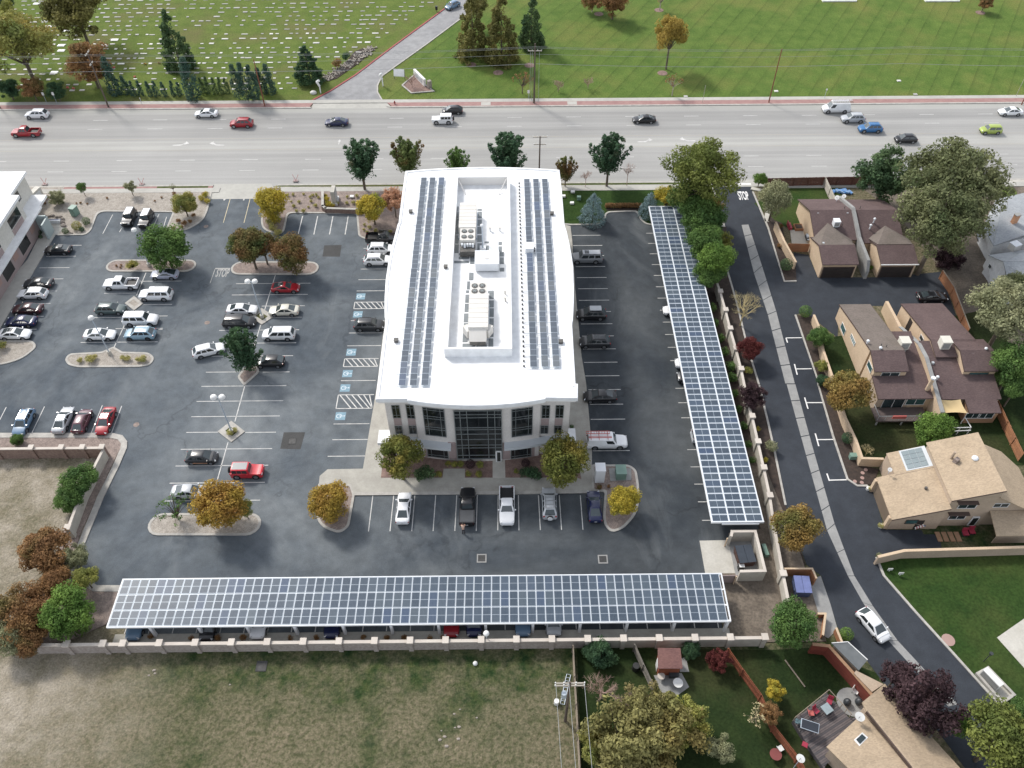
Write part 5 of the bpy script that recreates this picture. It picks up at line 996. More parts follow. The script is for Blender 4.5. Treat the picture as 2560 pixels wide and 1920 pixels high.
def car_meshes(kind):
    if kind in CM: return CM[kind]
    K = KIND[kind]; L_, W, H = K['L']/2, K['W']/2, K['H']; hood, belt = K['hood'], K['belt']; c = K['c']; bx_ = K.get('boxy'); out = {}
    # lower body, lofted along its length
    bed = K.get('bed'); tl = K['tail']
    st = [(L_, .60*hood if not bx_ else hood*.93, .56 if not bx_ else .84, .36), (L_-.07, .74*hood if not bx_ else hood*.96, .76 if not bx_ else .90, .30), (L_-.22, .85*hood if not bx_ else hood*.98, .90 if not bx_ else .95, .26), (L_-.55, .935*hood, .975, .24), (c[0]+.3, hood*.99, 1, .22), (c[0], hood+.03, 1, .22)]
    if bed: st += [(bed[0]+.08, belt-.05, 1, .24), (bed[0]+.02, belt-.05, 1, .24), (bed[0], tl, 1, .24), (-L_+.12, tl, .98, .28), (-L_, tl-.02, .95, .34)]
    else: st += [(c[1], belt, 1.0, .22), (c[2], belt+.02, 1.0, .22), (c[3], tl+.01, .99, .22)]+([(-L_+.42, tl-.02, .965, .26)] if -L_+.5 < c[3]-.1 else [])+[(-L_+.16, tl*.97, .93, .28), (-L_+.05, tl*.90, .84, .32), (-L_, tl*.70, .70, .38)]
    mb = MB(); rings = []
    for x, zt, ws, zb in st:
        w_ = W*ws; zm = zb+(zt-zb)*.52
        if bx_: h = [(w_*.92, zb), (w_, zb+.1), (w_, zm), (w_*.98, zt-.08), (w_*.93, zt-.005), (w_*.5, zt), (0, zt+.01)]
        else: h = [(w_*.86, zb), (w_*.965, zb+.10), (w_, zm), (w_*.975, zt-.14), (w_*.90, zt-.035), (w_*.5, zt+.005), (0, zt+.015)]
        rings.append([(x, y, z) for y, z in h]+[(x, -y, z) for y, z in h[::-1][1:]])
    n = len(rings[0]); v = [p for r in rings for p in r]; fs = []
    for i in range(len(rings)-1):
        for j in range(n-1): fs.append((i*n+j, i*n+j+1, (i+1)*n+j+1, (i+1)*n+j))
        fs.append((i*n+n-1, i*n, (i+1)*n, (i+1)*n+n-1))
    fs.append(tuple(range(n))[::-1]); fs.append(tuple(range((len(rings)-1)*n, len(rings)*n))); mb.add(v, fs, 0)
    if bed:     # open bed walls
        b0, b1 = bed; zt = belt-.04
        for s in (-1, 1): mb.obox((b0-L_+.05)/2+0, s*(W-.06), (tl+zt)/2, b0+L_-.05, .11, zt-tl, 0, 0)
        mb.obox(-L_+.07, 0, (tl+zt)/2, .09, 2*W-.12, zt-tl, 0, 0); mb.obox((b0-L_)/2+.02, 0, tl+.012, b0+L_-.15, 2*W-.24, .02, 0, 1)
    for x in K['wb']:       # wheel arches
        for s in (-1, 1): mb.tube((x, s*W*.70, K['wr']+.03), (x, s*(W+.004), K['wr']+.03), K['wr']+.075, n=14, m=1)
    # cabin: belt ring to roof ring, rounded roof edge
    wb_, wt = W*.93, W*(.80 if bx_ or kind in ('van', 'capvan') else .70); zb = belt-.03; zr = H-.05; x0, x1, x2, x3 = c
    zf, zq = hood+.0, (tl-.01 if not bed else belt-.06)
    low = [(x0, wb_*.86, zf), (x0-.18, wb_, zb), (x3+.20, wb_, zb), (x3, wb_*.86, zq)]; up = [(x1, wt*.88, zr), (x1-.16, wt, zr), (x2+.14, wt, zr), (x2, wt*.88, zr)]; tp = [(x1-.14, wt*.74, H), (x1-.30, wt*.80, H+.005), (x2+.30, wt*.80, H+.005), (x2+.14, wt*.74, H)]
    V = []
    for rg in (low, up, tp): V += rg+[(p[0], -p[1], p[2]) for p in rg[::-1]]
    fs = []
    for a in range(2):
        for j in range(8): fs.append((a*8+j, a*8+(j+1)%8, (a+1)*8+(j+1)%8, (a+1)*8+j))
    fs.append(tuple(range(16, 24))); mb.add(V, [f[::-1] for f in fs], 0)
    mb.obox(L_-.02, 0, .42, .05, W*1.1, .16, 0, 1); mb.obox(-L_+.02, 0, .36, .05, W*1.2, .1, 0, 1)     # grille, rear valance
    out['body'] = (mb.mesh('body', ['car_black', 'car_black'], 42 if not bx_ else 28), 0)
    # glazing, slightly proud of the cabin faces
    def pane(name, q, out_, inset=.08):
        q = [Vector(p) for p in q]; cc = sum(q, Vector())/4; q = [p.lerp(cc, inset) for p in q]; nn = (q[1]-q[0]).cross(q[3]-q[0]).normalized()
        if nn.dot(Vector(out_)) < 0: q = q[::-1]; nn = -nn
        b = MB(); a = [p+nn*.012 for p in q]; d = [p-nn*.02 for p in q]; b.add(a+d, [(0,1,2,3)]+[(i, 4+i, 4+(i+1)%4, (i+1)%4) for i in range(4)]); return b.mesh(name, 'windscreen_glass' if name != 'side_window' else 'car_glass')
    def S(p, s=1): return (p[0], p[1]*s, p[2])
    out['windscreen'] = (pane('windscreen', [S(low[0]), S(low[0],-1), S(up[0],-1), S(up[0])], (1,0,.5), .05), 0)
    if K['panes'] or kind == 'capvan': out['rear_window'] = (pane('rear_window', [S(low[3]), S(low[3],-1), S(up[3],-1), S(up[3])], (-1,0,.3), .10), 0)
    def lerp(a, b, t): return tuple(a[i]+(b[i]-a[i])*t for i in range(3))
    sides = []
    cuts = {1: [(.03,.97)], 2: [(.02,.47),(.52,.98)], 3: [(.02,.34),(.38,.66),(.70,.98)], 0: [(.0,.22 if kind == 'van' else .30)]}[K['panes']]
    for s in (-1, 1):
        for a, b in cuts:
            q = [lerp(low[1], low[2], a), lerp(low[1], low[2], b), lerp(up[1], up[2], b), lerp(up[1], up[2], a)]
            ql = [lerp(q[0], q[3], .10), lerp(q[1], q[2], .14), lerp(q[1], q[2], .86), lerp(q[0], q[3], .86)]; sides.append(pane('side_window', [S(p, s) for p in ql], (0,s,.2), .03))
    out['side_window'] = sides
    wr = K['wr']; w = MB(); w.tube((0,-.11,0),(0,.11,0), wr, n=18); out['wheel'] = w.mesh('wheel', 'tyre', 40)
    r_ = MB(); r_.tube((0,.105,0),(0,.125,0), wr*.66, n=14); out['rim'] = r_.mesh('rim', 'rim')
    hl = MB(); hl.obox(0,0,0,.16,.34,.13); out['headlight'] = hl.mesh('headlight', 'head_lamp'); tlm = MB(); tlm.obox(0,0,0,.12,.26,.16); out['taillight'] = tlm.mesh('taillight', 'tail_lamp')
    mi = MB(); mi.obox(0,0,0,.12,.20,.13); out['mirror'] = mi.mesh('mirror', 'car_black'); pl = MB(); pl.obox(0,0,0,.02,.32,.14); out['plate'] = pl.mesh('licence_plate', 'plate')
    sr = MB(); sr.obox(0,0,0,.75,wt*1.25,.02); out['sunroof'] = sr.mesh('sunroof', 'car_glass'); rl_ = MB(); rl_.obox(0,0,0,abs(x1-x2)-.35,.05,.06); out['rail'] = rl_.mesh('roof_rail', 'car_black')
    CM[kind] = out; out['geo'] = (low, up, wt, K); return out
NCAR = [0]
def car(kind, k, x, y, hd, colour, label, sunroof=False, black_roof=False, at=None, z=.75, dark_rim=False, group=None, name='parked_car', two_tone=None):
    g = car_meshes(kind); K = KIND[kind]; L_, W = K['L']/2, K['W']/2; p = Q(k, x, y, z) if at is None else Vector(at)
    cat = {'pickup': 'pickup truck', 'van': 'van', 'capvan': 'van', 'minivan': 'minivan', 'jeep': 'off-roader'}.get(kind, 'suv' if 'suv' in kind else 'car')
    t = thing(name if kind not in ('pickup', 'van', 'capvan') else {'pickup': 'pickup_truck', 'van': 'work_van', 'capvan': 'work_van'}[kind], label, cat, (p.x, p.y, .024), R_(hd), group)
    def lp(nm, me, loc=(0,0,0), rot=None, sc=None, par=None, mt=None):
        o = link(nm, me, par or t, loc)
        if rot: o.rotation_euler = rot
        if sc: o.scale = sc
        if mt: o.material_slots[0].link = 'OBJECT'; o.material_slots[0].material = M(mt)
        return o
    lp('body', g['body'][0], mt='paint_'+colour); lp('windscreen', g['windscreen'][0])
    if 'rear_window' in g: lp('rear_window', g['rear_window'][0])
    for s in g['side_window']: lp('side_window', s)
    wr = K['wr']
    for wx in K['wb']:
        for s in (-1, 1):
            w = lp('wheel', g['wheel'], (wx, s*(W-.11), wr), rot=(0, 0, 0 if s > 0 else math.pi)); lp('rim', g['rim'], par=w, mt='rim_dark' if dark_rim else 'rim')
    hz = K['hood']*.76 if not K.get('boxy') else K['hood']*.85
    for s in (-1, 1):
        lp('headlight', g['headlight'], (L_-.20 if not K.get('boxy') else L_-.05, s*(W*.70), hz), rot=(0, -.5 if not K.get('boxy') else 0, -s*.6 if not K.get('boxy') else 0)); lp('taillight', g['taillight'], (-L_+.12, s*(W*.76), K['belt']*.84), rot=(0, .12, s*.5))
        lp('mirror', g['mirror'], (K['c'][0]-.25, s*(W+.06), K['belt']+.06), mt='paint_'+colour)
    lp('licence_plate', g['plate'], (-L_-.005, 0, .62))
    top = K['H']
    if K.get('rails'):
        for s in (-1, 1): lp('roof_rail', g['rail'], ((K['c'][1]+K['c'][2])/2, s*g['geo'][2]*.86, top+.0), mt='rim' if colour in ('white', 'silver', 'steel', 'sky') else 'car_black')
    if sunroof: lp('sunroof', g['sunroof'], (K['c'][1]-.75, 0, top+.012))
    if black_roof or two_tone:
        wt = g['geo'][2]; rf = MB(); rf.add([(K['c'][1]-.15,wt*.80,top+.012),(K['c'][2]+.15,wt*.80,top+.012),(K['c'][2]+.15,-wt*.80,top+.012),(K['c'][1]-.15,-wt*.80,top+.012)], [(0,1,2,3)]); 
        o = link('roof_panel', rf.mesh('roof_panel', 'paint_'+(two_tone or 'black')), t)
    if K.get('spare'): sp = lp('spare_wheel', g['wheel'], (-L_-.12, 0, .95), rot=(0,0,math.pi/2)); 
    NCAR[0] += 1; return t
RI, LE, UP, DN = 0, 180, 90, 270
# road traffic
T = dict(name='moving_car')
car('suv',0,318,985,LE,'white','white suv in the far lane at the left end of the road',**T)
car('pickup',0,222,1140,LE,'red','red pickup truck with black open bed at the left end of the road',**T)
car('sedan',0,1780,975,LE,'white','small white sedan in the far lane, beyond the dark red suv',**T)
car('suv',0,2085,1062,LE,'red','dark red suv in the second lane just left of the cemetery drive',**T)
car('sedan',1,695,1050,LE,'navy','dark blue sedan on the road in front of the cemetery drive',**T)
car('jeep',1,1612,1032,LE,'white','boxy white off-roader on the road right below the black hatchback',**T)
car('hatch',1,1697,948,LE,'black','black hatchback in the far lane half behind the boxy white off-roader',**T)
car('hatch',1,1697,42,228,'steel','grey blue car driving down the curved cemetery drive',**T)
car('sedan',2,1142,1026,LE,'black','lone black sedan on the road beyond the crossarm pole',**T)
VAN = car('van',3,590,925,LE,'white','white work van with ladders on its roof in the far lane',z=1.0,**T)
car('suv',3,735,1020,LE,'silver','silver white suv just behind the work van, second lane',**T)
car('suv',3,885,1105,LE,'blue','bright blue suv on the road between silver suv and black hatchback',**T)
car('hatch',3,1192,1195,LE,'black','black hatchback in the centre turn lane behind the blue suv',**T)
car('sedan',3,2097,960,LE,'white','white sedan in the far lane at the right end of the road',**T)
car('box',3,1925,1118,LE,'lime','lime green boxy car on the right part of the road',**T)
# left lot
car('jeep',4,1115,222,DN,'black','black off-roader with white top, left one of the two by the gravel bed',two_tone='white')
car('jeep',4,1262,234,DN,'black','black off-roader with pale top, right one of the two by the gravel bed',two_tone='white')
car('coupe',4,497,492,LE,'black','black coupe with glazed roof, first car along the left building',sunroof=True)
car('sedan',4,328,782,LE,'dark','dark grey sedan parked at the left building, just above the white wagon')
car('wagon',4,280,875,LE,'white','white wagon with roof rails parked at the left building')
car('sedan',4,235,1005,LE,'maroon','dark maroon sedan parked between white wagon and navy sedan')
car('sedan',4,180,1112,LE,'navy','navy sedan parked between the maroon sedan and the white sedan')
car('sedan',4,128,1220,RI,'white','white sedan with sunroof, last of the row at the left building',sunroof=True)
car('pickup',4,1045,790,LE,'white','white crew cab pickup truck with empty grey bed, left lot')
car('coupe',4,1420,705,LE,'lilac','silver coupe with black sunroof under the big green tree',sunroof=True)
car('bigsuv',4,1345,885,LE,'white','long white suv with nose beside the pale diamond island')
car('wagon',4,955,1005,RI,'green','dark green wagon with silver hood beside the pale diamond island')
car('bigsuv',4,1215,1100,RI,'white','big white suv above the light blue crossover')
car('suv',4,1208,1222,LE,'sky','light blue crossover next to the lamp island',dark_rim=True)
car('sedan',4,862,1226,RI,'white','white sedan just above the lamp island')
car('wagon',4,1800,1362,20,'white','white wagon driving diagonally in the aisle left of the dark bush tree',name='moving_car')
car('sedan',4,2092,1010,RI,'white','white sedan left of the grassy diamond island, above the black minivan')
car('minivan',4,2068,1118,RI,'black','black minivan left of the grassy diamond island')
car('coupe',5,255,820,RI,'red','red coupe with black roof below the reddish green trees',sunroof=True)
car('sedan',5,240,1018,LE,'cream','cream sedan right of the grassy diamond island')
car('minivan',5,195,1224,LE,'white','white minivan between the cream sedan and the black hatchback')
car('hatch',5,120,1460,LE,'black','black hatchback parked right of the dark young tree')
car('pickup',5,1090,392,RI,'black','black vehicle with silver side at the office block, first of its row')
car('suv',5,1080,490,RI,'white','white suv with roof rails second in the row against the office block')
car('suv',5,1052,585,RI,'white','white suv with dark roof antenna third in the row against the office block')
car('suv',5,978,1145,RI,'dark','dark suv with silver roof bars beside the hatched accessible bay')
# east side
car('bigsuv',6,645,565,LE,'grey','dark suv with silver roof and hood, farthest on the east side',two_tone='silver',sunroof=True)
R2 = car('suv',6,685,1052,LE,'black','black suv with silver roof box on the east side')
car('suv',6,715,1290,LE,'dark','dark grey suv with red tail lights on the east side',sunroof=True)
car('sedan',10,760,100,LE,'black','black sedan at the kerb, nearest the front right corner of the office block')
CV = car('capvan',10,822,485,RI,'white','white service truck with ladder rack and pink stripes beside the office block',z=1.0)
for at, kd, co, hd, lb in (((27.0,Q(6,1340,1040).y-.2),'sedan','white',LE,'white car nosing out of the east carport, farthest of them'), ((27.3,Q(6,1440,1490).y-.3),'sedan','white',LE,'white car nosing out of the east carport above the black and white one'),
    ((26.9,Q(6,1420,1610).y-.3),'hatch','dark',LE,'dark car with shining hood nosing out of the east carport'), ((28.0,Q(10,1540,470).y-.2),'pickup','silver',RI,'silver pickup truck with dark bed reaching out of the east carport')):
    car(kd,0,0,0,hd,co,lb,at=(at[0],at[1],0))
# front row
car('sedan',9,1275,1065,UP,'white','white sedan alone at the left end of the front row')
BP = car('pickup',9,1827,1052,UP,'black','black pickup truck with grey bed cover in the front row')
car('pickup',9,2168,1050,DN,'white','white pickup truck with black bed parked nose out in the front row')
J = car('suv',10,322,1025,UP,'silver','silver suv with roof rack and rear spare wheel in the front row')
car('sedan',10,712,1050,UP,'navy','dark navy sedan at the right end of the front row')
# lower left row
car('wagon',8,200,325,DN,'steel','light blue wagon with rear bicycle rack at the gravel kerb',sunroof=True)
car('sedan',8,545,305,UP,'silver','silver sedan with dark roof beside the plum car',two_tone='dark')
car('hatch',8,708,315,UP,'plum','dark plum hatchback between silver sedan and red sedan')
car('sedan',8,910,315,DN,'red','red sedan with black sunroof at the end of the lower left row',black_roof=True)
H8 = car('hatch',8,1742,628,RI,'dark','dark hatchback with orange side stripe in the lower left lot')
JR = car('jeep',8,2135,750,RI,'brightred','bright red off-roader with grey soft top',two_tone='grey')
car('sedan',8,1640,925,RI,'silver','silver sedan partly behind the orange maple')
# houses and lane
car('sedan',7,1420,900,RI,'black','black sedan parked in the dark drive of the duplexes')
car('hatch',15,912,420,296,'white','white hatchback driving along the private lane',name='moving_car')
# under the south carport
for k, x, kd, co, lb in ((12,1175,'sedan','steel','car under the left end of the south carport, only its dark nose showing'),(12,1808,'hatch','black','black car with pale bumper under the south carport'),(13,25,'sedan','white','white sedan nose under the south carport'),(13,660,'sedan','navy','navy car nose with bright lamps under the south carport'),(13,1690,'sedan','red','red car nose under the south carport'),(13,1885,'hatch','navy','dark blue car next to the red one under the south carport'),(14,95,'sedan','steel','pale blue car nose under the right half of the south carport'),(14,360,'hatch','silver','silver car rear under the right half of the south carport')):
    px = Q(k, x, 440, .6).x; L_ = KIND[kd]['L']/2; car(kd,0,0,0,DN,co,lb,at=(px, {1808:41.75}.get(x, 41.95)+L_,0))
# extras carried by vehicles: ladders, racks, stripes
def local(root, name, mb, mats): return link(name, mb.mesh(name, mats), root)
def ladder(root, x0, x1, y, z, wd=.42):
    mb = MB()
    for s in (-1, 1): mb.tube((x0, y+s*wd/2, z), (x1, y+s*wd/2, z), .045, n=6)
    n = int((x1-x0)/.35)
    for i in range(n+1): xx = x0+(x1-x0)*i/n; mb.tube((xx, y-wd/2, z), (xx, y+wd/2, z), .03, n=5)
    return mb
o = local(VAN, 'ladder', ladder(VAN, -3.1, 1.6, .35, 2.32), 'weathered_wood'); o2 = local(VAN, 'ladder', ladder(VAN, -3.0, 1.0, -.4, 2.32), 'white_metal')
rk = MB(); [rk.tube((x, -.95, 2.22), (x, .95, 2.22), .035, n=6) for x in (-2.2, -.6, .8)]; local(VAN, 'roof_rack', rk, 'white_metal')
local(CV, 'ladder', ladder(CV, -2.9, .3, .45, 2.12), 'coral_cloth'); rk = MB(); [rk.tube((x, -.8, 2.03), (x, .8, 2.03), .035, n=6) for x in (-2.3, -1.2, 0)]; local(CV, 'roof_rack', rk, 'coral_cloth')
local(CV, 'stripe', MB().box(-2.6,.55,-.38,-.25,1.93,1.945).box(-2.6,.55,-.15,-.07,1.93,1.945), 'coral_cloth')
rb = MB(); rb.box(-1.5,.3,-.5,.5,1.78,1.98); local(R2, 'roof_box', rb, 'paint_silver')
rk = MB()
for i in range(4): rk.tube((-1.5+i*.55, -.5, 1.78), (-1.5+i*.55, .5, 1.78), .03, n=5)
for s in (-1, 1): rk.tube((-1.6, s*.5, 1.78), (.25, s*.5, 1.78), .03, n=5)
local(J, 'roof_rack', rk, 'rim'); 
sp = link('spare_wheel', CM['suv']['wheel'], J, (-2.52, 0, 1.0)); sp.rotation_euler = (0, 0, math.pi/2); sc_ = MB(); sc_.tube((-2.63,0,1.0),(-2.68,0,1.0),.34,n=16); local(J, 'spare_cover', sc_, 'white_metal')
local(BP, 'bed_cover', MB().box(-2.72,-.95,-.86,.86,1.15,1.19), 'slate_cover' if 'slate_cover' in MATS else 'dark_metal')
local(H8, 'side_stripe', MB().box(-1.1,.9,-.93,-.90,.38,.52), 'orange_brick')
# ================= trees and plants =================
def leafmat(name, a, b2, c3=None, amt=.5, rough=.75, oi=.12):
    """leaf colours vary by clump and by leaf; every tree a little different"""
    m, nt, b = new_mat(name); b.inputs['Roughness'].default_value = rough; b.inputs['Specular IOR Level'].default_value = .2
    tc = nt.nodes.new('ShaderNodeTexCoord'); inf = nt.nodes.new('ShaderNodeObjectInfo'); ad = nt.nodes.new('ShaderNodeVectorMath'); ad.operation = 'MULTIPLY_ADD'; ad.inputs[1].default_value = (1,1,1)
    sc = nt.nodes.new('ShaderNodeVectorMath'); sc.operation = 'SCALE'; sc.inputs[0].default_value = (37,17,53); nt.links.new(inf.outputs['Random'], sc.inputs['Scale']); nt.links.new(tc.outputs['Object'], ad.inputs[0]); nt.links.new(sc.outputs[0], ad.inputs[2]); v = ad.outputs[0]
    o, _ = mix_noise(nt, v, 2.2, a, b2, detail=4, lo=.35, hi=.65)
    if c3: f, _ = mix_noise(nt, v, 1.3, 0.0, 1.0, detail=3, lo=1-amt-.1, hi=1-amt+.12); o = mixc(nt, o, c3, f)
    g = nt.nodes.new('ShaderNodeNewGeometry'); r = nt.nodes.new('ShaderNodeMapRange'); r.inputs[3].default_value = .84; r.inputs[4].default_value = 1.7; nt.links.new(g.outputs['Random Per Island'], r.inputs[0])
    cb_ = nt.nodes.new('ShaderNodeCombineColor'); [nt.links.new(r.outputs[0], cb_.inputs[i]) for i in range(3)]; o = mixc(nt, o, cb_.outputs[0], 1.0, 'MULTIPLY')
    nt.links.new(o, b.inputs['Base Color'])
    tr = nt.nodes.new('ShaderNodeBsdfTranslucent'); nt.links.new(o, tr.inputs[0]); mx = nt.nodes.new('ShaderNodeMixShader'); mx.inputs[0].default_value = .32
    nt.links.new(b.outputs[0], mx.inputs[1]); nt.links.new(tr.outputs[0], mx.inputs[2]); nt.links.new(mx.outputs[0], nt.nodes['Material Output'].inputs[0])
leafmat('leaf_green', (0.0499,0.0998,0.0299), (0.116,0.191,0.0499)); leafmat('leaf_bright', (0.0672,0.128,0.0269), (0.141,0.222,0.047)); leafmat('leaf_dark', (0.0307,0.0653,0.0345), (0.0653,0.119,0.0537))
leafmat('leaf_pear', (0.0287,0.064,0.0352), (0.0607,0.112,0.0544), (0.16,0.056,0.048), .28); leafmat('leaf_olive', (0.152,0.168,0.048), (0.273,0.273,0.072), (0.384,0.273,0.064), .35)
leafmat('leaf_yellow', (0.256,0.218,0.032), (0.461,0.358,0.0512), (0.205,0.243,0.0512), .4); leafmat('leaf_gold', (.25,.18,.035), (.36,.25,.05), (.30,.15,.045), .42)
leafmat('leaf_orange', (.20,.125,.04), (.27,.18,.055), (.12,.13,.04), .40); leafmat('leaf_redgreen', (0.0736,0.11,0.0368), (0.132,0.162,0.0515), (.15,.085,.035), .52)
leafmat('leaf_rust', (0.177,0.0957,0.0442), (0.265,0.154,0.0662), (0.103,0.117,0.0412), .35); leafmat('leaf_purple', (.034,.020,.023), (.072,.042,.046)); leafmat('leaf_red', (.075,.018,.018), (.12,.032,.028)); leafmat('leaf_burnt', (0.398,0.221,0.132), (0.485,0.294,0.191))
leafmat('leaf_willow', (.105,.12,.055), (.175,.185,.09), (.075,.10,.042), .4); leafmat('leaf_spruce', (0.125,0.184,0.191), (0.221,0.294,0.301)); leafmat('leaf_conifer', (0.0435,0.0826,0.0391), (0.109,0.157,0.0653), (0.218,0.185,0.0762), .2)
leafmat('leaf_conifer_gold', (0.251,0.184,0.0412), (0.353,0.258,0.0662), (0.132,0.132,0.0442), .35); leafmat('leaf_juniper', (0.0333,0.0699,0.0533), (0.0666,0.116,0.0832)); leafmat('leaf_mix', (0.147,0.177,0.0515), (0.279,0.251,0.0736), (0.442,0.251,0.0736), .35)
leafmat('leaf_dry', (0.442,0.383,0.221), (0.559,0.485,0.294)); leafmat('leaf_bare_pink', (0.353,0.251,0.214), (0.457,0.338,0.287)); leafmat('leaf_grassy', (0.279,0.265,0.0883), (0.398,0.353,0.132), (0.206,0.221,0.0736), .4); leafmat('leaf_dusty', (0.177,0.191,0.103), (0.279,0.279,0.162), (0.103,0.117,0.0736), .3)
leafmat('leaf_olive_brown', (.10,.10,.033), (.18,.165,.055), (.23,.175,.05), .3); leafmat('leaf_mix2', (.15,.135,.045), (.24,.19,.07), (.13,.14,.05), .45); leafmat('leaf_vivid', (.085,.11,.028), (.16,.18,.045), (.21,.19,.045), .3); leafmat('leaf_front', (.10,.12,.03), (.175,.17,.04), (.26,.19,.04), .35); leafmat('leaf_loose', (.15,.145,.055), (.235,.215,.085), (.20,.15,.075), .4)
RS = np.random.RandomState(11)
def leaf_cloud(centers, radii, counts, size, flat=.35, droop=0, shell=.45, aspect=1.6):
    """many small leaf faces spread through a set of clumps (unit crown space)"""
    P_, N_ = [], []
    for c, r, n in zip(centers, radii, counts):
        d = RS.normal(size=(n, 3)); d /= np.linalg.norm(d, axis=1)[:, None]
        rad = shell+(1-shell)*RS.rand(n)**.6; p = np.array(c)+d*rad[:, None]*np.array(r); P_.append(p); N_.append(d)
    P_ = np.concatenate(P_); N_ = np.concatenate(N_); n = len(P_)
    N_ = N_+RS.normal(size=(n, 3))*flat*1.6; N_[:, 2] += .35; N_ /= np.linalg.norm(N_, axis=1)[:, None]
    t = np.cross(N_, RS.normal(size=(n, 3))); 
    if droop: t = t*(1-droop)+np.array([0,0,-1.0])*droop
    t /= np.linalg.norm(t, axis=1)[:, None]; b = np.cross(N_, t); b /= np.linalg.norm(b, axis=1)[:, None]+1e-9
    s = size*(.4+1.15*RS.rand(n)**1.6)[:, None]; a = s*aspect/2; w_ = s/2
    V = np.stack([P_-t*a, P_+b*w_*.9, P_+t*a, P_-b*w_*.9], 1).reshape(-1, 3); return V, n
def crown_mesh(name, V, n):
    me = bpy.data.meshes.new(name); me.vertices.add(n*4); me.vertices.foreach_set('co', V.astype(np.float32).ravel()); me.loops.add(n*4); me.loops.foreach_set('vertex_index', np.arange(n*4, dtype=np.int32))
    me.polygons.add(n); me.polygons.foreach_set('loop_start', np.arange(0, n*4, 4, dtype=np.int32)); me.update(calc_edges=True); me.materials.append(M('leaf_green')); return me
PROTO = {}
def proto(kind, var=0):
    """crown (unit width, centred) and woody part (unit width) of one kind of tree, shared by its individuals"""
    key = (kind, var)
    if key in PROTO: return PROTO[key]
    global RS; RS = np.random.RandomState(hash_(kind)+var*7)
    C_, R__, N_ = [], [], []; size = .05; hz = .45; flat = .35; droop = 0; shell = .45; asp = 1.6; limbs = []
    def rnd(a, b): return a+(b-a)*RS.rand()
    if kind == 'round':
        for i in range(52):
            d = RS.normal(size=3); d /= np.linalg.norm(d); d[2] = abs(d[2])*1.0 if RS.rand() < .72 else d[2]; q = rnd(.24, .40); C_.append(d*q*np.array([1,1,.92])); r = rnd(.10,.17); R__.append((r,r,r*.85)); N_.append(300); limbs.append(d*q)
        size = .024; hz = .42
    elif kind == 'loose':
        for i in range(64):
            d = RS.normal(size=3); d /= np.linalg.norm(d); q = rnd(.12,.44); C_.append(d*q*np.array([1,1,.85])); r = rnd(.08,.15); R__.append((r,r,r*.75)); N_.append(230); limbs.append(d*q)
        size = .026; hz = .42; shell = .15
    elif kind == 'big':
        for i in range(130):
            d = RS.normal(size=3); d /= np.linalg.norm(d); d[2] = abs(d[2]) if RS.rand() < .8 else d[2]; q = rnd(.2,.45); C_.append(d*q*np.array([1,1,.75])); r = rnd(.07,.12); R__.append((r,r,r*.8)); N_.append(170); limbs.append(d*q)
        size = .018; hz = .36
    elif kind == 'flame':       # upright fingers fanning out of a short trunk
        for i in range(36):
            a = RS.rand()*6.283; tl_ = rnd(.05,.95); base = np.array([0,0,-.5]); tip = np.array([math.cos(a)*tl_*.5, math.sin(a)*tl_*.5, .12+(1-tl_**2)*.45*rnd(.7,1.1)]); limbs.append(tip*.9)
            for j in range(5): q = .35+.65*j/4; c = base+(tip-base)*q; r = .085*(1-.45*j/4); C_.append(c); R__.append((r,r,r*1.5)); N_.append(50)
        for i in range(14): d = RS.normal(size=3); d /= np.linalg.norm(d); C_.append(d*.2+np.array([0,0,-.1])); R__.append((.15,.15,.15)); N_.append(60)
        size = .032; hz = .55; flat = .3; shell = .35
    elif kind == 'cone':
        for lv in range(13):
            q = lv/12; z = -.9+1.85*q; rr = .5*(1-q)**.62+.03
            for i in range(max(4, int(20*(1-q)))): a = RS.rand()*6.283; r0 = rr*rnd(.5,1.0); C_.append((math.cos(a)*r0, math.sin(a)*r0, z-r0*.15+rnd(-.06,.06))); r = .055+.06*(1-q); R__.append((r,r,r*1.0)); N_.append(80)
            C_.append((0,0,z)); R__.append((rr*.6,rr*.6,.1)); N_.append(50)
        size = .034; hz = .95; flat = .6; droop = .25; asp = 2.4
    elif kind == 'spruce':
        for lv in range(10):
            q = lv/9; z = -.52+1.12*q; rr = .46*(1-q)**.6+.02
            for i in range(max(4, int(15*(1-q)))): a = i*2.4+lv; r0 = rr*rnd(.8,1.0); C_.append((math.cos(a)*r0, math.sin(a)*r0, z)); r = .07+.035*(1-q); R__.append((r,r,r*.9)); N_.append(70)
            C_.append((0,0,z)); R__.append((rr*.8,rr*.8,.12)); N_.append(120)
        size = .022; hz = .56; flat = .5; asp = 2.6
    elif kind == 'column':
        for lv in range(9):
            q = lv/8; z = -1.1+2.2*q; rr = .42*math.sin(math.pi*min(1, q*.75+.25))**.8+.04
            for i in range(6): a = RS.rand()*6.283; C_.append((math.cos(a)*rr*.6, math.sin(a)*rr*.6, z)); R__.append((.16,.16,.2)); N_.append(46)
        size = .055; hz = 1.15; flat = .4; asp = 2.0
    elif kind == 'shrub':
        for i in range(16): d = RS.normal(size=3); d /= np.linalg.norm(d); C_.append(d*np.array([.26,.26,.2])); R__.append((.24,.24,.2)); N_.append(60)
        size = .06; hz = .42
    elif kind == 'ballshrub':
        C_.append((0,0,0)); R__.append((.5,.5,.46)); N_.append(1500); C_.append((0,0,0)); R__.append((.42,.42,.38)); N_.append(300); size = .045; hz = .42; shell = .92; flat = .15
    elif kind == 'tuft':
        C_.append((0,0,0)); R__.append((.45,.45,.45)); N_.append(1); size = .05; hz = .3
    elif kind == 'willow':
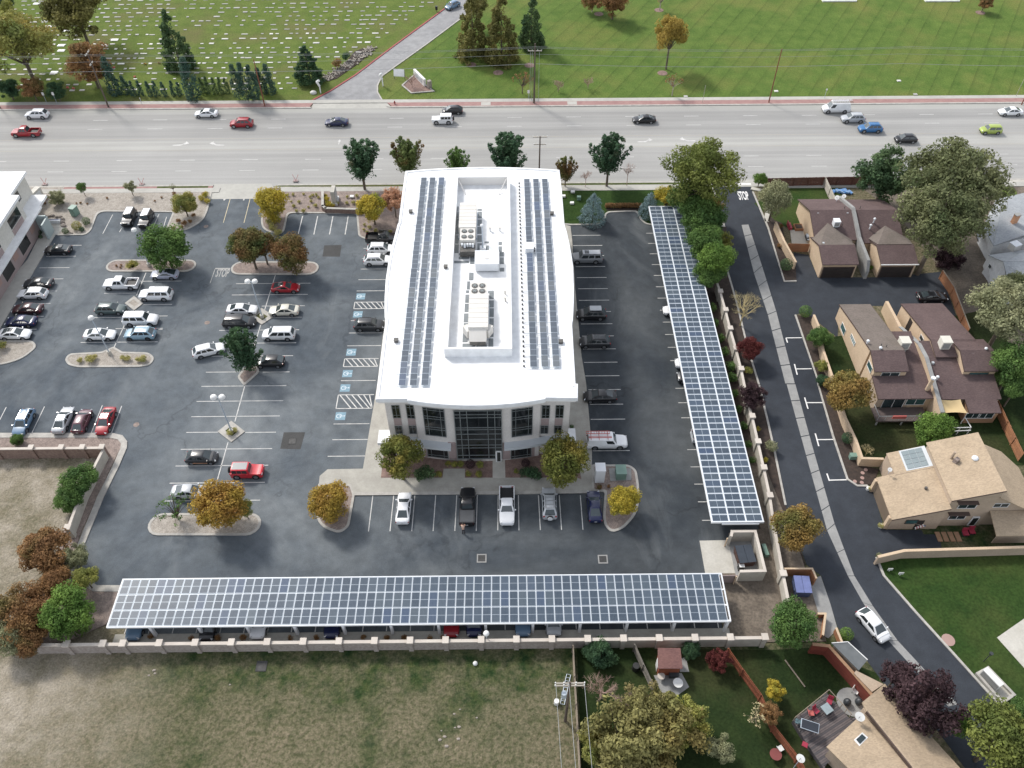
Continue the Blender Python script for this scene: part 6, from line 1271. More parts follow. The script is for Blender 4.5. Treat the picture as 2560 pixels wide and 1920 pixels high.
        for i in range(60):
            a = RS.rand()*6.283; r0 = .45*math.sqrt(RS.rand()); top = .36*(1-(r0/.5)**2)+.05
            for j in range(5): C_.append((math.cos(a)*r0*(1+.05*j), math.sin(a)*r0*(1+.05*j), top-j*.09)); R__.append((.06-.004*j,.06-.004*j,.075)); N_.append(40)
            limbs.append(np.array((math.cos(a)*r0*.8, math.sin(a)*r0*.8, top*.8)))
        size = .017; hz = .42; flat = .7; droop = .55; asp = 3.2; shell = .1
    elif kind == 'sparse':
        for i in range(40):
            d = RS.normal(size=3); d /= np.linalg.norm(d); d[2] = abs(d[2])*.9; q = rnd(.2,.5); C_.append(d*q); R__.append((.07,.07,.06)); N_.append(16); limbs.append(d*q)
        size = .03; hz = .35; shell = .1
    elif kind == 'bare': hz = .5
    limbs = limbs[:24]
    if C_: V, n = leaf_cloud(C_, R__, N_, size, flat, droop, shell, asp)
    if kind == 'tuft':       # arching blades
        n = 420; a = RS.rand(n)*6.283; l = .5+.5*RS.rand(n); el = .35+1.1*RS.rand(n); r0 = .1*RS.rand(n)
        b0 = np.stack([np.cos(a)*r0, np.sin(a)*r0, -.25+0*a], 1); d = np.stack([np.cos(a)*np.cos(el), np.sin(a)*np.cos(el), np.sin(el)], 1)*l[:, None]*.55; sd_ = np.stack([-np.sin(a), np.cos(a), 0*a], 1)*.018
        V = np.stack([b0-sd_, b0+sd_, b0+d*.6+sd_+np.array([0,0,.05]), b0+d-np.array([0,0,.04])], 1).reshape(-1, 3)
    crown = crown_mesh('crown', V, n) if C_ else None
    wood = MB()
    if kind in ('round', 'loose', 'flame', 'willow', 'sparse', 'bare', 'big'):
        z0 = -hz-.35; top = Vector((0,0,-.15 if kind != 'bare' else 0)); wood.tube((0,0,z0-.3), top, .032 if kind != 'bare' else .022, .020, n=8)
        if kind == 'bare':
            def br(p, d, l, r, dep):
                e = p+d*l; wood.tube(p, e, r, r*.55, n=4 if dep < 3 else 5, caps=False)
                if dep == 0: return
                for _ in range(4 if dep > 1 else 3):
                    nd = (d+Vector(RS.normal(size=3))*.42+Vector((0,0,.12))).normalized(); br(p+d*l*(.45+.55*RS.rand()), nd, l*.64, r*.55, dep-1)
            for i in range(6): a = i*1.05; br(Vector((0,0,-.35+.05*i)), Vector((math.cos(a)*.55, math.sin(a)*.55, .8)).normalized(), .34, .013, 4)
        else:
            for l in limbs: l = Vector(l); mid = top.lerp(l, .5)+Vector((0,0,-.04)); wood.tube(Vector((0,0,-.28)), mid, .013, .009, n=5, caps=False); wood.tube(mid, l*.96, .009, .004, n=4, caps=False)
    else: wood.tube((0,0,-hz-.45 if kind != 'cone' else -hz-.25), (0,0,hz*.6), .03 if kind in ('cone',) else .025, .008, n=7)
    PROTO[key] = (crown, wood.mesh('trunk', 'bark'), hz); return PROTO[key]
def hash_(s): return sum(ord(c)*(i+3) for i, c in enumerate(s)) % 9973
NT = [0]
GROW = dict(round=1.12, loose=1.15, flame=1.42, cone=1.2, sparse=1.1, column=1.15, big=1.08)
def tree(kind, k, x, y, w_px, lf, label, hr=.95, name=None, cat=None, group=None, bark='bark', at=None, width=None, ground=0.0, trunk=True, zs=1.0):
    """crown centred at the pixel; the trunk stands on the ground below. hr = total height / crown width"""
    w_px *= GROW.get(kind, 1); NT[0] += 1; cr, wd, hz = proto(kind, NT[0] % 3)
    if at is None:
        px, py = kp(k, x, y); w_ = 3.0; zc = 2.0
        for _ in range(6):
            p = P(px, py, zc); d = (p-Vector((0,0,CAM_H))).dot(_f); w_ = w_px*.289331*d/FPX; H_ = w_*hr; zc = ground+H_-hz*w_*zs*.92
        p = P(px, py, max(zc, .1))
    else: w_ = width; H_ = w_*hr; zc = ground+H_-hz*w_*zs*.92; p = Vector((at[0], at[1], 0))
    small = kind in ('shrub', 'ballshrub', 'tuft')
    t = thing(name or ('shrub' if small else 'tree'), label, cat or ('shrub' if small else 'tree'), (p.x, p.y, ground), random.uniform(0, 6.28), group)
    if cr is not None:
        o = link('crown' if not small else 'foliage', cr, t, (0, 0, zc-ground)); o.scale = (w_, w_, w_*zs); o.material_slots[0].link = 'OBJECT'; o.material_slots[0].material = M(lf)
    if not small:
        # woody part reaches exactly to the ground
        o = link('trunk' if kind != 'bare' else 'branches', wd, t, (0, 0, zc-ground)); o.scale = (w_, w_, w_*zs)
        o.material_slots[0].link = 'OBJECT'; o.material_slots[0].material = M(bark if kind != 'bare' else lf)
        z_low = -(hz+.65)*w_*zs if kind in ('round','loose','flame','willow','sparse','bare','big') else -(hz+.45)*w_*zs
    return t
def TR(rows):
    for r in rows: tree(*r[:7], **(r[7] if len(r) > 7 else {}))
TR([
 # far side of the road: cemetery
 ('big',0,150,380,640,'leaf_mix','broad olive and gold tree at the upper left corner of the cemetery',dict(hr=.82)),
 ('loose',0,30,120,260,'leaf_olive','gold green tree cut by the upper left edge'),
 ('round',0,30,10,200,'leaf_dark','dark crown in the very upper left corner of the picture'),
 ('loose',0,640,60,500,'leaf_olive_brown','leaning dark tree among the graves at the top left',dict(hr=1.0)),
 ('loose',0,760,530,380,'leaf_rust','rusty brown tree behind the leaning utility pole',dict(hr=.95)),
 ('loose',0,270,760,200,'leaf_rust','low rusty brown tree above the two small road signs',dict(hr=.95)),
 ('loose',0,70,760,190,'leaf_dark','low dark tree at the left edge beside the rusty one',dict(hr=.9)),
 ('loose',0,480,780,170,'leaf_dark','low dark green tree between rusty tree and utility pole',dict(hr=.9)),
 ('cone',0,1510,400,250,'leaf_conifer','tall dark conifer standing in the grave field',dict(hr=1.5)),
 ('cone',1,440,540,205,'leaf_dark','small dark pine left of the bark covered bank',dict(hr=1.25,zs=.6)),
 ('cone',1,1870,270,270,'leaf_olive_brown','gold tinged conifer nearest the cemetery drive',dict(hr=1.6)),
 ('cone',1,2120,290,280,'leaf_olive_brown','gold tinged conifer second from the cemetery drive',dict(hr=1.6)),
 ('cone',2,170,190,200,'leaf_conifer','dark green conifer third from the cemetery drive',dict(hr=1.8)),
 ('big',1,1905,60,200,'leaf_olive_brown','bushy golden crown at the top edge by the drive',dict(hr=1.2)),
 ('round',2,1370,320,290,'leaf_conifer_gold','lone golden brown conifer on the mown lawn',dict(hr=1.4,zs=1.3)),
 ('sparse',2,1400,710,150,'leaf_rust','small nearly bare tree below the lone golden conifer',dict(hr=1.1,bark='pale_bark')),
 ('bare',2,660,720,110,'leaf_bare_pink','small bare tree at the lawn edge right of the crossarm pole'),
 ('bare',2,400,740,120,'leaf_bare_pink','leafless bush tree just right of the crossarm pole'),
 ('sparse',2,90,700,170,'leaf_rust','brown thin tree just left of the crossarm pole'),
 ('bare',1,1345,700,130,'leaf_bare_pink','leafless tree in front of the stone cemetery sign'),
 ('loose',2,880,0,260,'leaf_rust','reddish tree cut by the top edge, right one'),
 ('loose',2,700,-20,190,'leaf_rust','reddish grey tree cut by the top edge, left one',dict(bark='pale_bark')),
 ('sparse',2,1290,-20,160,'leaf_rust','thin tree at the top edge in a round mulch ring',dict(bark='pale_bark')),
 ('loose',3,1880,20,130,'leaf_rust','small tree at the top edge on the right lawn'),
 ('shrub',1,785,485,95,'leaf_dark','dark shrub at the upper end of the bark covered bank'),
 ('shrub',1,700,540,100,'leaf_rust','brown shrub on the bark covered bank'),
])
# row of junipers and small cypresses along the cemetery edge
jn = [(960,690,150,'leaf_juniper',1.5),(1085,770,90,'leaf_juniper',1.2),(1150,790,70,'leaf_juniper',1.3),(1210,785,68,'leaf_juniper',1.3),(1285,785,64,'leaf_juniper',1.4),(1345,785,66,'leaf_juniper',1.4),(1412,785,60,'leaf_juniper',1.5),(1495,780,64,'leaf_juniper',1.4),(1550,790,62,'leaf_juniper',1.3),(1640,720,170,'leaf_juniper',1.5),(1740,750,62,'leaf_conifer',1.6),(1790,745,66,'leaf_conifer',1.6),(1850,752,64,'leaf_conifer',1.6),(1905,750,64,'leaf_conifer',1.6),(1955,755,62,'leaf_conifer',1.5),(2030,700,110,'leaf_juniper',2.0),(2100,700,120,'leaf_juniper',2.0),(2175,720,120,'leaf_juniper',1.8)]
nm_ = ['tall juniper at the left end of the hedge row, beside the utility pole', None]
for i, (x, y, w_, lf, hr) in enumerate(jn):
    big = w_ > 90
    tree('column', 0, x, y, w_*.95, lf, {0:'tall juniper right of the leaning utility pole',9:'broad blue green juniper in the middle of the hedge row',15:'first spire of the tall juniper clump left of the rusty pole',16:'middle spire of the tall juniper clump left of the rusty pole',17:'last spire of the tall juniper clump left of the rusty pole'}.get(i, 'small clipped juniper in the row along the cemetery edge' if lf == 'leaf_juniper' else 'small brownish cypress in the close set group of five'), hr=hr*1.25, name='juniper', group=None if big and i in (0,9,15,16,17) else ('small junipers along the cemetery edge' if lf == 'leaf_juniper' else 'small cypresses left of the tall clump'))
tree('column',1,110,720,120,'leaf_juniper','dark juniper just right of the rusty pole',hr=1.7,name='juniper')
tree('column',1,40,740,110,'leaf_juniper','dark juniper hiding the foot of the rusty pole',hr=1.6,name='juniper')
TR([
 # near side of the road
 ('flame',1,905,1410,330,'leaf_pear','round dark pear tree on the verge left of the office block',dict(hr=.95,zs=.72)),
 ('flame',1,1310,1370,270,'leaf_redgreen','green and purple pear tree right behind the roof corner',dict(hr=1.05,zs=.8)),
 ('flame',1,1745,1425,180,'leaf_green','small tree top peeping over the roof edge, left of the pair',dict(hr=1.4)),
 ('flame',1,2190,1370,350,'leaf_pear','wide pear tree with some red behind the roof edge',dict(hr=1.0,zs=.72)),
 ('flame',2,465,1480,160,'leaf_redgreen','small twisted tree at the right roof corner',dict(hr=1.2)),
 ('flame',2,840,1370,300,'leaf_pear','tall dark pear tree standing alone right of the office block',dict(hr=1.1,zs=.85)),
 ('bare',2,1005,1480,130,'leaf_bare_pink','bare pale tree right of the lone pear tree',dict(hr=1.6)),
 ('bare',2,640,1530,110,'leaf_bare_pink','small bare tree near the right roof corner',dict(hr=1.4)),
 ('big',2,1640,1500,680,'leaf_vivid','very large yellow green tree at the top end of the east carport',dict(hr=1.15)),
 ('round',6,1340,60,230,'leaf_yellow','bright yellow green tree at the corner of the blue spruce',dict(hr=1.0)),
 ('round',6,1530,80,380,'leaf_green','dark green tree under the large yellow green one',dict(hr=1.0)),
 ('round',6,1650,240,400,'leaf_green','green tree overhanging the top of the east carport',dict(hr=1.1)),
 ('loose',6,1740,130,190,'leaf_orange','orange crown between the green trees by the carport',dict(hr=1.2)),
 ('loose',6,1820,430,190,'leaf_olive','rusty green tree on the lane side of the carport trees',dict(hr=1.2)),
 ('round',6,1670,450,350,'leaf_green','green tree midway along the carport top half',dict(hr=1.1)),
 ('round',6,1750,590,340,'leaf_bright','light green tree, last of the group by the carport',dict(hr=1.1)),
 ('round',6,1710,720,290,'leaf_green','low green tree where the stone wall begins',dict(hr=.9)),
 ('spruce',6,700,145,235,'leaf_spruce','blue spruce left of the clipped hedge',dict(hr=1.1,name='spruce_tree')),
 ('spruce',6,1190,110,185,'leaf_spruce','blue spruce at the upper corner of the east carport',dict(hr=1.15,name='spruce_tree')),
 ('round',2,2140,1555,130,'leaf_bright','small bright green tree at the mouth of the private lane',dict(hr=.9)),
 ('round',7,60,60,300,'leaf_dusty','brown green tree by the lawn of the north yard',dict(hr=1.1)),
 ('bare',6,2010,1010,300,'leaf_dry','leafless yellowish tree beside the private lane',dict(hr=1.15)),
 ('round',6,2055,1360,230,'leaf_red','dark red leaved tree by the stone wall and lane',dict(hr=.9)),
 ('loose',10,2080,100,240,'leaf_purple','purple plum tree by the stone wall',dict(hr=1.0)),
 ('shrub',6,2045,1540,90,'leaf_olive','round yellow green shrub between red and purple trees'),
 ('shrub',11,30,535,125,'leaf_dusty','brown round shrub on the lane bed'),
 ('shrub',10,2130,385,55,'leaf_yellow','small yellow shrub between purple tree and wall pillar'),
 ('shrub',10,2190,655,60,'leaf_yellow','small bright yellow shrub beside the lane kerb'),
 ('round',11,240,1250,430,'leaf_orange','big orange and brown tree next to the bin enclosure',dict(hr=.95)),
 ('round',15,190,420,440,'leaf_green','dark olive tree overhanging the stone wall end',dict(hr=1.0)),
 ('ballshrub',15,680,500,120,'leaf_bright','bright round clipped shrub beside the private lane'),
 ('loose',15,1370,1070,590,'leaf_purple','large purple leaved tree over the long tan house',dict(hr=1.0)),
 ('loose',15,1120,860,280,'leaf_purple','smaller purple crown at the upper side of the large purple tree',dict(hr=1.1)),
 ('round',15,1980,1440,680,'leaf_vivid','yellow green lobed tree in the lower right corner',dict(hr=1.0)),
 ('round',15,1660,1290,230,'leaf_bright','small green crown left of the lower right corner tree',dict(hr=1.2)),
 ('round',15,2180,1170,220,'leaf_green','dark bush by the paved corner bay',dict(hr=.9)),
 ('loose',15,60,980,180,'leaf_yellow','bright yellow shrub tree in the back yard',dict(hr=1.1)),
 ('loose',15,20,1190,190,'leaf_rust','brown leaved tree at the orange fence',dict(hr=1.1)),
 ('sparse',14,2110,1200,200,'leaf_dry','pale thin tree left of the yellow one in the back yard',dict(hr=1.1)),
 ('loose',14,1790,1490,260,'leaf_dusty','grey green bush tree at the bottom edge'),
 ('loose',14,980,1480,720,'leaf_loose','huge olive and brown tree filling the lower middle yard',dict(hr=.75)),
 ('loose',14,1330,1340,640,'leaf_mix2','second broad brownish crown of the lower middle yard',dict(hr=.8)),
 ('bare',14,1060,1200,420,'leaf_bare_pink','pale twigs showing above the huge yard tree',dict(hr=.9)),
 ('loose',14,1130,1120,400,'leaf_loose','smaller olive crown on top of the huge yard tree',dict(hr=1.2)),
 ('loose',14,1480,1250,430,'leaf_olive','olive side crown at the right of the huge yard tree',dict(hr=.9)),
 ('loose',14,720,1450,330,'leaf_mix','yellow green bush by the weathered fence'),
 ('bare',14,770,990,330,'leaf_bare_pink','round pinkish leafless tree beside the power pole',dict(hr=.95)),
 ('loose',14,1790,730,210,'leaf_red','crimson tree by the stone wall above the yard',dict(hr=.9)),
 ('round',14,1540,640,180,'leaf_dark','dark bush between shed and crimson tree',dict(hr=.7)),
 ('round',14,760,680,290,'leaf_dark','very dark bush under the stone wall right of the fence',dict(hr=.55)),
 # houses' gardens
 ('big',3,1590,1590,860,'leaf_willow','very large grey green willow behind the duplex',dict(hr=.95)),
 ('big',7,1500,260,760,'leaf_willow','hanging lower half of the grey green willow',dict(hr=1.05)),
 ('loose',3,1030,1500,480,'leaf_conifer','dark spruce left of the big willow',dict(hr=.95)),
 ('loose',7,1560,560,260,'leaf_purple','dark purple shrub tree below the willow',dict(hr=.6)),
 ('big',7,2080,1050,680,'leaf_dusty','large dark grey green tree at the right edge',dict(hr=1.0)),
 ('round',7,2130,820,260,'leaf_willow','pale crown above the large dark tree',dict(hr=1.3)),
 ('round',7,2130,1500,420,'leaf_green','green tree below the large dark tree at the right edge',dict(hr=1.1)),
 ('round',11,2140,40,260,'leaf_green','leafy bough over the wooden fence at the right edge',dict(hr=1.2)),
 ('ballshrub',7,160,625,112,'leaf_conifer','round clipped shrub by the first garage'),
 ('ballshrub',7,325,1030,112,'leaf_green','round clipped shrub at the corner of the dark drive'),
 ('round',7,450,1260,210,'leaf_green','bush with a red top beside the second duplex',dict(hr=.9)),
 ('round',7,460,1510,120,'leaf_olive','yellow green low bush in the lane bed',dict(hr=.9)),
 ('round',7,470,1630,110,'leaf_dark','dark low bush in the lane bed below the yellow green one',dict(hr=.8)),
 ('round',11,700,100,440,'leaf_orange','large orange brown tree beside the second duplex',dict(hr=.95)),
 ('ballshrub',11,690,465,105,'leaf_dark','dark ball shrub in the bark bed above the green bin'),
 ('bare',11,860,580,130,'leaf_dry','pale feathery bare shrub in the small garden'),
 ('round',11,1420,400,360,'leaf_bright','light green tree between the duplex and the tan house',dict(hr=.9)),
 ('shrub',11,975,1222,60,'leaf_grassy','small potted green plant at the lower garage pier'),
 ('shrub',11,880,900,50,'leaf_grassy','small potted green plant at the upper garage pier'),
 ('shrub',11,965,1480,60,'leaf_dusty','grey green shrub at the end of the tan garden wall'),
 ('shrub',7,885,650,55,'leaf_bright','small green shrub between the two garage doors'),
 # parking lots
 ('round',4,1425,490,420,'leaf_green','big round green tree on the long island',dict(hr=.86)),
 ('round',4,2160,480,380,'leaf_redgreen','dark red and green tree, left one of the pair on its island',dict(hr=.95)),
 ('round',5,60,480,300,'leaf_redgreen','middle crown of the dark red and green trees'),
 ('round',5,310,540,350,'leaf_redgreen','dark green tree with a bright side, right one of the pair',dict(hr=.95)),
 ('flame',4,2100,1400,300,'leaf_dark','dark young tree in the middle of the parking rows',dict(hr=1.0)),
 ('round',4,1590,115,235,'leaf_mix','yellow green bush tree at the lot entrance, left side',dict(hr=.85)),
 ('round',5,125,110,310,'leaf_yellow','gold green tree at the lot entrance, right side',dict(hr=.85)),
 ('round',5,1010,150,290,'leaf_yellow','gold green tree beside the office block',dict(hr=.9)),
 ('loose',5,1190,60,210,'leaf_burnt','salmon coloured tree hidden by the office roof',dict(hr=1.2)),
 ('round',8,1900,1050,470,'leaf_gold','orange and gold maple on the lower island',dict(hr=.9)),
 ('sparse',8,1500,1090,300,'leaf_green','thin green tree left of the orange maple',dict(hr=.75)),
 ('round',8,2110,1080,170,'leaf_olive','small green side crown right of the orange maple',dict(hr=1.2)),
 ('round',9,645,1030,380,'leaf_gold','round golden tree on the curved front island',dict(hr=.8)),
 ('round',10,960,1010,300,'leaf_yellow','round yellow tree on the utility island',dict(hr=.85)),
 ('round',9,1250,640,410,'leaf_front','broad olive tree at the left front corner of the office block',dict(hr=1.1)),
 ('round',10,430,670,470,'leaf_front','broad olive and gold tree at the right front corner of the office block',dict(hr=1.0)),
 ('round',4,225,65,120,'leaf_green','slim dark green tree beside the left building sign',dict(hr=1.5,zs=1.3)),
 ('loose',4,485,50,140,'leaf_dusty','dusty green bush right of the left building sign',dict(hr=.8)),
 ('round',0,705,1620,90,'leaf_green','small green tree on the gravel verge, second from left',dict(hr=1.3)),
 ('loose',0,1120,1610,105,'leaf_dusty','small grey green tree on the gravel verge, third from left',dict(hr=1.2)),
 ('sparse',0,1490,1620,70,'leaf_dusty','tiny thin tree on the verge near the entrance',dict(hr=1.3)),
 ('round',8,150,485,115,'leaf_green','small green bush against the kerb below the light blue wagon',dict(hr=.8)),
 ('shrub',4,15,1320,90,'leaf_mix','small gold bush on the left corner island'),
 ('round',8,700,850,330,'leaf_green','green tree leaning over the stone wall at the left',dict(hr=.8)),
 ('round',8,600,1000,260,'leaf_green','lower crown of the green tree by the left stone wall',dict(hr=.8)),
 ('round',8,430,1450,470,'leaf_rust','brown and green tree below the left stone wall',dict(hr=.72)),
 ('loose',8,640,1500,230,'leaf_dusty','green brown crown touching the kerb at the lower left',dict(hr=1.0)),
 ('round',12,610,310,480,'leaf_bright','vivid green tree left of the south carport',dict(hr=.85)),
 ('round',12,480,60,280,'leaf_rust','reddish crown above the vivid green tree',dict(hr=1.0)),
 ('round',12,740,30,230,'leaf_olive','olive gold crown above the vivid green tree',dict(hr=1.0)),
 ('big',12,190,330,560,'leaf_rust','broad rusty tree at the lower left edge',dict(hr=.7)),
 ('round',12,90,560,360,'leaf_dusty','grey green skirt of the rusty tree at the left edge',dict(hr=.8)),
 ('round',12,270,540,330,'leaf_rust','dark red lower crown beside the wall end',dict(hr=.8)),
])
# shrubs and ornamental grasses
def shrubs(kind, lf, rows, label, group, name='shrub'):
    for k, x, y, w_ in rows: tree(kind, k, x, y, w_, lf, label, hr=.8, name=name, group=group, ground=.1)
shrubs('tuft','leaf_grassy',[(4,1135,620,130)],'straw coloured ornamental grass clump on the long island',None,'ornamental_grass')
shrubs('shrub','leaf_grassy',[(4,690,1450,60),(4,775,1440,95),(4,820,1425,60),(4,1060,1430,60),(4,1100,1435,65),(4,1190,1440,60),(4,1235,1438,80)],'straw green grass clump on the lamp island','grass clumps on the lamp island','ornamental_grass')
shrubs('shrub','leaf_rust',[(4,1005,635,26),(4,1045,628,26),(4,1040,650,24),(4,925,50,28),(4,755,100,24),(4,695,92,26),(4,660,95,22),(4,1335,75,24),(4,1395,45,24),(4,385,95,30)],'tiny dark shrub in the gravel of the left beds','tiny shrubs in the gravel beds')
shrubs('ballshrub','leaf_conifer',[(4,742,250,72)],'brownish low mound beside the gravel notch kerb',None); shrubs('ballshrub','leaf_mix',[(4,660,290,85)],'yellow green mound below the green cabinet',None); shrubs('ballshrub','leaf_dark',[(4,705,320,45)],'small dark mound touching the yellow green one',None); shrubs('ballshrub','leaf_conifer',[(4,562,335,56)],'dark mound at the head of the left walk',None)
shrubs('ballshrub','leaf_dark',[(4,345,312,32),(4,342,348,38),(4,350,385,36)],'small dark shrub beside the entrance of the left building','dark shrubs by the left entrance')
shrubs('shrub','leaf_rust',[(4,1540,245,50),(4,1590,265,60),(4,1560,300,50),(4,1500,310,50),(4,1640,250,44),(4,1670,200,50),(4,1650,20,44),(4,1505,12,44),(4,1760,15,50)],'low rusty shrub in the bed at the entrance','low shrubs of the entrance bed')
shrubs('shrub','leaf_yellow',[(4,1740,50,70),(4,1790,75,60),(4,1780,20,70)],'yellow low shrub at the entrance kerb','yellow shrubs of the entrance bed')
shrubs('shrub','leaf_grassy',[(5,325,118,40),(5,370,82,36),(5,510,115,48),(5,410,158,46),(5,350,160,36),(5,480,75,40),(5,520,20,34),(5,490,25,34),(5,275,25,40),(5,320,18,36),(5,410,15,30),(5,452,128,28),(5,305,80,26),(5,540,45,32),(5,470,40,34)],'low dry green shrub in the pinkish gravel bed','shrubs of the gravel bed by the top parking row')
shrubs('shrub','leaf_grassy',[(5,785,92,40),(5,840,88,44),(5,790,40,34),(5,870,30,40),(5,700,95,44),(5,930,320,34),(5,960,345,36),(5,980,300,44),(5,1040,330,50),(5,1110,345,50),(5,1160,340,44),(5,940,280,34)],'low shrub in the planting beside the office block','shrubs beside the office block')
shrubs('shrub','leaf_yellow',[(5,610,60,60),(5,625,100,70),(5,660,110,56),(5,600,30,44)],'yellow shrub inside the low retaining wall','yellow shrubs inside the retaining wall')
shrubs('shrub','leaf_grassy',[(5,120,250,90),(5,150,300,90),(5,190,345,80),(5,130,210,70)],'green and gold low shrub at the tip of the entrance bed','shrubs at the tip of the entrance bed')
shrubs('shrub','leaf_olive',[(9,1660,690,68),(9,1715,692,70),(9,1770,690,70),(9,1840,770,70),(9,1925,778,80),(9,1935,695,82),(9,1575,780,80)],'yellow green round shrub in the red gravel before the glass front','yellow green shrubs before the glass front')
shrubs('ballshrub','leaf_purple',[(9,1850,690,84)],'dark purple ball shrub left of the front door',None); shrubs('ballshrub','leaf_purple',[(10,118,682,78)],'dark purple ball shrub right of the front door',None)
shrubs('shrub','leaf_olive',[(10,40,750,60)],'small yellow green shrub right of the front door path',None)
shrubs('shrub','leaf_conifer',[(9,1480,760,170),(9,1420,780,140)],'dark low shrub under the left front tree','dark shrubs under the left front tree'); shrubs('shrub','leaf_dark',[(10,110,770,130),(10,200,775,150),(10,160,755,120)],'dark green low hedge shrub under the right front tree','dark shrubs under the right front tree')
shrubs('shrub','leaf_rust',[(10,750,885,66),(10,835,882,40)],'brown clipped shrub between the white and green cabinets','brown shrubs of the utility island')
shrubs('shrub','leaf_conifer',[(10,515,365,44),(10,520,390,40)],'narrow green shrub at the right office wall','narrow shrubs at the right office wall')
shrubs('shrub','leaf_grassy',[(8,1985,420,70),(8,2030,395,60)],'green grass clump in the pale diamond island','grass clumps of the lower diamond island')
shrubs('shrub','leaf_rust',[(13,v,530,60) for v in (300,520,700,930,1130,1280,1500,1620)]+[(12,1300,520,60),(12,1650,530,60),(12,1880,535,70),(12,2100,530,70)],'low brown shrub between carport kerb and stone wall','brown shrubs along the stone wall')
shrubs('shrub','leaf_dark',[(13,1910,510,80)],'dark shrub by the pillar below the blue car',None)
shrubs('shrub','leaf_green',[(6,1640,900,120),(6,1720,1000,110),(6,1740,1130,110),(6,1800,1260,100),(6,1830,1380,110),(6,1880,1500,120),(6,1900,1600,110),(10,1920,80,90),(10,1960,220,90),(10,2000,360,90),(10,2040,520,80),(10,2080,650,80)],'green shrub between the east carport and the stone wall','green shrubs along the east wall')
shrubs('shrub','leaf_rust',[(7,110,290,50),(7,120,400,60),(7,100,460,50)],'low brown shrub in the bed beside the lane','brown shrubs in the lane bed')
# clipped hedge by the spruces
a, b = Q(6,815,140), Q(6,1110,140); t = thing('hedge', 'long clipped brown green hedge between the two blue spruces', 'hedge', ((a.x+b.x)/2, a.y, .1)); V, n = leaf_cloud([((i/24-.5)*(b.x-a.x), 0, .5) for i in range(25)], [(.32,.42,.5)]*25, [170]*25, .16, .4); o = link('foliage', crown_mesh('foliage', V, n), t); o.material_slots[0].link = 'OBJECT'; o.material_slots[0].material = M('leaf_rust')
# ================= walls, fences, poles, lamps, graves, yard things =================
def stone_wall(lab, x0, x1, y, h, pil_x, wm, cap='wall_cap', name='stone_wall', th=.25, ny=0):
    t = thing(name, lab, 'wall', ((x0+x1)/2, y, 0)); xs = sorted([x0]+list(pil_x)+[x1])
    for a, b in zip(xs[:-1], xs[1:]):
        if b-a < .5: continue
        part('wall_panel', MB().box(a+.02, b-.02, y-th/2, y+th/2, 0, h-.1), wm if isinstance(wm, str) else wm((a+b)/2), t); part('coping', MB().box(a, b, y-th/2-.06, y+th/2+.06, h-.1, h), cap, t)
    for x in pil_x:
        p = part('pilaster', MB().box(x-.26, x+.26, y-.30, y+.30, 0, h+.12), wm if isinstance(wm, str) else wm(x), t); part('pilaster_cap', MB().box(x-.36, x+.36, y-.40, y+.40, h+.12, h+.3), cap, p)
    return t
yw = 40.85
pil = [Q(12, v, 585, 2.1).x for v in (575, 890, 1062, 1375, 1685, 1997)]+[Q(13, v, 570, 2.1).x for v in (97,408,716,1023,1330,1637,1945)]+[Q(14, v, 560, 2.1).x for v in (38,345,655,965,1275,1585,1892,2192)]
stone_wall('long light stone wall with capped pillars behind the south carport', -53.6, pil[-1], yw, 2.0, pil, lambda x: 'wall_block' if x < 8 else 'pale_block')
pl2 = [Q(8, v, 545, 2.2).x for v in (270, 530, 712, 880)]; stone_wall('brown stone wall with pale caps below the gravel kerb at the left', -90, pl2[-1], 68.6, 2.1, [pl2[0]-9.6, pl2[0]-4.8]+pl2, 'brown_block')
def wall_path(lab, pts, h, m_, cap, th=.25, name='garden_wall', caps=(), cat='wall', panel='wall_panel', coping=True):
    t = thing(name, lab, cat, (pts[0][0], pts[0][1], 0))
    for i, (a, b) in enumerate(zip(pts[:-1], pts[1:])):
        a, b = Vector(a).to_2d(), Vector(b).to_2d(); d = (b-a); l = d.length; c = (a+b)/2; an = math.atan2(d.y, d.x)
        part(panel, MB().obox(c.x, c.y, (h-.08)/2, l+(th if coping else 0)*.98, th, h-.08, an), m_, t)
        if coping: part('coping', MB().obox(c.x, c.y, h-.04+.003*i, l+th+.06, th+.1, .08, an), cap, t)
    for x, y in caps:
        p = part('pilaster', MB().box(x-.3,x+.3,y-.3,y+.3,0,h+.1), m_, t); part('pilaster_cap', MB().box(x-.4,x+.4,y-.4,y+.4,h+.1,h+.3), cap, p)
    return t
g = [Q(8,885,565,2.1), Q(8,815,700,2.1), Q(8,700,930,2.1), Q(8,585,1240,2.1)]; wall_path('pale side wall running down from the brown stone wall corner', [xy(p) for p in g], 2.0, 'pale_block', 'wall_cap', caps=[xy(g[-1])])
E_ = [Q(6,1775,790,2.0), Q(6,1800,860,2.0), Q(6,1845,1020,2.0), Q(6,1885,1180,2.0), Q(6,1935,1355,2.0), Q(6,1980,1530,2.0), Q(10,2045,180,2.0), Q(10,2075,280,2.0), Q(10,2125,500,2.0), Q(10,2175,725,2.0), Q(11,15,965,2.0)]
wall_path('pale stucco wall with round topped pillars along the east carport', [xy(p) for p in E_]+[xy(Q(11,45,1180,2.0)), xy(Q(11,130,1640,2.0)), xy(Q(15,180,230,2.0))], 1.95, 'pale_block', 'wall_cap', caps=[xy(p) for p in E_[1:]]+[xy(Q(11,130,1640,2.0))])
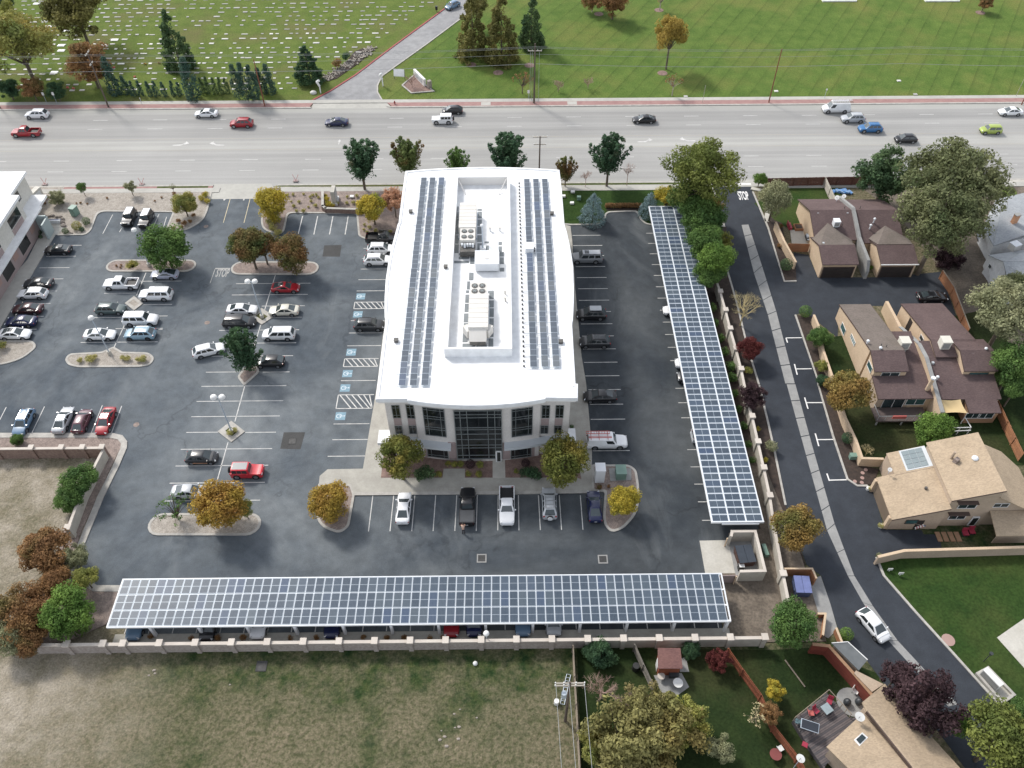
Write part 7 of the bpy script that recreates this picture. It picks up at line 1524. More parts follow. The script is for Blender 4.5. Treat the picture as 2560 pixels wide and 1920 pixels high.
# weathered wood fence between field and yards, and other fences
def plank_fence(lab, pts, h, m_, name='wooden_fence', step=.32, th=.04, posts=True, top=None):
    """boards wide enough to be told apart, posts every few metres"""
    t = thing(name, lab, 'fence', (pts[0][0], pts[0][1], 0)); cnt = 0; bd = MB()
    for a, b in zip(pts[:-1], pts[1:]):
        a, b = Vector(a).to_2d(), Vector(b).to_2d(); d = b-a; l = d.length; an = math.atan2(d.y, d.x); n = max(1, int(l/2.4))
        for i in range(n):
            s0, s1 = a+d*(i/n), a+d*((i+1)/n); c = (s0+s1)/2; pn = MB(); q = l/n; m = max(3, int(q/step))
            for j in range(m):
                p = s0+(s1-s0)*((j+.5)/m); hh = h+random.uniform(-.03,.03); pn.obox(p.x, p.y, hh/2, q/m-.02, th, hh, an)
            for z in (.4, h-.35): pn.obox(c.x+math.sin(an)*.05, c.y-math.cos(an)*.05, z, q, .05, .1, an)
            part('fence_panel', pn, m_, t)
            part('post', MB().obox(s0.x+math.sin(an)*.07, s0.y-math.cos(an)*.07, (h+.05)/2, .12, .12, h+.05, an), m_, t)
        if top: part('cap_rail', MB().obox((a.x+b.x)/2, (a.y+b.y)/2, h+.03, l, .16, .05, an), top, t)
    return t
def ground_under(k, x, y, z): p = Q(k, x, y, z); return xy(p)
plank_fence('weathered pale wooden fence between the dry field and the yards', [xy(Q(14,532,600,1.8)), xy(Q(14,545,860,1.8)), xy(Q(14,560,1100,1.8)), xy(Q(14,590,1659,1.8)), xy(Q(14,610,2100,1.8))], 1.8, 'weathered_wood')
plank_fence('grey wooden fence running down from the stone wall past the shed', [xy(Q(14,1065,590,1.8)), xy(Q(14,1140,760,1.8)), xy(Q(14,1235,960,1.8)), xy(Q(14,1370,1290,1.8))], 1.8, 'grey_wood')
plank_fence('bright red orange fence slanting through the back yards', [xy(Q(14,1875,620,1.8)), xy(Q(14,2000,800,1.8)), xy(Q(14,2160,1020,1.8)), xy(Q(15,60,1290,1.8)), xy(Q(15,270,1560,1.8)), xy(Q(15,400,1800,1.8))], 1.7, 'orange_red' if 'orange_red' in MATS else 'red_fence')
plank_fence('dark brown panel fence between the road and the north yard', [xy(Q(3,-10,1540,1.9)), xy(Q(3,480,1530,1.9)), xy(Q(3,1000,1525,1.9))], 1.9, 'brown_fence', step=.2)
plank_fence('pale fence dividing the two north yards', [xy(Q(3,500,1530,1.9)), xy(Q(7,590,60,1.9))], 1.9, 'pale_block', step=.6)
plank_fence('orange brown fence by the black sedan and the dark drive', [xy(Q(7,1515,680,1.8)), xy(Q(7,1610,820,1.8)), xy(Q(7,1700,1060,1.8)), xy(Q(7,1745,1180,1.8))], 1.8, 'orange_fence', top='weathered_wood')
plank_fence('dark brown fence with pale edge at the far right of the duplex garden', [xy(Q(7,1800,1300,1.8)), xy(Q(11,1955,60,1.8)), xy(Q(11,2212,600,1.8))], 1.8, 'orange_fence')
plank_fence('low orange gate and fence beside the first garage', [xy(Q(7,180,445,1.7)), xy(Q(7,365,450,1.7))], 1.7, 'orange_fence')
mat('pale_block', (.47,.44,.38), (.39,.36,.31), 1.2, .9, fine=8) if 'pale_block' not in MATS else None
wall_path('tan garden wall beside the bark bed and first garage', [xy(Q(7,70,260,1.7)), xy(Q(7,140,420,1.7)), xy(Q(7,240,600,1.7))], 1.7, 'peach_stucco', 'peach_stucco')
wall_path('tan garden wall below the second duplex', [xy(Q(7,400,1065,1.7)), xy(Q(7,440,1160,1.7)), xy(Q(7,480,1370,1.7)), xy(Q(7,560,1600,1.7)), xy(Q(11,670,290,1.7)), xy(Q(11,760,480,1.7)), xy(Q(11,815,640,1.7)), xy(Q(11,990,645,1.7))], 1.7, 'peach_stucco', 'peach_stucco')
wall_path('long tan boundary wall above the corner lawn', [xy(Q(11,955,1500,1.5)), xy(Q(11,1180,1438,1.8)), xy(Q(11,2300,1405,1.8))], 1.8, 'tan_stucco', 'peach_stucco')
wall_path('low red brown garden wall before the long tan house', [xy(Q(15,400,585,2.3)), xy(Q(15,530,600,2.3)), xy(Q(15,740,835,2.3)), xy(Q(15,890,1010,2.3))], 2.2, 'red_fence', 'rust_stucco')
a_ = [Q(15,550,580,2.6), Q(15,690,570,2.6), Q(15,860,725,2.6), Q(15,785,815,2.6)]; t = thing('lean_to_shed', 'grey flat roofed lean-to with white edge beside the red wall', 'shed', (a_[0].x, a_[0].y, 0)); part('roof', MB().slab(a_, .12), 'slate_roof' if 'slate_roof' in MATS else 'roof_pad', t); part('wall', MB().prism(offset([xy(p) for p in a_], .15), 0, 2.45), 'tan_stucco', t); part('roof_edge', MB().tube(a_[1]+Vector((0,0,.03)), a_[2]+Vector((0,0,.03)), .06, n=6).tube(a_[0]+Vector((0,0,.03)), a_[1]+Vector((0,0,.03)), .06, n=6), 'white_frame', t)
a_ = [Q(15,760,815,2.4), Q(15,1000,935,2.4), Q(15,900,1000,2.4), Q(15,745,840,2.4)]; o = link('side_terrace', MB().slab(a_, .15).prism(offset([xy(p) for p in a_], .1), 0, 2.2).mesh('side_terrace','tan_stucco')); tag(o, 'narrow tan terrace wall between lean-to and long tan house', 'wall')
# trash enclosure
def enclosure(lab, pts, h, th, m_, cap):
    t = thing('bin_enclosure', lab, 'enclosure', (pts[0][0], pts[0][1], 0))
    for a, b in zip(pts[:-1], pts[1:]):
        a, b = Vector(a), Vector(b); d = b-a; an = math.atan2(d.y, d.x); c = (a+b)/2; part('wall', MB().obox(c.x, c.y, (h-.06)/2, d.length+th*.99, th, h-.06, an), m_, t); part('coping', MB().obox(c.x, c.y, h-.03+.004*abs(math.cos(an)), d.length+th+.06, th+.06, .06, an), cap, t)
    return t
en = enclosure('pale stucco bin enclosure open to the concrete apron', [(27.25,54.0),(27.45,54.55),(30.3,54.55),(30.35,49.1),(27.5,49.05)], 2.3, .28, 'pale_block', 'wall_cap')
for x, y, an in ((26.8,53.8,1.1),(26.9,48.6,.6)): part('gate_post', MB().tube((x,y,0),(x+.0,y,1.9),.09,n=8), 'peach_stucco', en)
part('gate', MB().obox(26.1,48.75,1.0,2.0,.08,1.7,.02), 'mauve_stucco', en)
struct('enclosure_floor', MB().box(27.4,30.2,49.2,54.4,0,.12), 'grey_concrete')
def dumpster(x, y, lab, mb_, ml, w_=1.9, l=1.6, open_=False, rz=0):
    t = thing('dumpster', lab, 'dumpster', (x, y, .12), rz); b = MB(); b.add([(-w_/2+.12,-l/2+.1,0),(w_/2-.12,-l/2+.1,0),(w_/2-.12,l/2-.1,0),(-w_/2+.12,l/2-.1,0),(-w_/2,-l/2,1.25),(w_/2,-l/2,1.25),(w_/2,l/2,1.4),(-w_/2,l/2,1.4)], [(0,3,2,1),(0,1,5,4),(1,2,6,5),(2,3,7,6),(3,0,4,7)]); link('bin_body', b.mesh('bin_body', mb_), t)
    for s in (-1, 1): link('lid', MB().slab([(min(0,s*w_/2)+.02,-l/2-.04,1.29),(max(0,s*w_/2)-.02,-l/2-.04,1.29),(max(0,s*w_/2)-.02,l/2,1.45),(min(0,s*w_/2)+.02,l/2,1.45)], .05).mesh('lid', ml), t); link('lifting_pocket', MB().box(s*w_/2-.06,s*w_/2+.08,-l*.3,l*.3,.7,.9).mesh('lifting_pocket', mb_), t)
dumpster(28.75,51.9,'dark brown dumpster with blue black lids inside the pale enclosure','trash_brown','trash_lid',2.1,2.3,rz=.1)
p = Q(10,1980,1580,.6); t = thing('wheelie_bin', 'black and white small bin beside the brown dumpster', 'bin', (p.x,p.y,.12)); part('bin_body', MB().box(p.x-.35,p.x+.3,p.y-.3,p.y+.3,.12,.95), 'black_plastic', t); part('lid', MB().box(p.x-.3,p.x+.32,p.y-.28,p.y+.28,.95,1.02), 'plastic_white', t)
e2 = enclosure('orange tan bin enclosure beside the private lane', [xy(Q(11,150,1590,1.9)), xy(Q(11,385,1590,1.9)), xy(Q(15,420,10,1.9))], 1.8, .15, 'orange_fence', 'peach_stucco')
p = Q(15,290,90,.9); dumpster(p.x,p.y,'navy dumpster with violet blue lid in the orange enclosure','slate_blue','navy_lid',1.9,2.1,rz=-.05)
struct('bin_pad', MB().prism(mp([(15,190,200),(15,400,20),(15,455,0),(15,540,250),(15,600,460),(15,520,540),(15,400,480),(15,300,300)]), 0, .06), 'grey_concrete')
for pts in ([(15,440,320),(15,500,320),(15,478,500)],[(15,595,450),(15,640,560)]): wall_path('short orange tan wall stub below the lane enclosure' if len(pts) == 3 else 'short orange tan wall beside the bright clipped shrub', [xy(Q(k,x,y,1.2)) for k,x,y in pts], 1.1, 'orange_fence', 'peach_stucco', th=.15)
# utility cabinets and boxes
def cabinet(k, x, y, sx, sy, h, m_, lab, name='utility_cabinet', rz=0, zb=.15, roof=None):
    p = Q(k, x, y, zb); t = thing(name, lab, 'utility cabinet', (p.x, p.y, zb), rz); o = link('housing', MB().box(-sx/2,sx/2,-sy/2,sy/2,0,h).mesh('housing', m_), t)
    link('lid', MB().box(-sx/2-.04,sx/2+.04,-sy/2-.04,sy/2+.04,h,h+.07).mesh('lid', roof or m_), t); link('cabinet_door', MB().box(-sx/2+.06,sx/2-.06,-sy/2-.03,-sy/2,.1,h-.12).mesh('cabinet_door', m_), t); return t
cabinet(10,752,820,1.25,1.3,2.6,'white_metal','tall white electrical cabinet on the utility island'); cabinet(10,935,790,1.3,1.5,1.3,'utility_green','green transformer box on its concrete pad')
cabinet(4,655,195,1.0,1.2,1.6,'utility_green','grey green utility cabinet in the left gravel bed',rz=-.3); cabinet(11,728,640,.9,.6,.7,'utility_green','low green utility box in the bark bed of the lane',zb=.1)
p = Q(10,2185,1440,.4); o = link('fallen_board', MB().obox(0,0,.35,.5,1.6,.6,.1).mesh('fallen_board','utility_green')); o.location = (p.x,p.y,.1); tag(o, 'pale green narrow box behind the bin enclosure', 'box')
for k, x, y, lb in ((5,830,45,'white flat utility lid in the pinkish bed near the retaining wall'),(6,445,40,'white round topped lid at the office lawn, nearest the roof'),(6,525,3,'white round lid farthest back on the office lawn'),(6,518,100,'white round lid nearest the blue spruce lawn edge'),(6,578,65,'pale green white utility box on the office lawn')):
    p = Q(k, x, y, .2); o = link('valve_box', MB().box(-.35,.35,-.28,.28,0,.3 if 'box' not in lb else .7).mesh('valve_box','plastic_white' if 'box' not in lb else 'utility_green'), None, p); tag(o, lb, 'utility lid')
# retaining wall ring with the monument sign by the top parking row
rw = mp([(5,575,0),(5,575,120),(5,600,140),(5,900,150)], 1.0); t = thing('retaining_wall', 'curved brown retaining wall round the monument sign bed', 'wall', (rw[0][0], rw[0][1], .1))
for a, b in zip(rw[:-1], rw[1:]): a, b = Vector(a), Vector(b); d = b-a; c = (a+b)/2; part('wall_course', MB().obox(c.x,c.y,.55,d.length+.3,.35,.9,math.atan2(d.y,d.x)), 'brown_block', t); part('coping', MB().obox(c.x,c.y,1.03,d.length+.4,.45,.1,math.atan2(d.y,d.x)), 'kerb_concrete', t)
p = Q(5,680,95,.3); t = thing('monument_sign', 'tall pale monument sign slab in the bed by the top parking row', 'sign', (p.x,p.y,.1)); part('sign_slab', MB().box(p.x-.35,p.x+.35,p.y-.5,p.y+1.6,.1,3.0), 'pale_concrete', t); part('sign_face', MB().box(p.x+.35,p.x+.40,p.y-.3,p.y+1.4,.9,2.7), 'canopy_metal', t); part('plinth', MB().box(p.x-.5,p.x+.6,p.y-.7,p.y+1.8,.1,.6), 'white_siding', t)
p = Q(4,330,95,.2); t = thing('monument_sign', 'pink and cream monument sign with white face beside the left building', 'sign', (p.x,p.y,.1), R_(-15)); link('sign_slab', MB().box(-.5,.5,-1.6,1.6,0,2.6).mesh('sign_slab','left_cream'), t); link('plinth', MB().box(-.7,.8,-2.0,2.0,0,.6).mesh('plinth','rust_panel'), t); link('sign_face', MB().box(.5,.56,-1.1,1.1,1.0,2.2).mesh('sign_face','white_siding'), t)
p = Q(4,460,250,.4); t = thing('bench', 'white stone bench with dark seat on the left terrace', 'bench', (p.x,p.y,.15)); part('seat', MB().box(p.x-1.3,p.x+1.3,p.y-.1,p.y+.35,.5,.6), 'slate_blue', t); part('plinth', MB().box(p.x-1.4,p.x+1.4,p.y-.45,p.y-.1,.15,.75), 'white_siding', t); [part('leg', MB().box(p.x+s*1.2-.1,p.x+s*1.2+.1,p.y-.1,p.y+.3,.15,.5), 'white_siding', t) for s in (-1, 1)]
for i, (x, y, s) in enumerate([(300,215,.5),(330,212,.55),(362,210,.5),(390,212,.6),(425,208,.5),(455,205,.6),(490,215,.5),(525,212,.45),(540,235,.6),(535,262,.7),(548,290,.7),(310,232,.45),(345,235,.5),(590,335,.3),(605,350,.3),(622,355,.3)]):
    p = Q(4, x, y, .2); b = MB(); b.ball((0,0,.15*s), s*.75, s*.6, s*.5, n=7, k=5, jit=.16); o = link('boulder', b.mesh('boulder','stone',30), None, (p.x,p.y,.12)); tag(o, 'pale boulder in the row behind the stone bench' if i < 13 else 'small pale stone beside the dark mound at the left walk', 'boulder', 'boulders by the left terrace' if i < 13 else 'small stones by the left walk')
# ---- lamp posts ----
def lamp(k, bx_, by, h, lab, heads=2, m_='pale_metal', hx=.55, base=True):
    p = Q(k, bx_, by, .1); t = thing('lamp_post', lab, 'lamp post', (p.x, p.y, .1)); part('pole', MB().tube((p.x,p.y,.1),(p.x,p.y,h),.11,.07,n=10), m_, t); part('base', MB().tube((p.x,p.y,.1),(p.x,p.y,.75),.3,n=14), 'pale_concrete', t)
    hs_ = [(-hx,),(hx,)] if heads == 2 else [(0,)]
    if heads == 2: part('cross_arm', MB().tube((p.x-hx,p.y,h),(p.x+hx,p.y,h),.05,n=6), m_, t)
    for (dx,) in hs_: hd = part('lamp_head', MB().tube((p.x+dx,p.y,h-.05),(p.x+dx,p.y,h+.22),.46,.38,n=18).ball((p.x+dx,p.y,h+.2),.36,.36,.18,n=14,k=5), 'plastic_white', t)
lamp(4,950,1400,7.6,'slim lamp post with one white disc head on the lamp island',1); lamp(5,55,1085,7.6,'lamp post with two white globe discs on the grassy diamond island'); lamp(8,2005,420,7.6,'lamp post with two white discs on the lower diamond island')
lamp(4,1290,640,7.6,'lamp post with white disc rising behind the round green tree',1)
p = Q(13,1990,500,3.0); t = thing('lamp_post', 'lamp post with white ball head by the stone wall below the south carport', 'lamp post', (p.x,p.y,0)); part('pole', MB().tube((p.x,p.y,0),(p.x,p.y,3.0),.06,n=8), 'pale_metal', t); part('lamp_head', MB().ball((p.x,p.y,3.1),.35,.35,.3,n=12,k=6), 'plastic_white', t)
# ---- utility poles and wires ----
TOPS = {}
def upole(key, base, h, lab, m_='pole_wood', arms=((.6,2.4),), dirx=1, r=.17, extra=None, lampm=None):
    p = Vector(base); t = thing('utility_pole', lab, 'utility pole', (p.x,p.y,0)); part('pole', MB().tube((p.x,p.y,0),(p.x,p.y,h),r,r*.65,n=10), m_, t)
    for dz, wd in arms:
        if dirx: arm = MB().box(p.x-wd/2,p.x+wd/2,p.y-.06,p.y+.06,h-dz-.07,h-dz+.07)
        else: arm = MB().box(p.x-.06,p.x+.06,p.y-wd/2,p.y+wd/2,h-dz-.07,h-dz+.07)
        cr = part('cross_arm', arm, 'pole_pale', t)
        for q in (-.48, -.2, .2, .48): x, y = (p.x+q*wd, p.y) if dirx else (p.x, p.y+q*wd); part('insulator', MB().tube((x,y,h-dz+.07),(x,y,h-dz+.25),.06,n=6), 'plastic_white', cr)
    if lampm: part('luminaire', MB().obox(p.x+lampm,p.y-.7,h+.1,.35,1.5,.16,0), 'white_metal', t)
    TOPS[key] = (p, h); return t
b1 = Q(0,940,930); upole('a', b1, 11.9, 'leaning looking brown utility pole with two crossarms at the left roadside', arms=((.1,2.2),(2.3,1.6)), dirx=0)
b2 = Q(1,78,922); upole('b', b2, 10.4, 'rust coloured steel pole with white lamp head near the cemetery drive', m_='rust_steel', arms=(), r=.13, lampm=0)
b3 = Q(2,190,895); t3 = upole('c', b3, 13.0, 'tall wooden pole with wide crossarm and insulators beyond the office roof', arms=((1.5,2.8),), r=.2); 
for dx in (-.9,-.5,.9): part('cable_drop', MB().tube((b3.x+dx,b3.y,0.2),(b3.x+dx,b3.y,11.3),.03,n=5), 'wire', t3)
b4 = Q(3,5,890); upole('d', b4, 11.8, 'rust coloured steel pole with white lamp at the edge of the mown lawn', m_='rust_steel', arms=(), r=.13, lampm=0)
b5 = Q(3,2190,905); upole('e', b5, 11.0, 'rust coloured steel pole at the right end of the road', m_='rust_steel', arms=(), r=.13)
b6 = Q(0,5,938); upole('f', b6, 11.0, 'dark pole at the very left edge of the road', m_='pole_wood', arms=(), r=.14)
p = Q(2,245,1225,11); upole('g', (p.x, 129.8, 0), 11.2, 'wooden pole with two crossarms on the near side behind the roof edge', arms=((.15,2.6),(1.6,2.2)), m_='pole_wood')
p = Q(14,500,930,10); upole('h', (p.x, p.y, 0), 10.4, 'power pole with double crossarms at the corner of field and yards', arms=((.3,3.0),(.9,3.0)), m_='pole_wood'); ph = Vector((p.x,p.y,0))
o = link('transformer_can', MB().tube((-.55,-.5,7.9),(-.55,-.5,8.9),.26,n=12).mesh('transformer_can','pale_metal'), bpy.data.objects['utility_pole.007'] if 'utility_pole.007' in bpy.data.objects else None)
def wire_run(lab, pts, sag=.7, r=.022):
    mb = MB()
    for a, b in zip(pts[:-1], pts[1:]):
        a, b = Vector(a), Vector(b); n = 10; pr = a
        for i in range(1, n+1): q = i/n; c = a.lerp(b, q)-Vector((0,0,sag*4*q*(1-q))); mb.tube(pr, c, r, n=4, caps=False); pr = c
    o = link('power_line', mb.mesh('power_line','wire')); tag(o, lab, 'power line')
ends = lambda dy, z: [(-190, b1.y+dy, z), (b1.x, b1.y+dy, z), (b3.x, b3.y+dy, z+.8), (b3.x+75, b3.y+dy, z+.3), (b3.x+150, b3.y+dy, z)]
wire_run('highest overhead wire along the far side of the road', ends(-.9, 12.0)); wire_run('second overhead wire along the far side of the road', ends(.2, 11.2)); wire_run('third overhead wire along the far side of the road', ends(.9, 9.6)); wire_run('lowest overhead cable along the far side of the road', ends(0, 8.0), r=.035)
for i, dx in enumerate((-1.4, -.1, 1.4)): wire_run(['left','middle','right'][i]+' wire running from the field corner pole off the bottom edge', [(ph.x+dx, ph.y, 10.3), (ph.x+dx+1.0, ph.y-42, 10.0)], .3)
# small signs along the road
def road_sign(k, x, y, h, lab, w_=.5, hh=.7, m_='plastic_white', rz=0):
    p = Q(k, x, y, 0); t = thing('road_sign', lab, 'sign', (p.x,p.y,0), rz); link('post', MB().tube((0,0,0),(0,0,h),.04,n=6).mesh('post','pale_metal'), t); link('sign_plate', MB().box(-w_/2,w_/2,-.05,-.02,h-hh,h).mesh('sign_plate', m_), t)
road_sign(0,408,895,2.6,'small white road sign, left one of two near the left end'); road_sign(0,498,905,2.9,'small white road sign, right one of two near the left end'); road_sign(2,142,850,1.9,'small white sign left of the crossarm pole'); road_sign(3,485,850,2.2,'small round white sign above the work van',.35,.35); road_sign(0,1228,905,1.6,'thin low post sign on the far pavement',.12,.3)
for k, x, y, h, lb in ((2,1645,890,4.0,'thin leaning pole on the far pavement by the lawn'),(3,2140,835,4.5,'thin pale yellow pole at the lawn edge far right')):
    p = Q(k,x,y); o = link('marker_pole', MB().tube((0,0,0),(.0,0,h),.05,n=6).mesh('marker_pole','pole_pale'), None, p); tag(o, lb, 'pole')
p = Q(1,1200,905); t = thing('fire_hydrant', 'small red hydrant at the pavement corner of the cemetery drive', 'hydrant', (p.x,p.y,.14)); part('barrel', MB().tube((p.x,p.y,.14),(p.x,p.y,.75),.13,n=10), 'red_kerb_paint', t); part('bonnet', MB().ball((p.x,p.y,.78),.15,.15,.13), 'red_kerb_paint', t); part('outlet', MB().tube((p.x-.25,p.y,.5),(p.x+.25,p.y,.5),.07,n=8), 'red_kerb_paint', t)
# cemetery entrance things
def curved_lamp(k, x, y, lab, s=1):
    p = Q(k, x, y, 0); t = thing('entrance_lamp', lab, 'lamp', (p.x,p.y,0)); part('post', MB().tube((p.x,p.y,0),(p.x,p.y,1.6),.14,n=8), 'plastic_white', t); part('bent_neck', MB().tube((p.x,p.y,1.6),(p.x-.45*s,p.y+.1,2.5),.24,n=8).tube((p.x-.45*s,p.y+.1,2.5),(p.x+.1*s,p.y,2.9),.28,n=8), 'plastic_white', t)
curved_lamp(1,560,805,'white bent marker post left of the cemetery drive mouth'); curved_lamp(1,1098,745,'white bent marker post right of the cemetery drive mouth',1)
p = Q(1,495,798,.3); b = MB(); b.ball((0,0,.2),.75,.55,.5,n=10,k=6,jit=.05); o = link('boulder', b.mesh('boulder','grave_stone',True), None, (p.x,p.y,0)); tag(o, 'round pale boulder left of the cemetery drive mouth', 'boulder')
sp_ = [Q(1,1188,592,2.2), Q(1,1280,600,2.2), Q(1,1282,662,1.0), Q(1,1190,655,1.0)]; t = thing('cemetery_board', 'blank white board sign on the lawn at the drive bend', 'sign', (sp_[0].x, sp_[0].y, 0)); part('board', MB().slab(sp_, .1), 'grave_white', t)
for a in (sp_[0], sp_[1]): part('leg', MB().tube((a.x,a.y-.3,0),(a.x,a.y-.05,a.z-.1),.06,n=6), 'dark_metal', t)
tri = mp([(1,1257,742),(1,1365,650),(1,1545,795),(1,1340,812)]); o = struct('flower_bed', MB().prism(tri, 0, .1), 'red_gravel'); 
in_ = offset(tri, .3); mb = MB(); ring(mb, tri, in_, .0, .22); link('bed_edging', mb.mesh('bed_edging','kerb_concrete'), o)
a, b = Q(1,1372,655,.1), Q(1,1462,745,.1); d = (b-a); c = (a+b)/2; t = thing('memorial_wall_sign', 'white slanting cemetery sign wall at the red flower bed', 'sign', (c.x,c.y,.1)); an = math.atan2(d.y,d.x); part('sign_wall', MB().obox(c.x,c.y,.9,d.length,.5,1.6,an), 'grave_white', t); part('sign_face', MB().obox(c.x+math.sin(an)*.27,c.y-math.cos(an)*.27,.9,d.length*.6,.04,.9,an), 'canopy_metal', t)
o = link('stone_pillar', MB().obox(0,0,.8,.8,.8,1.6,an).mesh('stone_pillar','stone'), None, b+Vector((1.0,-.6,0))); tag(o, 'short rough stone pillar at the end of the white sign wall', 'pillar')
bank = mp([(1,590,690),(1,660,640),(1,760,560),(1,850,450),(1,920,420),(1,1010,425),(1,990,455),(1,900,540),(1,800,610),(1,700,680),(1,620,705)]); struct('bark_bank', MB().prism(bank, 0, .1), 'mulch'); mb = MB()
for i in range(260):
    q = random.random(); a = Vector(bank[0]).lerp(Vector(bank[5]), q)+Vector((random.uniform(-1,1), random.uniform(-1.6,1.6))); mb.obox(a.x,a.y,.18,random.uniform(.2,.7),random.uniform(.15,.4),.2,random.uniform(0,3))
o = link('loose_stones', mb.mesh('loose_stones','gravel')); tag(o, 'loose pale stones and bark on the long bank beside the drive', 'stones'); o['kind'] = 'stuff'
p = Q(1,1560,85,.5); t = thing('litter_bin', 'dark litter bin on a post beside the cemetery drive', 'bin', (p.x,p.y,0)); part('post', MB().tube((p.x,p.y,0),(p.x,p.y,.6),.05,n=6), 'dark_metal', t); part('bin_body', MB().tube((p.x,p.y,.5),(p.x,p.y,1.4),.3,.32,n=10), 'black_plastic', t)
for i, (k, x) in enumerate(((3,615),(3,1503))): a = Q(k, x, 6, .1); o = link('memorial_slab', MB().box(-4.3,4.3,-.5,1.5,0,.35).mesh('memorial_slab','grave_white'), None, (a.x,a.y,0)); tag(o, ('left' if i == 0 else 'right')+' long white memorial slab at the top edge of the lawn', 'memorial')
for k, x, y in ((1,1860,560),(1,2093,628),(2,150,565),(2,750,122),(2,1270,88),(2,1300,632),(3,1835,110)): a = Q(k,x,y); struct('mulch_ring', MB().tube((a.x,a.y,.0),(a.x,a.y,.06),1.15,1.1,n=16), 'red_gravel')
for k, x, y, lb in ((3,1130,700,'small pale stone plate on the mown lawn, middle'),(3,1272,818,'small pale stone near the lawn edge'),(3,70,790,'pale stone block beside the rusty pole foot'),(2,1500,836,'tiny white box at the lawn edge by the small bare tree')):
    a = Q(k,x,y); o = link('lawn_plate', MB().box(-.4,.4,-.3,.3,0,.15).mesh('lawn_plate','grave_stone'), None, a); tag(o, lb, 'stone')
# ---- grave markers: rows of flat stones ----
rg = random.Random(5); cand = []
y = Q(1,200,800).y+1.6; Yt = 232; cline = [Vector(xy(Q(1,x_,y_))) for x_, y_ in ((490,868),(640,790),(860,650),(1190,400),(1640,70),(1960,-160),(2300,-400))]
def drive_x(yy):
    for a, b in zip(cline[:-1], cline[1:]):
        if a.y <= yy <= b.y: return a.x+(b.x-a.x)*(yy-a.y)/(b.y-a.y)
    return cline[-1].x
while y < Yt:
    x = -150+rg.uniform(0,2)
    lim = min(drive_x(y)-5.5, -22 if y < 182 else 99)
    while x < lim:
        if rg.random() < (.62 if noise.noise(Vector((x*.05,y*.11,0))) > -.12 else .28):
            w_ = rg.choice((.6,.7,.8,1.1,1.3,1.5)); cand.append((x, y+rg.uniform(-.12,.12), w_, rg.choice((.35,.4,.5,.6)))); x += w_
        x += rg.uniform(.5,1.9)
    y += 2.35
def inbank(x, y): q = Q(1,790,560); return abs(x-q.x) < 9 and abs(y-q.y-(x-q.x)*.9) < 3.5
cand = [c for c in cand if abs(c[0]) < (c[1]*.62+8) and not inbank(c[0], c[1])]
cand.sort(key=lambda c: c[1]); mshs = {}
def gmesh(w_, d_): 
    key = (w_, d_)
    if key not in mshs: mshs[key] = MB().box(-w_/2,w_/2,-d_/2,d_/2,0,.09).mesh('grave_marker','grave_stone')
    return mshs[key]
for x, y, w_, d_ in cand[:300]:
    o = link('grave_marker', gmesh(w_, d_), None, (x,y,.012)); tag(o, 'flat pale grave marker set in the cemetery grass', 'grave marker', 'flat grave markers in rows')
mb = MB(); [mb.box(x-w_/2,x+w_/2,y-d_/2,y+d_/2,0,.1) for x, y, w_, d_ in cand[300:]]; o = link('distant_grave_markers', mb.mesh('distant_grave_markers','grave_stone')); tag(o, 'rows of distant flat grave markers farther up the cemetery', 'grave markers'); o['kind'] = 'stuff'
for i, (x, y) in enumerate(((385,188),(420,232),(555,268),(530,395),(530,440),(470,628),(905,398),(992,347),(318,35))): a = Q(0,x,y); o = link('polished_grave_marker', MB().box(-.8,.8,-.5,.5,0,.14).mesh('polished_grave_marker','grave_white'), None, a); tag(o, 'bright glinting white grave marker at the left side of the cemetery', 'grave marker', 'bright white grave markers')
for k, x, y, m_ in ((0,985,590,'coral_cloth'),(0,1255,560,'leaf_gold'),(0,1378,550,'leaf_gold'),(0,590,765,'coral_cloth'),(0,640,770,'coral_cloth'),(0,1165,670,'coral_cloth')): a = Q(k,x,y); b = MB(); [b.ball((random.uniform(-.3,.3),random.uniform(-.2,.2),.25),.15,.15,.15,n=6,k=4) for _ in range(6)]; o = link('grave_flowers', b.mesh('grave_flowers', m_), None, a); tag(o, ('reddish' if m_ != 'leaf_gold' else 'orange')+' bunch of flowers on a grave near the hedge row', 'flowers', ('red' if m_ != 'leaf_gold' else 'orange')+' flowers on graves')
# ---- shed, patio, yards in the lower right ----
a = [Q(14,1260,620,2.5), Q(14,1455,622,2.5), Q(14,1475,800,2.3), Q(14,1262,800,2.3)]; t = thing('garden_shed', 'small orange red shed with maroon roof below the stone wall', 'shed', (a[0].x,a[0].y,0)); part('roof', MB().slab(a, .12), 'maroon_shingle', t); part('wall', MB().prism(offset([xy(p) for p in a], .18), 0, 2.25), 'red_shed', t)
dx_ = xy((a[3]+a[2])/2); part('door', MB().box(a[3].x+.15,a[3].x+.25,a[3].y+.6,a[3].y+1.4,.1,1.9), 'white_frame', t)
struct('patio', MB().prism(mp([(14,1225,860),(14,1465,840),(14,1530,960),(14,1420,1040),(14,1300,1030)]), 0, .06), 'grey_concrete'); struct('patio', MB().prism(mp([(14,1450,720),(14,1500,700),(14,1530,830),(14,1450,830)]), 0, .07), 'grey_concrete')
def round_table(k, x, y, r, lab, m_='plastic_white', z=.72): p = Q(k,x,y,z); t = thing('round_table', lab, 'table', (p.x,p.y,0)); part('tabletop', MB().tube((p.x,p.y,z-.04),(p.x,p.y,z),r,n=24), m_, t); part('pedestal', MB().tube((p.x,p.y,0),(p.x,p.y,z-.04),.07,n=8), 'dark_metal', t); part('foot', MB().tube((p.x,p.y,0),(p.x,p.y,.05),r*.55,n=14), 'dark_metal', t)
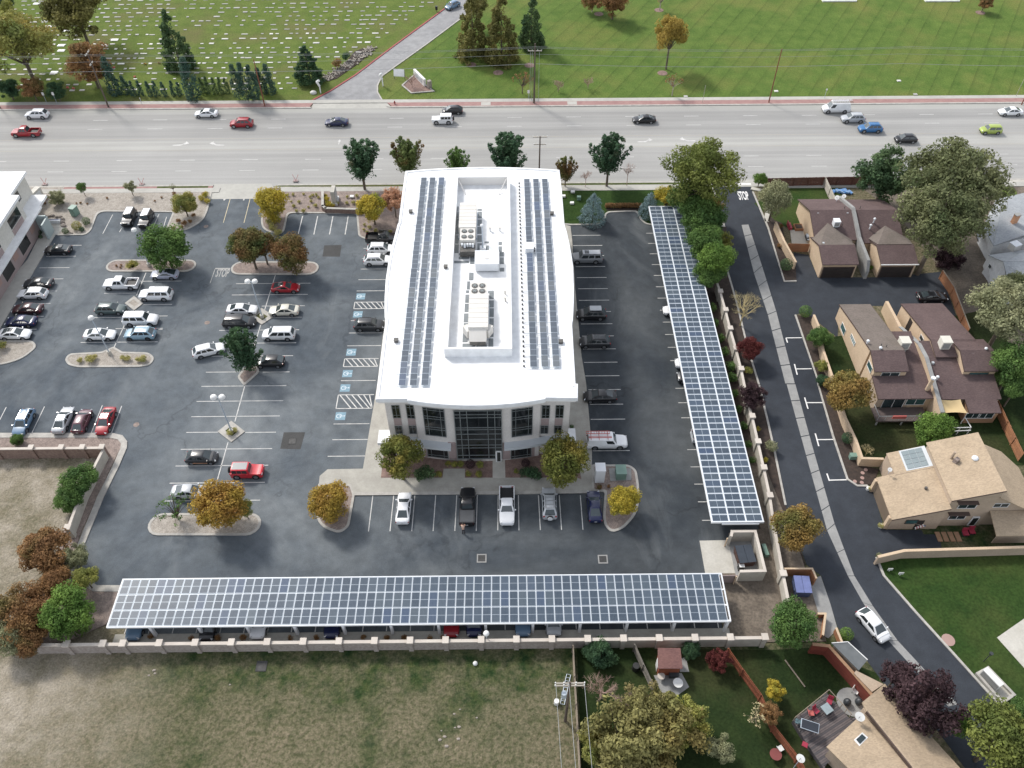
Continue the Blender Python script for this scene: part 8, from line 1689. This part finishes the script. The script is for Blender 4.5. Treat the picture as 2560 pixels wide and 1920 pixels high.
round_table(14,1435,922,.55,'round white table on the patio below the shed'); round_table(14,1290,862,.42,'round cream table beside the shed corner','wall_cap'); round_table(15,68,1540,.62,'round dark red table in the lower yard corner','maroon_cloth')
p = Q(14,1395,855,.3); o = link('grill_box', MB().box(-.5,.5,-.3,.3,0,.7).box(-.55,.55,-.35,.35,.7,.78).mesh('grill_box','dark_metal'), None, (p.x,p.y,.06)); tag(o, 'black grill box between shed and white round table', 'grill')
p = Q(14,1070,790,.4); o = link('compost_bin', MB().tube((0,0,0),(0,0,.9),.45,.38,n=12).mesh('compost_bin','black_plastic'), None, (p.x,p.y,0)); tag(o, 'dark bin beside the grey fence', 'bin')
# deck with furniture beside the long tan house
dk = [Q(15,510,1010,.8), Q(15,215,1250,.8), Q(15,330,1440,.8), Q(15,480,1659,.8), Q(15,600,1520,.8), Q(15,830,1230,.8), Q(15,700,1220,.8)]
t = thing('timber_deck', 'dark grey timber deck with striped boards and low rail', 'deck', (dk[0].x,dk[0].y,0)); DK = t
part('deck_frame', MB().prism([xy(p) for p in dk], .1, .74), 'grey_deck', t)
dirb = (Q(15,640,1180,.8)-Q(15,250,1430,.8)).normalized(); perp = Vector((-dirb.y, dirb.x, 0))
def clip_len(o_, dpoly, dr):
    ts = []; n = len(dpoly)
    for i in range(n):
        a, b = dpoly[i], dpoly[(i+1)%n]; e = b-a; den = dr.x*e.y-dr.y*e.x
        if abs(den) < 1e-6: continue
        t_ = ((a.x-o_.x)*e.y-(a.y-o_.y)*e.x)/den; u = ((a.x-o_.x)*dr.y-(a.y-o_.y)*dr.x)/den
        if 0 <= u <= 1: ts.append(t_)
    return (min(ts), max(ts)) if len(ts) >= 2 else None
c0 = sum(dk, Vector())/len(dk)
for i in range(-24, 25):
    o_ = c0+perp*(i*.2); r_ = clip_len(o_, dk, dirb)
    if r_: m_ = o_+dirb*(r_[0]+r_[1])/2; part('deck_board', MB().obox(m_.x,m_.y,.765,r_[1]-r_[0]-.05,.165,.05,math.atan2(dirb.y,dirb.x)), 'deck_plank' if i % 3 else 'grey_deck', t)
rl2 = MB()
for a, b in ((dk[0],dk[1]),(dk[0],dk[6])):
    rl2.tube(a+Vector((0,0,.9)), b+Vector((0,0,.9)), .05, n=5); n = 5
    for i in range(n+1): q = a.lerp(b, i/n); rl2.tube(q, q+Vector((0,0,.9)), .04, n=5)
part('deck_rail', rl2, 'weathered_wood', t)
def chair(k, x, y, rz, m_, lab, z=.8): 
    p = Q(k,x,y,z+.4); t = thing('patio_chair', lab, 'chair', (p.x,p.y,z), rz); link('seat', MB().box(-.28,.28,-.28,.28,.38,.46).mesh('seat',m_), t); link('backrest', MB().add([(-.28,.24,.44),(.28,.24,.44),(.28,.42,.98),(-.28,.42,.98),(-.28,.29,.44),(.28,.29,.44),(.28,.47,.98),(-.28,.47,.98)], [(0,1,2,3),(7,6,5,4),(0,4,5,1),(1,5,6,2),(2,6,7,3),(3,7,4,0)]).mesh('backrest',m_), t)
    for sx_ in (-1,1):
        for sy_ in (-1,1): link('leg', MB().tube((sx_*.25,sy_*.25,0),(sx_*.25,sy_*.25,.38),.025,n=5).mesh('leg','dark_metal'), t)
chair(15,530,1085,-.5,'plastic_red','bright red patio chair by the glass table'); chair(15,415,1165,.6,'plastic_red','bright red patio chair in the middle of the deck rail side'); chair(15,372,1185,1.6,'coral_cloth','striped pink patio chair at the left of the deck chairs'); chair(15,318,1458,2.6,'plastic_red','red patio chair alone at the lower end of the deck')
chair(15,108,1490,2.0,'plastic_white','white plastic chair beside the dark red round table',0); chair(15,760,995,.8,'plastic_white','white slatted chair on the round patio by the red wall',.05)
p = Q(15,510,1145,1.5); t = thing('glass_table', 'square glass topped table on the deck', 'table', (p.x,p.y,.8)); part('tabletop', MB().obox(p.x,p.y,1.5,1.0,1.0,.04,.5), 'glass_table', t); [part('leg', MB().tube((p.x+sx_*.4,p.y+sy_*.4,.8),(p.x+sx_*.4,p.y+sy_*.4,1.48),.03,n=5), 'dark_metal', t) for sx_ in (-1,1) for sy_ in (-1,1)]
p = Q(15,355,1305,1.8); t = thing('canopy_swing', 'dark frame garden swing with tilted black canopy on the deck', 'swing', (p.x,p.y,.8)); part('canopy', MB().obox(p.x,p.y,2.2,1.7,.9,.05,-.35), 'dark_canopy', t); part('canopy_frame', MB().obox(p.x,p.y,2.15,1.85,1.05,.04,-.35), 'pale_metal', t); part('swing_seat', MB().obox(p.x-.4,p.y+.6,1.3,1.5,.5,.1,-.35), 'teal_cloth', t)
for s in (-1,1): part('frame_leg', MB().tube((p.x+s*.85,p.y-.4,.8),(p.x+s*.8,p.y,2.15),.04,n=6).tube((p.x+s*.85,p.y+1.0,.8),(p.x+s*.8,p.y,2.15),.04,n=6), 'dark_metal', t)
o = struct('round_patio', MB().tube((Q(15,720,1090).x,Q(15,720,1090).y,.0),(Q(15,720,1090).x,Q(15,720,1090).y,.06),1.6,n=20), 'grey_concrete')
for i, (x, y) in enumerate(((685,1090),(785,1085))): p = Q(15,x,y,.5); o = link('covered_grill', MB().ball((0,0,.45),.42,.42,.5,n=12,k=6).mesh('covered_grill','dark_metal',True), None, (p.x,p.y,.06)); tag(o, ['round dark covered grill left on the round patio','round dark covered grill right on the round patio'][i], 'grill')
def dish(k, x, y, z, lab, s=.55, on=0): p = Q(k,x,y,z); t = thing('satellite_dish', lab, 'satellite dish', (p.x,p.y,on)); part('mast', MB().tube((p.x,p.y,on),(p.x,p.y,z),.04,n=6), 'pale_metal', t); d_ = part('dish', MB().tube((p.x,p.y,z),(p.x-.12,p.y-.10,z+.10),s*.75,s,n=20), 'plastic_white', t); part('feed_arm', MB().tube((p.x,p.y,z),(p.x-.4,p.y-.35,z+.35),.025,n=5), 'dark_metal', t)
dish(15,800,1210,4.4,'white satellite dish on the corner of the long tan house',.5,3.3); dish(15,288,1570,3.2,'white satellite dish at the orange fence bottom edge',.45,0); dish(7,600,50,4.0,'white satellite dish at the back eave of the garage duplex, left of two',.42,3.0); dish(7,660,38,3.8,'white satellite dish beyond the back eave, right of two',.38,0); dish(11,1058,738,4.2,'small blue grey dish on the left eave of the tan house',.28,3.3); dish(7,2070,70,4.6,'white dish on the far edge of the pale grey roof',.4,3.9)
# loose things
p = Q(3,635,1650,.3); b = MB(); [b.obox(random.uniform(-1.8,1.8),random.uniform(-.5,.5),random.uniform(.15,.4),.9,.6,.3,random.uniform(0,3)) for _ in range(14)]; o = link('blue_tarp', b.mesh('blue_tarp','plastic_blue'), None, (p.x,p.y,0)); tag(o, 'crumpled bright blue tarpaulin behind the garage duplex', 'tarpaulin')
struct('stone_patio', MB().prism(mp([(7,190,330),(7,300,330),(7,370,420),(7,360,450),(7,205,445)]), 0, .05), 'pale_concrete')
p = Q(7,345,385,.9); t = thing('grill', 'steel and black grill trolley beside the garage wall', 'grill', (p.x,p.y,.05)); part('grill_body', MB().box(p.x-.35,p.x+.35,p.y-.6,p.y+.5,.5,1.0), 'dark_metal', t); part('grill_lid', MB().box(p.x-.3,p.x+.3,p.y-.5,p.y+.4,1.0,1.25), 'pale_metal', t); part('side_shelf', MB().box(p.x-.3,p.x+.3,p.y-1.0,p.y-.6,.85,.9), 'pale_metal', t)
p = Q(7,265,300,.4); t = thing('wooden_planter', 'square brown wooden planter frame by the peach wall', 'planter', (p.x,p.y,.03)); ring_ = ringbox(p.x,p.y,.75,.65,.03,.5); part('planter_box', ring_, 'orange_fence', t); part('planter_soil', MB().box(p.x-.64,p.x+.64,p.y-.64,p.y+.64,.03,.42), 'mulch', t)
p = Q(7,190,290,.4); o = link('red_cushion_seat', MB().box(-.25,.25,-.8,.8,0,.45).box(-.35,-.25,-.8,.8,0,.9).mesh('red_cushion_seat','plastic_red'), None, (p.x,p.y,.05)); tag(o, 'narrow bright red bench by the garden wall patio', 'bench')
for i, (x, y) in enumerate(((1745,1270),(1690,1285))): p = Q(11,x+20,y,.5); t = thing('red_chair', ['bright red chair on the tan house porch, right one','bright red chair on the tan house porch, left one'][i], 'chair', (p.x,p.y,.05)); part('seat', MB().box(p.x-.35,p.x+.35,p.y-.35,p.y+.35,.35,.5), 'plastic_red', t); part('backrest', MB().box(p.x-.35,p.x+.35,p.y+.3,p.y+.42,.5,1.05), 'plastic_red', t); part('base', MB().box(p.x-.3,p.x+.3,p.y-.3,p.y+.3,.05,.35), 'dark_metal', t)
for i in range(4): p = Q(11,1475+i*55,1320,.05); o = struct('paving_step', MB().obox(p.x,p.y,.06,.6,1.4,.08,0), 'rust_stucco')
for k, x, y in ((11,815,772),(11,812,815),(11,808,855),(11,748,845),(11,843,745)): p = Q(k,x,y); struct('stepping_stone', MB().tube((p.x,p.y,.08),(p.x,p.y,.13),.26,n=12), 'rust_panel')
for k, x, y, s in ((11,880,900,.3),(11,990,1225,.32)): p = Q(k,x-15,y+6,.2); o = link('flower_pot', MB().tube((0,0,0),(0,0,.42),s*.8,s,n=12).mesh('flower_pot','plastic_white'), None, (p.x,p.y,.03)); tag(o, 'white flower pot at the '+('upper' if y == 900 else 'lower')+' garage pier of the tan house', 'pot')
p = QY(11,1270,1225,55.8); t = thing('wall_flag', 'striped red and white flag hanging beside the dark side door', 'flag', (p.x,55.9,0)); part('flag_staff', MB().tube((p.x-.2,55.95,1.5),(p.x+.5,54.9,2.4),.025,n=5), 'pole_pale', t)
for i in range(7): part('stripe', MB().slab([(p.x+.45-i*.12,54.95+i*.02,2.3-i*.1),(p.x+.55-i*.12,55.35,2.2-i*.1),(p.x+.43-i*.12,55.4,2.1-i*.1),(p.x+.33-i*.12,54.97,2.2-i*.1)], .02), 'flag_red' if i % 2 else 'plastic_white', t)
part('canton', MB().slab([(p.x+.62,54.9,2.36),(p.x+.66,55.15,2.34),(p.x+.5,55.2,2.25),(p.x+.45,54.95,2.28)], .02), 'slate_blue', t)
p = Q(15,1055,750); b = [Q(15,1780,850), Q(15,1890,790), Q(15,2130,1040), Q(15,2015,1120)]; t = thing('mailbox_bay', 'shallow walled concrete bay with pale parcel lockers beside the lane', 'enclosure', (b[0].x,b[0].y,0)); mb = MB(); ring(mb, [xy(q) for q in b], offset([xy(q) for q in b], .3), 0, .45); part('low_wall', mb, 'kerb_concrete', t); part('floor', MB().sheet(offset([xy(q) for q in b], .3), .09), 'pale_concrete', t)
c = Q(15,1930,890,.8); an = math.atan2((b[2]-b[1]).y,(b[2]-b[1]).x); part('locker', MB().obox(c.x,c.y,.75,2.2,.7,1.3,an), 'plastic_white', t); part('locker_doors', MB().obox(c.x+math.sin(an)*.37,c.y-math.cos(an)*.37,.75,2.0,.04,1.1,an), 'grey_concrete', t)
p = Q(15,1860,740,.0); t = thing('garden_lamp', 'dark garden lamp on a short post at the corner lawn', 'lamp', (p.x,p.y,0)); part('post', MB().tube((p.x,p.y,0),(p.x,p.y,1.9),.05,n=6), 'dark_metal', t); part('lamp_head', MB().tube((p.x,p.y,1.9),(p.x,p.y,2.2),.15,.22,n=8), 'dark_metal', t)
for k, x, y in ((11,1055,1605),(11,1148,1640)): p = Q(k,x,y,.5); o = link('lawn_sign', MB().box(-.3,.3,-.02,.02,.3,.75).box(-.02,.02,-.015,.015,0,.3).mesh('lawn_sign','plastic_white'), None, (p.x,p.y,.08)); tag(o, 'small white lawn sign, '+('upper' if y == 1605 else 'lower')+' of two at the corner lawn', 'sign')
o = link('soil_patch', MB().tube((0,0,0),(0,0,.02),.75,n=14).mesh('soil_patch','rust_panel'), None, (Q(15,1555,555).x,Q(15,1555,555).y,.085)); tag(o, 'round reddish cover plate at the edge of the corner lawn', 'cover plate')
p = Q(15,225,840); o = link('fallen_pole', MB().tube((-.7,1.5,.12),(.8,-1.6,.12),.08,n=6).mesh('fallen_pole','weathered_wood'), None, p); tag(o, 'pale pole lying on the dark grass behind the olive tree', 'pole')
p = Q(14,385,1088,.4); o = link('white_can', MB().tube((0,0,0),(0,0,.7),.28,n=12).mesh('white_can','plastic_white'), None, (p.x,p.y,0)); tag(o, 'white round can in the field beside the power pole', 'can')
a = Q(14,435,1110); o = link('leaning_ladder', ladder(None, 0, 3.4, 0, .1, .45).mesh('leaning_ladder','pale_metal'), None, (a.x,a.y,0), R_(75)); tag(o, 'pale metal ladder lying below the power pole', 'ladder')
for i in range(14):
    p = Q(*random.choice(((13,1690,1350),(13,1670,1410),(13,1830,1400),(13,1750,1230),(13,1860,1170),(13,1740,1080),(12,1000,1480),(12,2000,950),(12,1250,890)))); b = MB(); s = random.uniform(.07,.17); b.ball((0,0,s*.2), s*1.5, s, s*.5, n=6, k=4, jit=.2); o = link('field_stone', b.mesh('field_stone','stone'), None, (p.x+random.uniform(-1,1), p.y+random.uniform(-1,1), 0)); tag(o, 'pale broken stone lying in the dry field', 'stone', 'pale stones scattered in the field')
p = Q(13,1895,760); b = MB(); b.ball((0,0,.15),.28,.28,.25,n=10,k=6); o = link('white_ball', b.mesh('white_ball','plastic_white',True), None, p); tag(o, 'white ball in the green grass below the stone wall', 'ball')
# survey stands with red legs on the near verge
for k, x, y, lb in ((0,390,1600,'orange red folding sign stand on the near verge, left one'),(0,1228,1600,'orange red folding sign stand on the near verge, middle one'),(1,345,1570,'orange red folding sign stand beside the verge lawn')):
    p = Q(k,x,y); t = thing('sign_stand', lb, 'sign stand', (p.x,p.y,.13)); [part('leg', MB().tube((p.x,p.y,.25),(p.x+dx,p.y+dy,1.3),.035,n=5), 'coral_cloth', t) for dx, dy in ((-.5,.5),(.6,.4))]; part('foot', MB().box(p.x-.45,p.x+.45,p.y-.3,p.y+.3,.13,.28), 'mauve_stucco', t)
# ---- the person behind the black pickup ----
def person(x, y, face, lab):
    t = thing('person', lab, 'person', (x, y, .024), face)
    J_ = dict(pel=(0,0,.93), sp=(0,.06,1.12), ch=(0,.20,1.34), nk=(0,.30,1.47), hd=(0,.36,1.58), hd2=(0,.38,1.70), sl=(-.19,.2,1.38), el=(-.26,.42,1.20), hl=(-.16,.62,1.15), sr=(.19,.2,1.38), er=(.26,.42,1.20), hr=(.16,.62,1.15), kl=(-.11,.04,.5), fl=(-.12,-.05,.08), tl=(-.12,.12,.04), kr=(.11,.0,.5), fr=(.12,-.10,.08), tr=(.12,.07,.04), pl=(-.09,0,.88), pr=(.09,0,.88))
    E2 = [('pel','sp'),('sp','ch'),('ch','nk'),('nk','hd'),('hd','hd2'),('ch','sl'),('sl','el'),('el','hl'),('ch','sr'),('sr','er'),('er','hr'),('pel','pl'),('pl','kl'),('kl','fl'),('fl','tl'),('pel','pr'),('pr','kr'),('kr','fr'),('fr','tr')]
    R3 = dict(pel=.15, sp=.14, ch=.155, nk=.06, hd=.10, hd2=.085, sl=.075, el=.05, hl=.035, sr=.075, er=.05, hr=.035, pl=.10, kl=.07, fl=.05, tl=.04, pr=.10, kr=.07, fr=.05, tr=.04)
    me = bpy.data.meshes.new('body'); ks = list(J_); me.from_pydata([J_[q] for q in ks], [(ks.index(a), ks.index(b)) for a, b in E2], []); o = link('body', me, t)
    m = o.modifiers.new('skin', 'SKIN'); m.use_smooth_shade = True; sv = me.skin_vertices[0].data
    for i, q in enumerate(ks): sv[i].radius = (R3[q], R3[q]); sv[i].use_root = (q == 'pel')
    o.modifiers.new('sub', 'SUBSURF').levels = 1; dg = bpy.context.evaluated_depsgraph_get(); m2 = bpy.data.meshes.new_from_object(o.evaluated_get(dg)); o.modifiers.clear(); o.data = m2; m2.name = 'body'
    m2.materials.clear(); [m2.materials.append(M(q)) for q in ('skin', 'shirt', 'trousers')]
    for p in m2.polygons:
        z = p.center.z; p.material_index = 2 if z < .95 else (0 if z > 1.48 or (p.center.y > .40) else 1)
    h = MB(); h.ball((0,.34,1.70),.115,.125,.11,n=12,k=6); link('hair', h.mesh('hair','hair',True), t)
    for s in (-1,1): link('shoe', MB().obox(s*.12,.04,.05,.10,.27,.09).mesh('shoe','black_plastic'), t)
c = Q(9,1790,1245,.9); person(c.x, c.y-.2, 0, 'person in pinkish top leaning over the tail of the black pickup')
